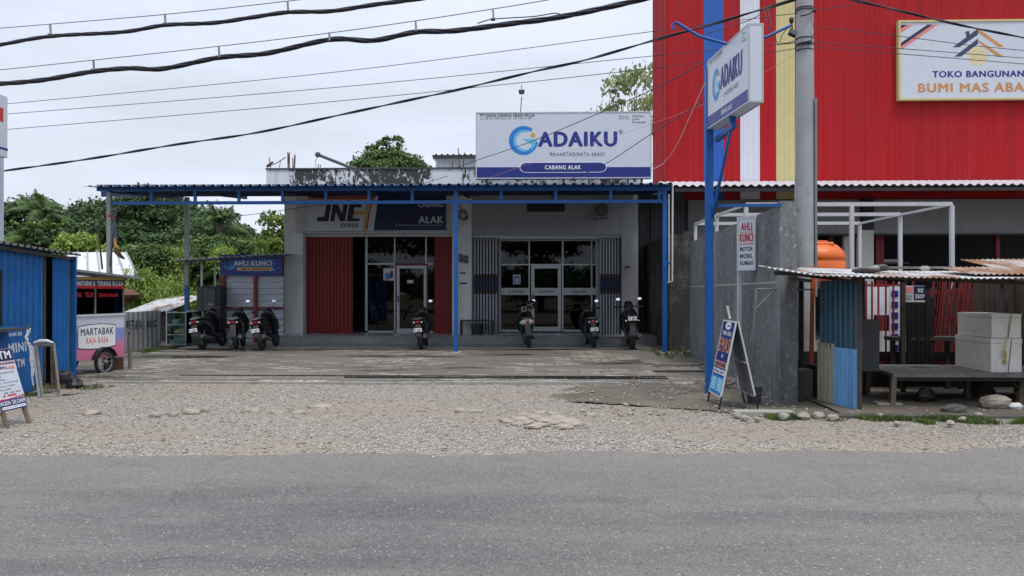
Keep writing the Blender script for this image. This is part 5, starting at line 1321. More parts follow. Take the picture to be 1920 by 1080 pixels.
b.mat('white_sign'); b.box(ax(1668, 12.85), ax(1688, 12.85), 12.85, 12.87, az(660, 12.85), az(535, 12.85)); b.mat('navy')
for k in range(6): b.box(ax(1672, 12.84), ax(1684, 12.84), 12.835, 12.85, az(556 + 20 * k, 12.84), az(545 + 20 * k, 12.84))
tag(b.build('paint_stack'), 'white and navy printed boards seen through the dark red bars', 'boards')
po = empty('poster_board', (ax(1714, 12.0), 12.0, az(566, 12)), label='small two-part poster with white capitals under the stall roof', cat='poster')
px0, px1 = ax(1695, 12), ax(1734, 12); z0, z1 = az(566, 12), az(536, 12)
b = MB('poster_white'); b.box(px0, px1, 12, 12.012, z0, z1); b.build('panel', po)
b = MB('navy_dark'); b.M = front((px0, 12, z0)); w, h = px1 - px0, z1 - z0; b.rect(w * .46, w, h * .12, h * .98, .001, .003); b.mat('salmon'); b.rect(0, w * .42, h * .55, h * .95, .001, .003); b.text('NO', w * .66, w * .92, h * .58, h * .85, .004, 'white_bright', .06); b.text('DROP', w * .54, w * .96, h * .22, h * .48, .004, 'white_bright', .06); b.mat('slate'); 
for k in range(4): b.rect(w * .04, w * .38, h * (.12 + .1 * k), h * (.15 + .1 * k), .001, .003)
b.build('lettering', po)
b = MB('black'); b.M = front((ax(1700, 12.2), 12.2, .45)); b.corr(0, .42, 0, 1.05, .14, .02, .004); tag(b.build('hanging_tarp'), 'black cloth hanging below the small two-part poster', 'cloth')
# bench inside
bi = empty('bench', (ax(1740, 12.3), 12.3, 0), label='dark wooden bench in the shade behind the stall table', cat='bench')
b = MB('wood_dark'); b.box(ax(1668, 12.3), ax(1808, 12.3), 12.2, 12.5, az(637, 12.3), az(630, 12.3)); b.build('seat', bi)
for px in (1674, 1690, 1776, 1800): b = MB('wood_dark'); b.bar(at(px, 636, 12.35), (ax(px, 12.35), 12.35, .0), .06); b.build('leg', bi)
# table
tb = empty('table', (6.0, 11.2, 0), label='low grey plank table on timber legs under the stall roof', cat='table')
fy = 10.55; tz = az(699, fy)
tl0, tl1 = ax(1674, fy), 8.2; byk = 11.9
b = MB('wood_grey'); vs_ = [(tl0, fy, tz), (tl1, fy, tz), (tl1, byk, tz), (ax(1618, byk), byk, tz)]
b.add([(x, y, z - .045) for x, y, z in vs_] + vs_, [(3, 2, 1, 0), (4, 5, 6, 7), (0, 1, 5, 4), (1, 2, 6, 5), (2, 3, 7, 6), (3, 0, 4, 7)]); b.mat('black'); b.ell((ax(1712, 11.7), 11.5, tz + .001), (.18, .06, .003), 12, 4); b.build('tabletop', tb)
for (px, y, pyb) in ((1672, fy + .03, 764), (1812, 11.3, 740), (1840, 11.6, 738), (1912, 10.8, 745), (1625, 11.6, 740)):
    b = MB('wood'); x = ax(px, y); b.bar((x, y, .0), (x + .02, y, tz - .045), .065); b.build('leg', tb)
b = MB('wood_dark'); b.bar((ax(1890, 10.8), 10.8, tz - .06), (ax(1912, 10.8), 10.8, tz - .25), .03); b.bar((tl0 + .02, fy + .06, tz - .07), (tl1, fy + .06, tz - .07), .03, .05); b.build('brace', tb)
b = MB('concrete'); p = gd(1670, 768); b.box(p.x - .17, p.x + .17, p.y, p.y + .22, 0, .085, .01); tag(b.build('footing_block'), 'square concrete block under the front table leg', 'block')
b = MB('black')  # black boards added as the dark shade seen behind the stall
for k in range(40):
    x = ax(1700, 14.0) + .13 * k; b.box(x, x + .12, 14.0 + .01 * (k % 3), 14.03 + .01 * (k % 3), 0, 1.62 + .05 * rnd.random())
tag(b.build('shade_boards'), 'added black boards standing for the shade behind the leaning red slats', 'fence')
# foam boxes
def foam_box(px0, px1, y0, y1, z0, z1, sk, lbl):
    o = empty('foam_box', (ax((px0 + px1) / 2, y0), (y0 + y1) / 2, z0), label=lbl, cat='foam box', group='white foam boxes on the table')
    xa_, xb_ = ax(px0, y0), ax(px1, y0)
    b = MB('foam'); hl = z0 + (z1 - z0) * .84
    def bx_(za, zb_, g): 
        0 or b.add([(xa_ + g, y0 + g, za), (xb_ - g, y0 + g, za), (xb_ - g + sk, y1 - g, za), (xa_ + g + sk, y1 - g, za), (xa_ + g, y0 + g, zb_), (xb_ - g, y0 + g, zb_), (xb_ - g + sk, y1 - g, zb_), (xa_ + g + sk, y1 - g, zb_)], [(3, 2, 1, 0), (4, 5, 6, 7), (0, 1, 5, 4), (1, 2, 6, 5), (2, 3, 7, 6), (3, 0, 4, 7)])
    bx_(z0, hl, .003); b.build('body', o)
    b = MB('foam'); bx_(hl + .004, z1, 0); b.build('lid', o)
    b = MB('dark_grey'); b.bar(((xa_ + xb_) / 2 + .02, y0 - .003, z0), ((xa_ + xb_) / 2 + .07, y0 - .003, z1), .006); b.build('rope', o)
z2 = az(690, 10.8)
foam_box(1858, 1916, 10.8, 11.75, tz + .002, az(633, 10.8), 0.02, 'lower white foam box of the pair on the table')
foam_box(1859, 1915, 10.82, 11.72, az(632, 10.8), az(588, 10.8), 0.02, 'upper white foam box of the pair, with its lid on')
b = MB('yellow_rope')
for k in range(6): b.tube([at(1883, 655, 10.78), at(1884 + rnd.uniform(-4, 4), 664, 10.76), at(1886 + rnd.uniform(-7, 7), 676 + rnd.uniform(-4, 8), 10.78)], .005, 4)
b.tube([at(1893, 590, 10.79), at(1889, 630, 10.78), at(1883, 655, 10.78)], .005, 4); tag(b.build('rope_knot'), 'frayed yellow rope knot tied across the two foam boxes', 'rope')
for i, (px, py, r, m, l) in enumerate(((1788, 771, (.17, .10, .06), 'concrete_dark', 'flat dark concrete piece on the soil below the middle of the table'), (1868, 764, (.20, .14, .10), 'stone', 'large rough rock in the shade under the foam boxes'), (1903, 766, (.10, .07, .05), 'poster_white', 'crumpled pale plastic scrap below the foam boxes'), (1735, 752, (.14, .12, .12), 'black', 'dark lumpy sack in the shade under the table'), (1835, 745, (.22, .15, .16), 'wood_dark', 'brown heap of scraps far under the table'))):
    b = stone_mesh(400 + i, r, m); o = b.build('rubble_piece', center=False); p = gd(px, py, .06); o.location = (p.x, p.y, .06 + r[2] * .6); tag(o, l, 'rubble')
# debris on roof
for i, (px, py, r, m, l) in enumerate(((1642, 507, .05, 'concrete', 'grey concrete lump holding down the stall roof beside a plank'), (1734, 506, .045, 'stone_pale', 'small white stone on the stall roof'), (1604, 508, .03, 'stone_pale', 'tiny pale stone at the roof edge over the blue sheets'), (1655, 503, .06, 'concrete_dark', 'dark rubble lump on the stall roof'))):
    b = stone_mesh(100 + i, (r * 1.7, r, r * .8), m); o = b.build('roof_stone', center=False); p = at(px, py, 10.7); o.location = (p.x, p.y, 1.885 + r * .4); tag(o, l, 'stone')
b = MB('wood_grey'); b.box(-.45, .45, -.04, .04, 0, .03); b.M = Matrix.Identity(4); o = b.build('plank', center=False); o.location = (5.25, 10.75, 1.90); o.rotation_euler = (0, 0, .05); tag(o, 'thin grey plank lying along the stall roof', 'plank')
b = stone_mesh(131, (.20, .10, .035), 'wood_dark'); o = b.build('rag', center=False); o.location = (4.45, 10.5, 1.87); tag(o, 'dark crumpled cloth lying on the stall roof by the pole', 'cloth')
# ================================================================== blue shed
fx = lambda Y: -7.80 - .150 * (Y - 11)
sd = empty('blue_shed', (-8.6, 12.0, 0), label='small bright blue corrugated metal shed with its door panel ajar', cat='shed')
dS = Vector((-.150, 1, 0)).normalized()
def onface(Y, z=0, off=0.0): return Vector((fx(Y) + off, Y, z))
def panel(b, Y0, Y1, z0, z1, pitch=.11, amp=.012, off=0.0, kind='trap'):
    o = onface(Y0, z0, off); b.M = frame(o, dS, (0, 0, 1)); b.corr(0, (onface(Y1) - onface(Y0)).length, 0, z1 - z0, pitch, amp, .003, kind); b.M = Matrix.Identity(4)
b = MB('blue_sheet'); panel(b, 9.2, 12.36, .10, 2.28, .19, .011); b.build('side_wall', sd)
b = MB('blue_sheet'); pd = onface(12.66, .06, .02); qd = onface(13.2, .06, .06); b.M = frame(pd, qd - pd, (0, .01, 1)); b.corr(0, (qd - pd).length, 0, 2.08, .10, .010, .003, 'trap'); b.build('door_panel', sd)
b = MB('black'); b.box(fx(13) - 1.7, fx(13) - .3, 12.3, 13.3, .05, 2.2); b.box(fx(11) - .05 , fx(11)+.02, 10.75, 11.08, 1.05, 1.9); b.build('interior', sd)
b = MB('blue_sheet'); b.box(-10.1, -8.05, 13.32, 13.36, .05, 2.2); b.build('back_wall', sd)
b = MB('dark_grey'); b.box(fx(9.2) - .3, fx(9.2)+.05, 10.6, 11.12, 1.02, 1.06); b.build('window_ledge', sd)
b = MB('concrete_dark'); p0 = onface(8.8, 2.345, .15); p1 = onface(13.5, 2.235, .12); b.M = frame(p0, p1 - p0, (-1, 0, .10)); b.corr(0, (p1 - p0).length, 0, 2.6, .20, .018, .004, 'trap'); b.build('roof', sd)
b = MB('wood_dark'); b.bar(onface(9.2, 2.27, .06), onface(13.3, 2.16, .05), .05); b.bar(onface(12.4, .05, -.02), onface(12.4, 2.2, -.02), .06); b.bar(onface(13.26, .05, .0), onface(13.26, 2.1, .0), .06)
b.build('frame', sd)
# board leaning on it
bo = empty('printed_board', onface(11.3, 0, .1), label='torn blue printed board leaning against the blue shed', cat='board')
o1 = onface(10.85, .06, .15); u1 = onface(11.72, .06, .15) - o1; Mb = frame(o1, u1, (-.09, 0, 1)); W_, H_ = u1.length, 1.03
b = MB('navy'); b.mat('blue_sheet'); b.M = Mb; b.rect(0, W_, 0, H_, 0, .01); b.build('panel', bo)
b = MB('white_sign'); b.M = Mb; b.text('BANK BRI', W_ * .38, W_ * .80, H_ * .84, H_ * .89, .010, 'white_sign', .03); b.text('MINI', W_ * .32, W_ * .90, H_ * .60, H_ * .74, .010, 'white_sign', .03); b.text('ATM', W_ * .40, W_ * .80, H_ * .38, H_ * .50, .010, 'white_sign', .03); b.build('lettering', bo)
b = MB('poster_white'); b.M = Mb
zz = [(.93, .99, 1.10), (.86, .96, 1.08), (.80, .88, .98), (.74, .92, 1.0), (.68, .96, 1.08), (.62, 1.0, 1.14), (.54, 1.01, 1.13), (.44, .98, 1.10), (.34, 1.0, 1.09), (.2, .98, 1.06), (.06, 1.0, 1.05)]
for i in range(len(zz) - 1): b.prism([(W_ * zz[i + 1][1], H_ * zz[i + 1][0] + .004), (W_ * zz[i + 1][2], H_ * zz[i + 1][0] + .01), (W_ * zz[i][2] * (1 + .02 * (-1) ** i), H_ * zz[i][0]), (W_ * zz[i][1], H_ * zz[i][0])], .008, .016)
b.mat('leaf_light'); b.prism([(W_ * .98, H_ * .93), (W_ * 1.04, H_ * .90), (W_ * 1.06, H_ * .99), (W_ * .99, H_ * 1.0)], .017, .02)
b.build('torn_edge', bo)
# foreground folding sign
af = empty('folding_sign', (-6.0, 8.9, 0), label='white and navy printed folding sign on wooden legs in front of the shed', cat='sidewalk sign')
yn, yf = 8.66, 9.13; xb_, xt_ = -6.07, -6.34
zt_s, zb_s = .90, .20
o1 = Vector((xb_ - .06, yn, zb_s)); vt = Vector((xt_ - xb_ + .06, 0, zt_s - zb_s)); Hs = vt.length; Ms = frame(o1, (0, 1, 0), vt); Ws = yf - yn
b = MB('wood')
for y in (yn + .05, yf - .04): b.bar((-6.05, y, 0), (-6.33, y, .86), .035, .045); b.bar((-6.79, y, 0), (-6.39, y, .86), .035, .045)
b.build('leg', af)
b = MB('white_sign'); b.M = Ms; b.rect(0, Ws, 0, Hs, .02, .032); b.build('panel', af)
b = MB('navy'); b.M = Ms @ Matrix.Translation((0, 0, .032))
b.mat('navy_dark'); b.rect(.005, Ws - .005, Hs * .80, Hs * .995, .0, .002); b.heavy('ATM', .10, Ws - .04, Hs * .83, Hs * .965, .002, 'white_bright', .05)
b.mat('navy_dark'); b.rect(.005, Ws - .005, Hs * .755, Hs * .765, 0, .002); b.text('Melayani Transaksi', .06, Ws - .02, Hs * .772, Hs * .79, .001, 'letter_black')
b.text('AgenBRI', .02, Ws * .60, Hs * .66, Hs * .715, .001, 'letter_navy', .05); b.text('Link', Ws * .62, Ws * .93, Hs * .66, Hs * .715, .001, 'orange', .05)
b.mat('red_letter'); b.rect(.0, Ws, Hs * .745, Hs * .753, 0, .002)
for k, w in enumerate(('Tarik Tunai Bank Lain', 'Transfer', 'Setor Tunai', 'Isi Pulsa, Token Listrik, BPJS', 'Pembayaran Tagihan', 'Samsat, PDAM')): b.text(w, .03, .03 + Ws * (.8, .3, .4, .85, .7, .5)[k], Hs * (.60 - .055 * k), Hs * (.622 - .055 * k), .001, 'letter_black')
b.mat('mid_grey'); b.rect(Ws * .3, Ws * .45, Hs * .27, Hs * .29, 0, .002); b.rect(Ws * .52, Ws * .66, Hs * .27, Hs * .29, 0, .002); b.rect(Ws * .72, Ws * .9, Hs * .27, Hs * .29, 0, .002)
b.mat('red_letter'); b.prism([(Ws * .28 + .02 * math.cos(R(a)), Hs * .235 + .012 * math.sin(R(a))) for a in range(0, 360, 30)], 0, .002); b.rect(Ws * .4, Ws * .72, Hs * .225, Hs * .25, 0, .002)
b.prism([(0, Hs * .19), (Ws * .4, Hs * .185), (Ws, Hs * .215), (Ws, Hs * .19), (0, Hs * .165)], 0, .0015)
b.mat('navy'); b.rect(.0, Ws, .0, Hs * .175, 0, .0012); b.mat('white_bright'); b.rect(.04, Ws - .02, Hs * .02, Hs * .065, .0012, .003)
b.heavy('AGEN SILOAM', .02, Ws - .02, Hs * .085, Hs * .155, .003, 'white_bright', .03); b.text('Layanan Perbankan Terdekat', .05, Ws - .03, Hs * .035, Hs * .052, .003, 'letter_black')
b.mat('leaf_light'); b.rect(0, .02, .0, Hs * .12, .0013, .0025); b.build('lettering', af)
# empty wooden stand
ws = empty('empty_stand', (ax(90, 11.3), 11.3, 0), label='bare weathered wooden stand frame without its board, beside the shed', cat='sign frame')
b = MB('wood_grey')
T = lambda px, py, y: at(px, py, y)
b.bar(T(80, 748, 11.25), T(67, 645, 11.5), .035); b.bar(T(112, 747, 11.3), T(101, 645, 11.5), .03); b.bar(T(66, 646, 11.5), T(103, 646, 11.5), .04); b.bar(T(81, 733, 11.3), T(110, 732, 11.3), .03); b.bar(T(70, 649, 11.5), T(99, 649, 11.5), .015)
b.build('front_frame', ws)
b = MB('poster_white'); b.bar(T(75, 744, 11.5), T(63, 650, 11.55), .05, .02); b.tube([T(64, 643, 11.5), T(76, 639.5, 11.5), T(88, 639.5, 11.5), T(100, 643, 11.5)], [.02, .03, .03, .015], 6); b.build('torn_wrapping', ws)
b = MB('wood'); b.bar(T(98, 738, 11.8), T(96, 650, 11.55), .03); b.bar(T(105, 738, 11.9), T(98, 655, 11.55), .03); b.build('rear_frame', ws)
for i, (px, py, r, l) in enumerate(((118, 722, .20, 'large black rubbish bag under the shed door panel'), (138, 730, .14, 'small black rubbish bag farther from the shed'), (128, 744, .10, 'flat black bundle on the gravel before the bags'), (147, 741, .08, 'small black scrap lying at the end of the bags'))):
    b = stone_mesh(200 + i, (r, r * .8, r * (.75 if i < 2 else .3)), 'black'); o = b.build('rubbish_bag', center=False); p = gd(px, py, 0); o.location = (p.x, p.y, r * (.55 if i < 2 else .18)); tag(o, l, 'rubbish')
# pylon sign at the frame edge
py_ = empty('pylon_sign', (-9.2, 13.6, 0), label='white box sign on a white pole behind the blue shed', cat='sign post')
b = MB('white_sign'); b.box(-9.90, -9.74, 13.75, 13.9, 0, 4.05); b.build('pole', py_)
xq = ax(14, 13.5)
b = MB('white_sign'); b.box(xq - .22, xq, 11.7, 13.5, 3.96, 5.06, .01); b.build('panel', py_)
b = MB('navy'); b.M = frame((xq, 11.7, 3.96), (0, 1, 0), (0, 0, 1)); b.rect(0, 1.8, .13, .17, .001, .003); b.mat('red_letter'); b.rect(.2, 1.68, .62, .86, .001, .003); b.build('lettering', py_)

# ================================================================== martabak cart
ct = empty('food_cart', (-8.7, 15.0, 0), label='pink and white street food cart with glass case and black wheel', cat='food cart')
C0 = Vector((ax(127, 13.65), 13.65, 0)); C1 = Vector((ax(233, 15.0), 15.0, 0)); uC = (C1 - C0); LC = uC.length; uC.normalize()
Mc = frame(C0, uC, (0, 0, 1)); DC = .75
zb0, zt0, zg1 = .32, 1.14, 1.84
b = MB('cart_print'); b.M = Mc; b.box(0, LC, zb0, zt0 - .26, -DC, 0); b.mat('white_sign'); b.box(0, LC, zt0 - .26, zt0, -DC, -.0); b.box(0, LC, zt0 - .02, zt0 + .02, -DC - .02, .02); b.build('body', ct)
b = MB('white_sign'); b.M = Mc; cu, cv = LC * .50, .74
def plaque(cu, cv, a, h, k=0.035):
    t_ = [(cu - a + 2 * a * i / 12, cv + h + k * (1 - (2 * i / 12 - 1) ** 2)) for i in range(13)]
    return t_[::-1] + [(cu - a + 2 * a * i / 12, cv - h - k * (1 - (2 * i / 12 - 1) ** 2)) for i in range(13)]
b.mat('slate'); b.prism(plaque(cu, cv, .47, .205), .001, .004); b.mat('white_bright'); b.prism(plaque(cu, cv, .455, .19), .0045, .006)
b.heavy('MARTABAK', cu - .40, cu + .40, cv + .03, cv + .16, .0065, 'slate', .02); b.text('RAJA RASA', cu - .27, cu + .27, cv - .16, cv - .01, .0065, 'salmon', .02); b.build('emblem', ct)
b = MB('wood_grey'); b.M = Mc
for u in (.0, LC * .46, LC - .03):
    b.box(u, u + .03, zt0, zg1 + .05, -.03, 0); b.box(u, u + .03, zt0, zg1 + .05, -DC, -DC + .03)
b.build('posts', ct)
b = MB('glass_clear'); b.M = Mc; b.box(.03, LC * .46, zt0 + .02, zg1 - .2, -.018, -.012); b.box(LC * .46 + .03, LC - .03, zt0 + .02, zg1 - .2, -.018, -.012); b.box(LC - .02, LC - .014, zt0 + .02, zg1 - .2, -DC + .03, -.03); b.build('glass_case', ct)
b = MB('mid_grey'); b.M = Mc; b.box(.05, LC - .05, zt0 + .02, zt0 + .30, -DC + .02, -DC + .04); b.box(.9, 1.2, zt0 + .02, zt0 + .22, -.5, -.3); b.mat('mid_grey'); b.box(.2, .6, zt0 + .02, zt0 + .12, -.5, -.3); b.build('contents', ct)
b = MB('slate'); b.M = Mc; zs0 = zg1 - .2; b.box(.0, LC * .46, zs0, zg1 - .035, .0, .006); b.box(LC * .46 + .02, LC, zs0, zg1 - .035, .0, .006); b.mat('gold'); b.box(0, LC, zg1 - .035, zg1 + .01, .0, .007); b.mat('red_letter'); b.box(0, LC * .46, zs0 - .001, zs0 + .055, .006, .009); b.box(LC * .46 + .02, LC, zs0 - .001, zs0 + .055, .006, .009)
b.text('MARTABAK &', .18, LC * .45, zs0 + .05, zs0 + .14, .0095, 'white_bright', .03); b.text('TERANG BULAN', LC * .49, LC - .05, zs0 + .05, zs0 + .14, .0095, 'white_bright', .03)
b.text('MARTABAK', .06, LC * .24, zs0 - .16, zs0 - .07, -.010, 'red_letter', .05); b.text('TELUR', LC * .29, LC * .44, zs0 - .16, zs0 - .07, -.010, 'red_letter', .05); b.text('TERANG BULAN', LC * .52, LC - .16, zs0 - .16, zs0 - .09, -.010, 'red_letter', .05); b.build('lettering', ct)
b = MB('mid_grey'); b.M = frame(C0 + Vector((-DC - .05, -.16, zg1 + .0)) , (1, .0, .035), (uC.x, uC.y, -.05)); b.M = Mc; 
b.add([(-.22, zg1 + .16, .20), (LC + .22, zg1 + .03, .20), (LC + .22, zg1 + .08, -DC - .2), (-.22, zg1 + .21, -DC - .2), (-.22, zg1 + .12, .20), (LC + .22, zg1 - .01, .20), (LC + .22, zg1 + .04, -DC - .2), (-.22, zg1 + .17, -DC - .2)], [(0, 1, 2, 3), (7, 6, 5, 4), (0, 4, 5, 1), (1, 5, 6, 2), (2, 6, 7, 3), (3, 7, 4, 0)]); b.build('roof', ct)
def wheel(b_name, parent, M_, r, rt, spokes=10, w=.05):
    b = MB('rubber'); b.M = M_; b.torus((0, 0, 0), r - rt, rt, 'z', 28, 8); t = b.build(b_name, parent)
    b = MB('chrome'); b.mat('mid_grey'); b.M = M_; b.torus((0, 0, 0), r - 2 * rt - .005, .012, 'z', 28, 5)
    for k in range(spokes):
        a = 2 * math.pi * k / spokes; b.tube([(0, 0, .01 * (-1) ** k), ((r - 2 * rt) * math.cos(a), (r - 2 * rt) * math.sin(a), 0)], .006, 4)
    b.tube([(0, 0, -w), (0, 0, w)], .03, 10); b.build('rim', t); return t
uw = LC * .60
wheel('wheel', ct, Mc @ Matrix.Translation((uw, .25, .045)), .25, .032)
wheel('wheel', ct, Mc @ Matrix.Translation((uw, .25, -DC - .05)), .25, .032)
b = MB('black'); b.M = Mc; b.arcband(uw, .25, .262, .285, 20, 170, .001, .10, 16); b.build('mudguard', ct)
for w_ in (-.1, -DC + .05): b = MB('wood_grey'); b.M = Mc; b.box(LC, LC + .30, .78, .83, w_, w_ + .05); b.build('handle', ct)
b = MB('wood_grey'); b.M = Mc; b.box(LC + .22, LC + .27, .0, .779, -.1, -.05); b.build('prop', ct)
b = MB('rust'); b.M = Mc; b.box(LC - .08, LC + .18, .0, .28, -.45, -.15, .02); b.build('step_box', ct)

# ================================================================== fence, showcases, kiosk
fn = empty('sheet_fence', (-10.1, 20, 0), label='low grey corrugated sheet fence with black scrawled paint', cat='fence')
F0 = gd(234, 672); F1 = gd(309, 656); F0 = Vector((-10.35, 18.7, 0)); F1 = Vector((-10.42, 21.3, 0))
b = MB('galv'); b.mat('galv_grey'); b.M = frame(F0 + Vector((0, 0, .05)), F1 - F0, (0, 0, 1)); b.corr(-3.2, (F1 - F0).length, 0, 1.0, .26, .028, .003, 'trap'); b.build('sheet', fn)
b = MB('letter_black'); b.M = frame(F0 + Vector((.03, 0, 0)), F1 - F0, (0, 0, 1)); b.text('PETAN', .55, 1.35, .60, .84, .012, 'letter_black', .02); b.text('BLC', 1.65, 2.2, .62, .80, .012, 'letter_black', .02); b.build('scrawl', fn)
b = MB('mid_grey'); b.box(F0.x, F1.x + .12, 15.6, F1.y, .0, .07); b.build('footing', fn)
def showcase(px0, px1, y, ztop, lbl):
    o = empty('glass_showcase', (ax((px0 + px1) / 2, y), y, 0), label=lbl, cat='glass showcase', group='glass showcases by the fence')
    x0, x1 = ax(px0, y), ax(px1, y); D = .45
    b = MB('alu'); t = .03
    for x in (x0, x1 - t):
        for yy in (y, y + D - t): b.box(x, x + t, yy, yy + t, 0.03, ztop)
    for z in (.06, ztop * .34, ztop * .62, ztop - t):
        b.box(x0 + t, x1 - t, y, y + t, z, z + t * .8); b.box(x0 + t, x1 - t, y + D - t, y + D, z, z + t * .8)
    b.build('frame', o)
    b = MB('glass_clear'); b.box(x0 + t, x1 - t, y + .012, y + .018, .08, ztop - t); b.box(x0 + .01, x0 + .016, y + t, y + D - t, .08, ztop - t); b.box(x1 - .016, x1 - .01, y + t, y + D - t, .08, ztop - t)
    for z in (ztop * .34, ztop * .62, ztop - .012): b.box(x0 + t, x1 - t, y + t, y + D - t, z + .005, z + .011)
    b.build('glass_pane', o)
    b = MB('white_sign'); b.box(x0 + .1, x0 + .3, y + .15, y + .35, ztop * .62 + .02, ztop * .62 + .16); b.box(x0 + .06, x1 - .06, y + .1, y + .4, .07, .2); b.build('goods', o)
showcase(311, 349, 21.6, 1.0, 'pale glass showcase next to the scrawled fence'); showcase(350, 381, 22.1, 1.03, 'pale glass showcase behind the end scooter')
KY = 22.7
kk = empty('locksmith_kiosk', (ax(475, KY), KY, 0), label='metal locksmith kiosk with horizontal corrugated sheets and red posts', cat='kiosk')
kx = lambda p: ax(p, KY); kz = lambda p: az(p, KY)
b = MB('galv'); 
for q in ((423, 476), (483, 531)):
    b.M = frame((kx(q[0]), KY + .03, .08), (0, 0, 1), (1, 0, 0)); b.M = frame((kx(q[1]), KY + .03, .08), (0, 0, 1), (-1, 0, 0)); b.corr(0, kz(517) - .08, 0, kx(q[1]) - kx(q[0]), .185, .02, .003, 'trap')
b.build('siding', kk)
b = MB('red_paint'); b.bar((kx(419), KY, .04), (kx(419), KY, kz(517)), .11); b.bar((kx(479.5), KY - .02, .04), (kx(479.5), KY - .02, kz(517)), .09); b.bar((kx(422), KY - .02, kz(578)), (kx(532), KY - .02, kz(578)), .05); b.build('frame', kk)
b = MB('galv_grey'); b.box(kx(424), kx(531), KY + 1.2, KY + 1.25, 0, 2.6); b.build('back_wall', kk)
b = MB('galv'); e0 = at(315, 487.5, KY - .3); e1 = at(535, 475.5, KY - .3); b.M = frame(e0, e1 - e0, (0, 1, .03)); b.corr(0, (e1 - e0).length, 0, 1.6, .2, .012, .01, 'trap'); b.build('roof', kk)
b = MB('white_metal')
for px in (378, 403): b.bar((ax(px, KY + 1.2), KY + 1.2, 0), (ax(px, KY + 1.2), KY + 1.2, 2.45), .05)
b.mat('dark_grey'); b.bar(e0 + Vector((.1, .1, -.06)), e1 + Vector((0, .1, -.06)), .04); b.build('roof_post', kk)
b = MB('navy'); b.box(kx(415), kx(531.5), KY - .10, KY - .04, kz(516.5), kz(477)); b.build('sign_panel', kk)
b = MB('clad_blue'); b.M = front((kx(415), KY - .10, kz(516.5))); s_ = (kx(531.5) - kx(415)) / 116.5; U = lambda p: (p - 415) * s_; V = lambda p: (516.5 - p) * s_
b.prism([(U(475) + s_ * 44 * math.cos(R(a)), V(495) + s_ * 15 * math.sin(R(a))) for a in range(0, 360, 15)], .0005, .002)
b.heavy('AHLI KUNCI', U(441), U(512), V(498.5), V(489), .003, 'pale_gold', .05); b.mat('gold'); b.rect(U(447), U(512), V(507.5), V(501), .003, .004); b.text('0813 3944 0334', U(456), U(508), V(506.5), V(502), .0045, 'letter_black', .04)
b.mat('logo_cyan')
for k in range(14): 
    a_ = rnd.uniform(0, 6.28); px, py = rnd.choice([(428, 504), (518, 506), (436, 498)]); b.prism([(U(px), V(py)), (U(px) + .16 * math.cos(a_), V(py) + .1 * math.sin(a_)), (U(px) + .15 * math.cos(a_ + .3), V(py) + .07 * math.sin(a_ + .3))], .0022, .0028)
b.build('sign_print', kk)
cb_ = empty('cabinet', (ax(392, 22.2), 22.2, 0), label='tall dark display cabinet under the kiosk roof', cat='cabinet')
b = MB('dark_grey'); b.box(ax(366, 22.3), ax(378, 22.3), 22.4, 23.0, .04, az(537, 22.3)); b.mat('black'); b.box(ax(377, 22.3), ax(414, 22.3), 22.3, 22.9, .04, az(536, 22.3), .01); b.build('body', cb_)
b = MB('dark_grey'); b.box(ax(381, 22.3), ax(404, 22.3), 22.285, 22.298, .3, az(541, 22.3)); b.mat('mid_grey'); b.box(ax(390, 22.3), ax(399, 22.3), 22.28, 22.286, az(573, 22.3), az(569, 22.3)); b.build('door', cb_)
# ---- houses behind
hs = empty('white_roofed_house', (ax(185, 30), 30, 0), label='low house with a pale patched metal roof behind the food cart', cat='house')
b = MB('roof_white'); r0 = at(118, 516, 27.5); r1 = at(257, 515, 27.5); t0 = at(128, 473, 31); t1 = at(236, 473, 31)
b.add([tuple(r0), tuple(r1), tuple(t1), tuple(t0)] + [(v.x, v.y, v.z - .06) for v in (r0, r1, t1, t0)], [(0, 1, 2, 3), (7, 6, 5, 4), (0, 4, 5, 1), (1, 5, 6, 2), (2, 6, 7, 3), (3, 7, 4, 0)])
for k in range(7):
    f_ = k / 6; a_ = r0.lerp(r1, f_); c_ = t0.lerp(t1, f_); b.mat('galv_grey'); b.bar(a_ + Vector((0, 0, .02)), c_ + Vector((0, 0, .02)), .05)
b.build('roof', hs)
b = MB('wood_dark'); b.box(r0.x + .4, r1.x - .4, 28.2, 28.3, 0, r0.z - .04); b.box(r1.x - .45, r1.x - .4, 28.2, 32, 0, 2.2); b.build('wall', hs)
h2 = empty('lean_to', (ax(260, 25), 25, 0), label='low lean-to with a pale slatted roof behind the grey fence', cat='shelter')
b = MB('roof_old'); q0, q1, q2 = at(226, 586, 23.6), at(312, 583, 23.6), at(206, 560, 26.5); b.M = frame(q0, q1 - q0, q2 - q0); b.corr(0, (q1 - q0).length, 0, (q2 - q0).length, .2, .02, .01, 'trap'); b.build('roof', h2)
b = MB('wood_dark'); b.box(q0.x, q1.x, 23.9, 24.0, 0, .95); b.build('wall', h2)
b = stone_mesh(300, (.5, .4, .22), 'rust'); o = b.build('scrap_heap', center=False); o.location = (ax(238, 27), 27, 1.45); tag(o, 'rusty red scrap heap on the lean-to roof behind the cart', 'scrap')
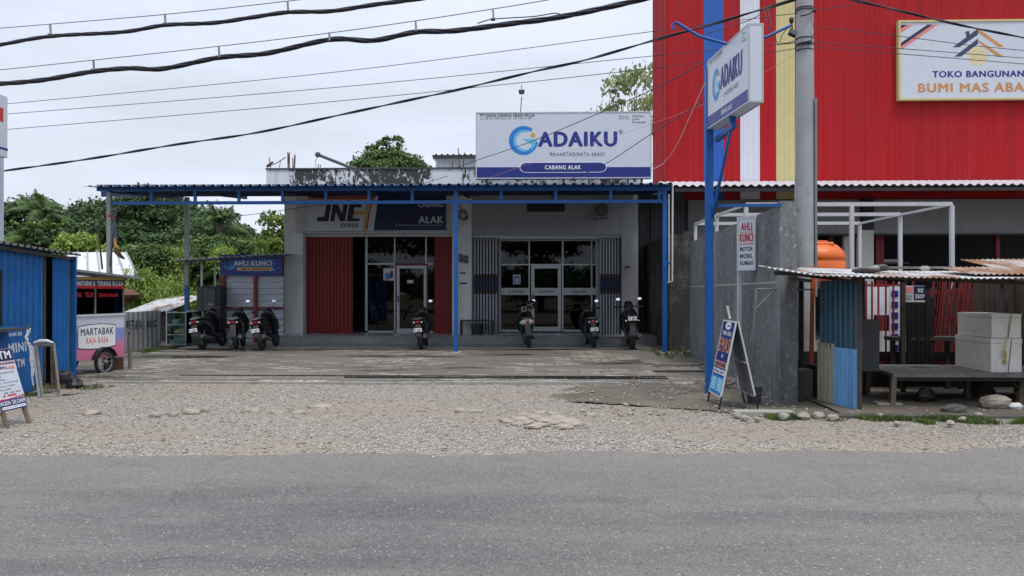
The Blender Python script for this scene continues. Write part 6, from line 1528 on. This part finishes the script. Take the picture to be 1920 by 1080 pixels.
# flag ribbon and sticks at the canopy post
fl = empty('flag_ribbon', (ax(218, 19.2), 19.2, 2.2), label='faded red, blue and orange ribbon flag tied to the grey canopy post', cat='flag')
b = MB('steel_wire'); b.tube([at(219, 388, 19.15), at(211, 440, 19.15), at(206, 500, 19.15)], .02, 6); b.build('stick', fl)
b = MB('red_paint')
def cloth(pts, mat):
    b.mat(mat); n = len(pts); vs_ = []
    for (px, py, w, dy) in pts: p = at(px, py, 19.1 + dy); q = at(px + w, py + w * .15, 19.1 - dy * .5); vs_ += [p, q]
    fs_ = [(2 * i, 2 * i + 1, 2 * i + 3, 2 * i + 2) for i in range(n - 1)]; b.add(vs_, fs_, True); b.add([v + Vector((0, .012, 0)) for v in vs_], [f[::-1] for f in fs_], True)
cloth([(202, 402, 12, 0), (203, 407, 11, .03)], 'red_paint'); cloth([(213, 404, 3, 0), (213, 418, 4, .04), (214, 436, 5, .02), (213, 448, 7, 0)], 'slate'); cloth([(213, 446, 4, .0), (213, 456, 6, .05), (214, 466, 8, .03)], 'tan'); cloth([(214, 464, 8, 0), (214, 474, 13, .04), (222, 482, 12, .02), (230, 486, 4, 0)], 'rust'); 
b.build('cloth', fl)
b = MB('bark'); b.tube([at(184, 432, 20), at(192, 505, 20)], .025, 5); tag(b.build('bamboo_stick'), 'thin grey stick leaning behind the food cart roof', 'stick')

# ================================================================== motorcycles
def wheel2(parent, name, y, r=.275, rt=.055, sp=6):
    b = MB('rubber'); b.torus((0, y, r), r - rt, rt, 'x', 28, 8); t = b.build(name, parent)
    b = MB('dark_grey'); b.torus((0, y, r), r - 2 * rt, .014, 'x', 28, 6)
    for k in range(sp):
        a = 2 * math.pi * k / sp; b.tube([(0, y, r), (0, y + (r - 2 * rt) * math.cos(a), r + (r - 2 * rt) * math.sin(a))], .012, 5)
    b.tube([(-.05, y, r), (.05, y, r)], .04, 10); b.build('rim', t); return t
def scooter(px, py, label, rz=0.0, lean=-7, body='gloss_black', lamp='wide', tail=None, mirrors=(1, 1), scale=1.0, plate=True, sport=False, zoff=.05):
    p = gd(px, py, zoff)
    root = empty('motorcycle', (0, 0, 0), 0, label, 'motorcycle', 'motorcycles parked facing the porch')
    root['_m'] = [list(r) for r in Matrix.Identity(4)]
    wheel2(root, 'rear_wheel', 0.0, .28 if not sport else .30, .06 if not sport else .07); wheel2(root, 'front_wheel', 1.26, .28 if not sport else .30, .05)
    b = MB(body)
    b.loft([(0, -.30, .74, .055, .035), (0, -.24, .71, .15, .09), (0, -.05, .66, .195, .14), (0, .2, .60, .20, .18), (0, .45, .55, .18, .20), (0, .60, .48, .13, .17)], 16, 2.8)
    b.loft([(0, .50, .36, .12, .06), (0, .75, .33, .15, .05), (0, .98, .36, .14, .05)], 12, 4)          # floor
    b.build('rear_body', root)
    if tail:
        b = MB(tail); b.loft([(0, -.315, .725, .09, .055), (0, -.25, .72, .165, .085), (0, -.05, .70, .205, .075), (0, .12, .70, .19, .03)], 16, 2.6); b.torus((0, .745, 1.04), .065, .014, 'y', 16, 6); b.build('tail_cover', root)
    b = MB(body)   # leg shield and front cowl
    b.loft([(0, 1.02, .34, .11, .04), (0, .98, .50, .235, .05), (0, .92, .72, .255, .055), (0, .86, .88, .20, .06), (0, .82, .98, .13, .07), (0, .82, 1.02, .06, .05)], 16, 3, 'z'); 
    b.loft([(0, .94, .98, .12, .07), (0, 1.04, .93, .13, .09), (0, 1.12, .80, .08, .07)], 12, 2.4)
    b.loft([(0, 1.05, .57, .05, .02), (0, 1.22, .60, .065, .03), (0, 1.42, .58, .06, .03), (0, 1.54, .48, .04, .02)], 10, 2.6); b.build('front_body', root)
    b = MB('black'); b.loft([(0, -.26, .81, .08, .02), (0, -.12, .83, .15, .05), (0, .12, .80, .17, .055), (0, .38, .78, .15, .05), (0, .56, .73, .07, .04)], 14, 2.6); b.build('seat', root)
    b = MB('dark_grey'); b.loft([(-.0, .02, .30, .07, .07), (-.02, .25, .32, .11, .10), (-.02, .5, .32, .10, .09)], 10, 3); b.tube([(0, -.02, .60), (-.08, .02, .30)], .03, 8); b.tube([(.09, .05, .62), (.10, .0, .30)], .025, 8); b.bar((0, 1.26, .28), (0, .92, .92), .06)
    b.tube([(.055, 1.26, .28), (.055, 1.08, .70)], .022, 8); b.tube([(-.055, 1.26, .28), (-.055, 1.08, .70)], .022, 8); b.build('engine', root)
    b = MB('dark_grey'); b.tube([(.12, .45, .24), (.15, .1, .27), (.16, -.30, .36)], [.03, .05, .055], 12); b.build('exhaust', root)
    b = MB('black'); b.loft([(0, -.30, .66, .07, .015), (0, -.36, .52, .08, .012), (0, -.40, .36, .085, .012)], 10, 4); b.loft([(0, -.28, .56, .05, .01), (0, -.1, .59, .055, .012), (0, .1, .58, .05, .01)], 8, 3); b.build('rear_mudguard', root)
    b = MB('black'); b.tube([(-.33, .74, 1.04), (-.18, .80, 1.05), (0, .83, 1.02), (.18, .80, 1.05), (.33, .74, 1.04)], .016, 8); b.tube([(-.36, .72, 1.04), (-.24, .775, 1.045)], .026, 8); b.tube([(.36, .72, 1.04), (.24, .775, 1.045)], .026, 8)
    b.loft([(0, .76, 1.05, .09, .03), (0, .84, 1.07, .13, .045), (0, .94, 1.04, .11, .05)], 12, 2.6); b.mat('chrome'); b.tube([(-.35, .76, 1.045), (-.22, .85, 1.05)], .008, 5); b.tube([(.35, .76, 1.045), (.22, .85, 1.05)], .008, 5)
    b.build('handlebar', root)
    for s in (-1, 1):
        if not mirrors[0 if s < 0 else 1]: continue
        b = MB('black'); b.tube([(s * .20, .80, 1.05), (s * .23, .79, 1.16), (s * .27, .77, 1.23)], .008, 5); b.loft([(s * .275, .745, 1.25, .058, .04), (s * .275, .775, 1.25, .05, .034), (s * .275, .79, 1.25, .02, .015)], 12, 2.2); m_ = b.build('mirror', root)
        b = MB('mirror'); b.loft([(s * .275, .7400, 1.25, .053, .035), (s * .275, .7445, 1.25, .053, .035)], 14, 2.2); 
        ctr = Vector((s * .275, .742, 1.25)); rot = Matrix.Translation(ctr) @ Matrix.Rotation(R(-9), 4, 'X') @ Matrix.Translation(-ctr); b.v = [tuple(rot @ Vector(v)) for v in b.v]; b.build('mirror_glass', m_)
    if lamp == 'round':
        b = MB('chrome'); b.loft([(0, -.325, .72, .058, .058), (0, -.29, .72, .06, .06)], 16, 2); b.build('lamp_ring', root); b = MB('red_lens'); b.ell((0, -.325, .72), (.048, .03, .048), 14, 8); b.build('taillight', root)
        for s in (-1, 1): b = MB('amber_lens'); b.ell((s * .105, -.27, .725), (.022, .03, .035), 8, 6); b.build('indicator', root)
    else:
        b = MB('red_lens'); b.loft([(0, -.33, .735, .055, .022), (0, -.27, .74, .065, .03)], 12, 3); b.build('taillight', root)
        for s in (-1, 1): b = MB('amber_lens'); b.ell((s * (.15 if sport else .10), -.28, .725), (.03, .03, .02), 8, 6); b.build('indicator', root)
    if plate:
        zc = .53 if not sport else .78
        b = MB('white_bright'); b.box(-.105, .105, -.405, -.395, zc - .045, zc + .045, .004); b.mat('letter_black'); b.box(-.11, .11, -.396, -.388, zc - .05, zc + .05)
        for k in range(7):
            if k != 2: b.box(-.085 + .025 * k, -.070 + .025 * k, -.408, -.4055, zc - .012, zc + .024)
        b.box(-.02, .04, -.408, -.4055, zc - .034, zc - .024); b.build('number_plate', root)
    b = MB('black'); b.tube([(-.08, .45, .28), (-.20, .42, .02)], .012, 6); b.tube([(-.10, .3, .27), (.20, .3, .27)], .012, 6); b.tube([(.2, .3, .27), (.26, .3, .29)], .016, 6); b.build('side_stand', root)
    b = MB('mid_grey'); b.tube([(-.10, .25, .80), (-.12, -.20, .83), (-.06, -.32, .82), (.06, -.32, .82), (.12, -.20, .83), (.10, .25, .80)], .012, 6); b.build('grab_rail', root)
    if sport:
        b = MB(body); b.loft([(0, .42, .80, .13, .06), (0, .62, .84, .15, .10), (0, .80, .86, .12, .10)], 12, 2.6); b.loft([(0, .85, 1.02, .10, .08), (0, 1.0, 1.10, .11, .10), (0, 1.1, 1.0, .07, .08)], 12, 2.6); b.build('tank_cover', root)
    root.location = (p.x, p.y, zoff); root.rotation_euler = (0, R(lean), R(rz)); root.scale = (scale,) * 3
    root['_m'] = [list(r) for r in (Matrix.Translation(root.location) @ Matrix.Rotation(R(rz), 4, 'Z') @ Matrix.Rotation(R(lean), 4, 'Y') @ Matrix.Scale(scale, 4))]
    return root
scooter(381, 655.5, 'black scooter at the end by the glass showcases, without mirrors', rz=0, lean=-10, mirrors=(0, 0))
scooter(443, 656, 'black scooter in the middle before the kiosk, two bright mirrors at one side', rz=13, lean=-4, plate=False, mirrors=(0, 1))
scooter(493, 656.5, 'black scooter with one raised mirror, next to the white pillar', rz=3, lean=-9, mirrors=(0, 1))
scooter(790, 655, 'black scooter standing alone before the white framed glass door', rz=2, lean=-5, mirrors=(0, 1))
wsct = scooter(992, 653, 'black retro scooter with a cream tail around its round red lamp', rz=4, lean=-5, tail='cream_body', lamp='round', mirrors=(0, 1), plate=False)
scooter(1113, 653, 'all-black retro scooter with a round red lamp and white plate', rz=4, lean=-4, lamp='round', mirrors=(0, 1))
scooter(1186, 655, 'large black motorcycle with two tall mirrors beside the end pillar', rz=-3, lean=-2, sport=True, scale=1.06)
hm = empty('helmet', (0, 0, 0), 0, 'black open helmet hung on the mirror of the cream-tailed scooter', 'helmet')
c = at(996, 572, 21.35); hm.location = c; hm['_m'] = [list(r) for r in Matrix.Translation(c)]
b = MB('gloss_black'); b.M = Matrix.Translation(c) @ Matrix.Rotation(R(28), 4, 'Y'); b.ell((0, 0, 0), (.125, .14, .14), 16, 10, -.55); b.build('shell', hm)
b = MB('mirror'); b.mat('mid_grey'); b.M = Matrix.Translation(c) @ Matrix.Rotation(R(28), 4, 'Y'); b.tube([(-.12, -.08, -.05), (0, -.15, .0), (.12, -.08, -.05)], .012, 6); b.tube([(-.11, .02, -.07), (-.06, 0, -.16), (.06, 0, -.16), (.11, .02, -.07)], .008, 5); b.build('trim', hm)
# ================================================================== trees
def leaves(name, blobs, n, size, mat, seed, flat=.55):
    r = np.random.RandomState(seed)
    B = np.array(blobs, float); w = (B[:, 3] * B[:, 4] * B[:, 5]) ** .67; w /= w.sum()
    k = r.choice(len(B), n, p=w); c = B[k]
    d = r.normal(size=(n, 3)); d /= np.linalg.norm(d, axis=1)[:, None]; d[:, 2] = np.where(d[:, 2] < -.35, -d[:, 2] * .6, d[:, 2])
    rad = .55 + .50 * r.rand(n) ** .6
    # lumpy outline
    lump = 1 + .22 * np.sin(d[:, 0] * 5 + k) * np.sin(d[:, 1] * 6 + 2 * k) + .12 * np.sin(d[:, 2] * 9 + k * 3)
    pos = c[:, :3] + d * c[:, 3:6] * (rad * lump)[:, None]
    nrm = d * .6 + r.normal(size=(n, 3)) * .55 + np.array([0, 0, .35]); nrm /= np.linalg.norm(nrm, axis=1)[:, None]
    t = np.cross(nrm, r.normal(size=(n, 3))); t /= np.linalg.norm(t, axis=1)[:, None]; s = np.cross(nrm, t)
    L = size * (.6 + .8 * r.rand(n)); W = L * flat
    bend = nrm * (L * .25)[:, None]
    v0 = pos - t * L[:, None]; v1 = pos + s * W[:, None] + bend * .4; v2 = pos + t * L[:, None] - bend; v3 = pos - s * W[:, None] + bend * .4
    V = np.stack([v0, v1, v2, v3], 1).reshape(-1, 3)
    me = bpy.data.meshes.new(name); me.vertices.add(n * 4); me.vertices.foreach_set('co', V.reshape(-1))
    F = np.arange(n * 4, dtype='i').reshape(-1, 4); F = np.stack([F[:, [0, 1, 3]], F[:, [1, 2, 3]]], 1).reshape(-1)
    me.loops.add(len(F)); me.loops.foreach_set('vertex_index', F); me.polygons.add(n * 2); me.polygons.foreach_set('loop_start', np.arange(0, n * 6, 3, dtype='i'))
    me.update(calc_edges=True); me.materials.append(M[mat]); return me
def trunk_mb(H, r0, limbs, seed, lean=.0):
    q = random.Random(seed); b = MB('bark')
    top = Vector((lean, 0, H)); b.tube([(0, 0, -.3), (lean * .3, .05, H * .35), (lean * .7, -.05, H * .7), tuple(top)], [r0, r0 * .75, r0 * .5, r0 * .2], 8)
    for l in limbs:
        z = H * q.uniform(.35, .75); s = Vector((lean * z / H, 0, z)); e = Vector(l[:3]); m = s.lerp(e, .5) + Vector((0, 0, .3)); b.tube([s, m, e], [r0 * .35, r0 * .25, r0 * .08], 6)
    return b
PROTO = {}
def proto(key, blobs, n, size, mat, H, r0, seed, **kw):
    tb_ = trunk_mb(H * .8, r0, [bl for bl in blobs[::2]], seed, kw.get('lean', 0)).build('trunk', center=False); tm = tb_.data; bpy.data.objects.remove(tb_)
    PROTO[key] = (tm, leaves('crown', blobs, n, size, mat, seed, kw.get('flat', .55)))
def rb_(seed, n, R0, zc, zr, sz=(1.0, 1.8)):
    q = random.Random(seed); out = []
    for i in range(n):
        a = q.uniform(0, 6.28); rr = R0 * math.sqrt(q.random()) ; z = zc + q.uniform(-zr, zr) * (1 - .45 * rr / R0); s = q.uniform(*sz)
        out.append((rr * math.cos(a), rr * math.sin(a), z, s, s, s * .72))
    return out
proto('broad', rb_(1, 17, 2.7, 5.0, 1.9, (.8, 1.6)), 12000, .13, 'leaf_mid', 8, .22, 11)
proto('broad2', rb_(2, 15, 2.4, 5.2, 1.7, (.8, 1.5)), 11000, .13, 'leaf_mid', 8, .2, 12)
proto('dense', rb_(3, 22, 2.9, 4.6, 2.6, (.8, 1.7)), 15000, .13, 'leaf_dark', 8, .26, 13)
proto('light', rb_(4, 15, 1.7, 4.6, 2.4, (.8, 1.4)), 8000, .14, 'leaf_light', 8, .16, 14)
proto('shrub', rb_(5, 14, 1.7, 1.1, .8, (.6, 1.1)), 8000, .09, 'leaf_light', 2.2, .08, 15)
proto('bush', rb_(6, 15, 2.6, 1.5, 1.0, (.8, 1.4)), 8000, .15, 'leaf_mid', 3, .1, 16)
proto('sparse', rb_(7, 18, 2.3, 6.2, 2.0, (.45, .9)), 2600, .10, 'leaf_olive', 8.5, .16, 17)
def tree(key, px, top, Y, H0, label, grp='trees behind the lots', sx=1.0, name='tree', hue=None, z0=0.0, cat='tree'):
    H = az(top, Y); s = (H - z0) / H0
    o = empty(name, (ax(px, Y), Y, z0), rnd.uniform(0, 6.28), label, cat, grp); o.scale = (s * sx, s * sx, s)
    tm, cm = PROTO[key]
    for nm, me in (('trunk', tm), ('crown', cm)):
        c = bpy.data.objects.new(nm, me); col.objects.link(c); c.parent = o
    return o
H8 = 8.35
T_ = [('dense', 20, 338, 40, H8, 1.0, 'dark dense tree above the blue shed roof'), ('broad', 112, 392, 39, H8, 1.1, 'dark broad tree between the palms and the white roof'),
      ('dense', 165, 358, 39, H8, 1.1, 'leafy dark tree just over the white patched roof'), ('dense', 215, 330, 42, H8, 1.0, 'tall dark tree behind the flag ribbon'),
      ('dense', 275, 325, 41, H8, 1.0, 'dark broad tree between the two grey canopy posts'), ('broad2', 305, 420, 33, H8, 1.0, 'mid green tree above the lean-to shelter'),
      ('dense', 335, 335, 44, H8, 1.0, 'dark tree reaching the canopy beam at the rear grey post'), ('dense', 385, 372, 40, H8, 1.0, 'dark tree just beside the short palm'),
      ('broad2', 430, 402, 36, H8, 1.1, 'mid green tree over the locksmith kiosk roof'), ('dense', 470, 408, 44, H8, 1.0, 'dark tree behind the mid green one over the kiosk'),
      ('light', 536, 352, 30, H8, .78, 'bright yellow-green tree touching the white shop pillar'), ('dense', -70, 340, 38, H8, 1.1, 'large dark tree behind the pylon sign'),
      ('broad2', 60, 405, 39, H8, .7, 'mid green tree just behind the shed roof'), ('light', 150, 398, 35, H8, .8, 'bright green tree over the peak of the white patched roof'), ('light', 318, 430, 33, H8, .7, 'bright green tree between the canopy posts'), ('light', 415, 430, 34, H8, .6, 'bright green tree over the overhang of the kiosk roof'), ('dense', 545, 420, 50, H8, 1.0, 'far dark tree hidden mostly by the shop')]
for (k, px, top, Y, h0, sx, lbl) in T_: tree(k, px, top, Y, h0, lbl, sx=sx)
Sh = [('bush', 60, 470, 36, 'dark bush low behind the shed and cart'), ('bush', 130, 478, 37, 'dark bush behind the patched white roof'), ('shrub', 290, 500, 28, 'bright feathery shrub over the lean-to roof'), ('shrub', 326, 528, 27, 'bright shrub beside the blue rear post'),
      ('bush', 365, 470, 37, 'dark bush behind the kiosk roof overhang'), ('bush', 425, 480, 38, 'dark bush behind the kiosk'), ('shrub', 398, 565, 25.5, 'bright shrub seen under the kiosk roof'), ('bush', 490, 480, 37, 'dark bush under the yellow-green tree'), ('bush', 240, 480, 37, 'dark bush behind the flag'), ('bush', 305, 470, 37, 'dark bush between the grey posts')]
for (k, px, top, Y, lbl) in Sh: tree(k, px, top, Y, 2.35 if k == 'shrub' else 3.0, lbl, 'bushes behind the lots', .52 if k == 'shrub' else 1.25, 'shrub', cat='bush')
tree('sparse', 1190, 122, 38, 8.0, 'sparse olive tree rising between the billboard and the red store', None, .62)
# tree on the roof line
blobs = [(-1.1, 0, 7.45, .75, .8, .5), (-.45, 0, 7.75, .7, .8, .5), (.25, 0, 7.8, .75, .8, .55), (.9, 0, 7.55, .7, .7, .45), (1.45, 0, 7.3, .5, .6, .35), (-1.5, 0, 7.25, .45, .6, .3), (-.78, 0, 8.25, .36, .35, .2), (-.32, 0, 8.42, .34, .3, .26), (-.08, 0, 8.68, .2, .22, .17), (.44, 0, 8.62, .31, .3, .27), (.5, 0, 8.35, .14, .15, .2), (0, 0, 6.6, 1.5, 1.4, .9), (0, 0, 7.2, 1.1, 1.1, .7)]
proto('roofline', blobs, 9000, .085, 'leaf_mid', 8.0, .25, 23)
o = empty('tree', (ax(728, 36), 36, 0), 0, 'rounded green tree with two tufts showing over the mouldy parapet', 'tree')
for nm, me in zip(('trunk', 'crown'), PROTO['roofline']):
    c = bpy.data.objects.new(nm, me); col.objects.link(c); c.parent = o
for px, py in ((608, 309), (635, 308), (659, 306)): pass
# palms
def palm(px, top, Y, label, nf=16, s=1.0):
    H = az(top, Y); q = random.Random(px); base = Vector((ax(px, Y), Y, 0)); o = empty('palm_tree', tuple(base), 0, label, 'palm tree', 'palm trees behind the lots')
    b = MB('bark'); h = H - 1.2 * s; b.tube([base, base + Vector((.15, 0, h * .5)), base + Vector((.1, 0, h))], [.18, .14, .12], 8); b.build('trunk', o)
    b = MB('leaf_mid'); c = base + Vector((.1, 0, h))
    for k in range(nf):
        a = 2 * math.pi * k / nf + q.uniform(-.2, .2); el = q.uniform(-.1, 1.25); L = q.uniform(1.8, 2.5) * s; pts = []; d = Vector((math.cos(a), math.sin(a), 0))
        for i in range(9):
            t = i / 8; pts.append(c + d * (L * t * math.cos(el) * (1 - .1 * t)) + Vector((0, 0, L * t * math.sin(el) - .9 * s * t * t * (1.1 + .3 * q.random()))))
        b.tube(pts, [.03 * (1 - .8 * i / 8) for i in range(9)], 4)
        for i in range(1, 33):
            t = i / 33 * 8; j = min(7, int(t)); p = pts[j].lerp(pts[j + 1], t - j); tan = (pts[j + 1] - pts[j]).normalized(); side = tan.cross(Vector((0, 0, 1))).normalized()
            ll = .55 * s * math.sin(math.pi * (.15 + .8 * i / 33)) * q.uniform(.8, 1.1)
            for sg in (-1, 1):
                tip = p + side * sg * ll * .75 + tan * ll * .45 + Vector((0, 0, -ll * .45)); w = tan * .028 * s
                b.add([tuple(p - w), tuple(p + w), tuple(tip)], [(0, 1, 2)])
    b.build('crown', o); return o
palm(78, 350, 37, 'tall palm rising over the blue shed roof'); palm(50, 402, 36, 'shorter palm drooping just over the shed roof', 14, .9); palm(98, 398, 36, 'small palm fan near the dark broad tree', 12, .8); palm(407, 374, 37, 'palm crown seen just under the canopy beam', 16, .9)
# trees across the road, mirrored in the shop glass
for i, (x, y, s, k) in enumerate(((-15, -16, 1.15, 'dense'), (-7.5, -19, 1.3, 'broad'), (0.5, -17, 1.2, 'dense'), (8, -18, 1.35, 'broad2'), (15, -16, 1.2, 'dense'), (23, -18, 1.3, 'broad'), (-24, -18, 1.3, 'broad2'))):
    o = empty('tree', (x, y, 0), i * 1.3, 'roadside tree across the road, facing ' + ['the blue shed', 'the scrawled fence', 'the red folding doors', 'the glass shopfront', 'the stained wall', 'the market stall', 'the pylon sign'][i], 'tree', 'trees across the road'); o.scale = (s,) * 3
    for nm, me in zip(('trunk', 'crown'), PROTO[k]):
        c = bpy.data.objects.new(nm, me); col.objects.link(c); c.parent = o

for i, x in enumerate((-20, -13, -6.5, -.5, 5.5, 12, 19)):  # unseen bushes added so the shop glass reflects something dark
    o = empty('shrub', (x, -13.5 - (i % 2), -.1), i * 1.7, 'bush added across the road to darken glass, facing ' + ['the blue shed', 'the scrawled fence', 'the red folding doors', 'the glass shopfront', 'the stained wall', 'the market stall', 'the far end of the red store'][i], 'bush', 'added bushes across the road'); o.scale = (1.15, 1.0, 1.25)
    for nm, me in zip(('trunk', 'crown'), PROTO['bush']):
        c = bpy.data.objects.new(nm, me); col.objects.link(c); c.parent = o

# ================================================================== overhead cables
def smooth(pts, n=10):
    out = []; P = [pts[0]] + list(pts) + [pts[-1]]
    for i in range(1, len(P) - 2):
        p0, p1, p2, p3 = [np.array(v, float) for v in P[i - 1:i + 3]]
        for k in range(n):
            t = k / n; out.append(tuple(.5 * ((2 * p1) + (-p0 + p2) * t + (2 * p0 - 5 * p1 + 4 * p2 - p3) * t * t + (-p0 + 3 * p1 - 3 * p2 + p3) * t ** 3)))
    out.append(tuple(pts[-1])); return out
def cable(pix, Ya, Yb, r, label, twist=0, mat='cable', name='cable', grp='overhead cables', clamps=None):
    s = smooth(pix, 8); x0, x1 = pix[0][0], pix[-1][0]
    P = [at(p[0], p[1], Ya + (Yb - Ya) * (p[0] - x0) / (x1 - x0)) for p in s]
    o = empty(name, tuple(P[0]), 0, label, 'cable', grp)
    if twist:
        ln = [0]
        for i in range(1, len(P)): ln.append(ln[-1] + (P[i] - P[i - 1]).length)
        N = int(ln[-1] / .12); Q = []; j = 0
        for i in range(N + 1):
            d = ln[-1] * i / N
            while j < len(ln) - 2 and ln[j + 1] < d: j += 1
            Q.append((P[j].lerp(P[j + 1], (d - ln[j]) / max(1e-6, ln[j + 1] - ln[j])), d))
        b = MB(mat)
        for k in range(twist):
            pts = [q + Vector((0, math.cos(d * 3.4 + 6.283 * k / twist), math.sin(d * 3.4 + 6.283 * k / twist))) * r * .62 for q, d in Q]
            b.tube(pts, r * .62, 6)
        b.build('strand', o)
    else:
        b = MB(mat); b.tube(P, r, 5); b.build('strand', o)
    if clamps:
        for (cx_, ya_, yb_) in clamps:
            Y = Ya + (Yb - Ya) * (cx_ - x0) / (x1 - x0); b = MB('mid_grey'); b.bar(at(cx_, ya_, Y), at(cx_ + 1.5, yb_, Y - .04), .035, .02); b.mat('dark_grey'); b.box(*[v for a_ in zip((at(cx_, yb_, Y) - Vector((.03, .03, .02))), (at(cx_, yb_, Y) + Vector((.04, .03, .015)))) for v in a_]); b.build('clamp', o)
    return o
cable([(-80, 98), (0, 84), (95, 68), (230, 60), (310, 47), (400, 43), (470, 33), (540, 23), (620, 21), (700, 9), (790, -3), (900, -22)], 15.5, 12.5, .032, 'upper thick twisted cable bundle crossing the sky at the top', 4)
cable([(-80, 60), (0, 53), (310, 27), (540, 2), (700, -18)], 15.5, 13.2, .008, 'thin carrier wire over the upper thick bundle', mat='steel_wire', clamps=[(94, 46, 65), (309, 26, 45), (539, 2, 22)])
cable([(-80, 160), (0, 157), (80, 150), (175, 134), (245, 128), (305, 129), (410, 108), (500, 100), (620, 74), (700, 76), (780, 60), (850, 58), (960, 44), (1050, 32), (1190, 2), (1260, -18)], 15.5, 12.6, .040, 'lower thick twisted cable bundle crossing the sky', 4)
cable([(-80, 137), (0, 131), (320, 97), (640, 59), (930, 16), (1060, -6)], 15.5, 13.0, .008, 'thin carrier wire over the lower thick bundle', mat='steel_wire', clamps=[(175, 113, 131), (410, 87, 107), (617, 61, 76), (779, 40, 58), (924, 16, 36)])
cable([(895, 44), (925, 36), (1000, 31), (1040, 25), (1055, 30)], 13.3, 12.9, .010, 'short splice cable looping off the lower thick bundle')
cable([(-80, 202), (10, 195), (640, 134), (1224, 59), (1500, 24)], 16, 12.9, .0065, 'topmost of the three thin wires across the middle of the sky', mat='cable')
cable([(-80, 219), (10, 214), (640, 163), (1224, 105), (1500, 80)], 16, 12.9, .0065, 'middle one of the three thin wires ending at the pole', mat='cable')
cable([(-80, 250), (10, 243), (640, 189), (1224, 128), (1500, 90)], 16, 12.9, .0065, 'lowest of the three thin wires ending at the pole', mat='cable')
cable([(-80, 334), (10, 320), (160, 299), (330, 271), (480, 249), (640, 215), (780, 185), (860, 168), (1010, 132), (1100, 112), (1235, 73), (1330, 47), (1420, 20), (1500, -4)], 15.5, 12.2, .020, 'twisted black service cable sagging over the shops to the pole', 2)
cable([(1524, 50), (1686, 68), (1830, 86), (2000, 102)], 12.9, 14.5, .0065, 'thin wire crossing the store sign highest', mat='cable'); cable([(1524, 79), (1686, 91), (1920, 109), (2000, 115)], 12.9, 14.5, .0065, 'thin wire crossing the store sign in the middle', mat='cable'); cable([(1524, 88), (1686, 101), (1920, 120), (2000, 126)], 12.9, 14.5, .0065, 'thin wire crossing the store sign lowest', mat='cable')
cable([(1560, -12), (1600, 0), (1690, 21), (1800, 47), (1920, 71), (2000, 90)], 12.6, 14.0, .018, 'thick dark cable swooping over the store sign corner', 2)
cable([(1524, 20), (1590, 10), (1680, -10)], 12.8, 11.0, .006, 'thin wire rising from the pole past the red cladding', mat='cable')
cable([(840, 320), (890, 302), (1000, 264), (1140, 205), (1240, 160), (1324, 115)], 20.8, 12.1, .009, 'dark wire slanting across the billboard lettering to the blue post', mat='cable')
cable([(1070, 336), (1137, 306), (1220, 252), (1328, 184)], 20.8, 12.1, .009, 'dark wire slanting across the billboard corner to the blue post', mat='cable')
cable([(395, 412), (560, 390), (720, 364), (840, 330)], 20.2, 21.2, .008, 'thin dark wire hanging in front of the shop sign', mat='cable')
cable([(1222, 318), (1245, 305), (1270, 270), (1295, 215), (1324, 150)], 20.0, 12.1, .007, 'thin white wire curling from the billboard to the post sign', mat='white_bright')
cable([(918, 333), (1000, 305), (1170, 250), (1330, 190), (1500, 98)], 20.8, 12.8, .0035, 'faint pale wire crossing the billboard to the pole', mat='salmon')
cable([(1300, 70), (1400, 40), (1440, 18), (1490, 2)], 12.3, 12.7, .007, 'thin wire running beside the service cable to the pole', mat='cable')
for o in list(bpy.data.objects):
    if '_m' in o: del o['_m']
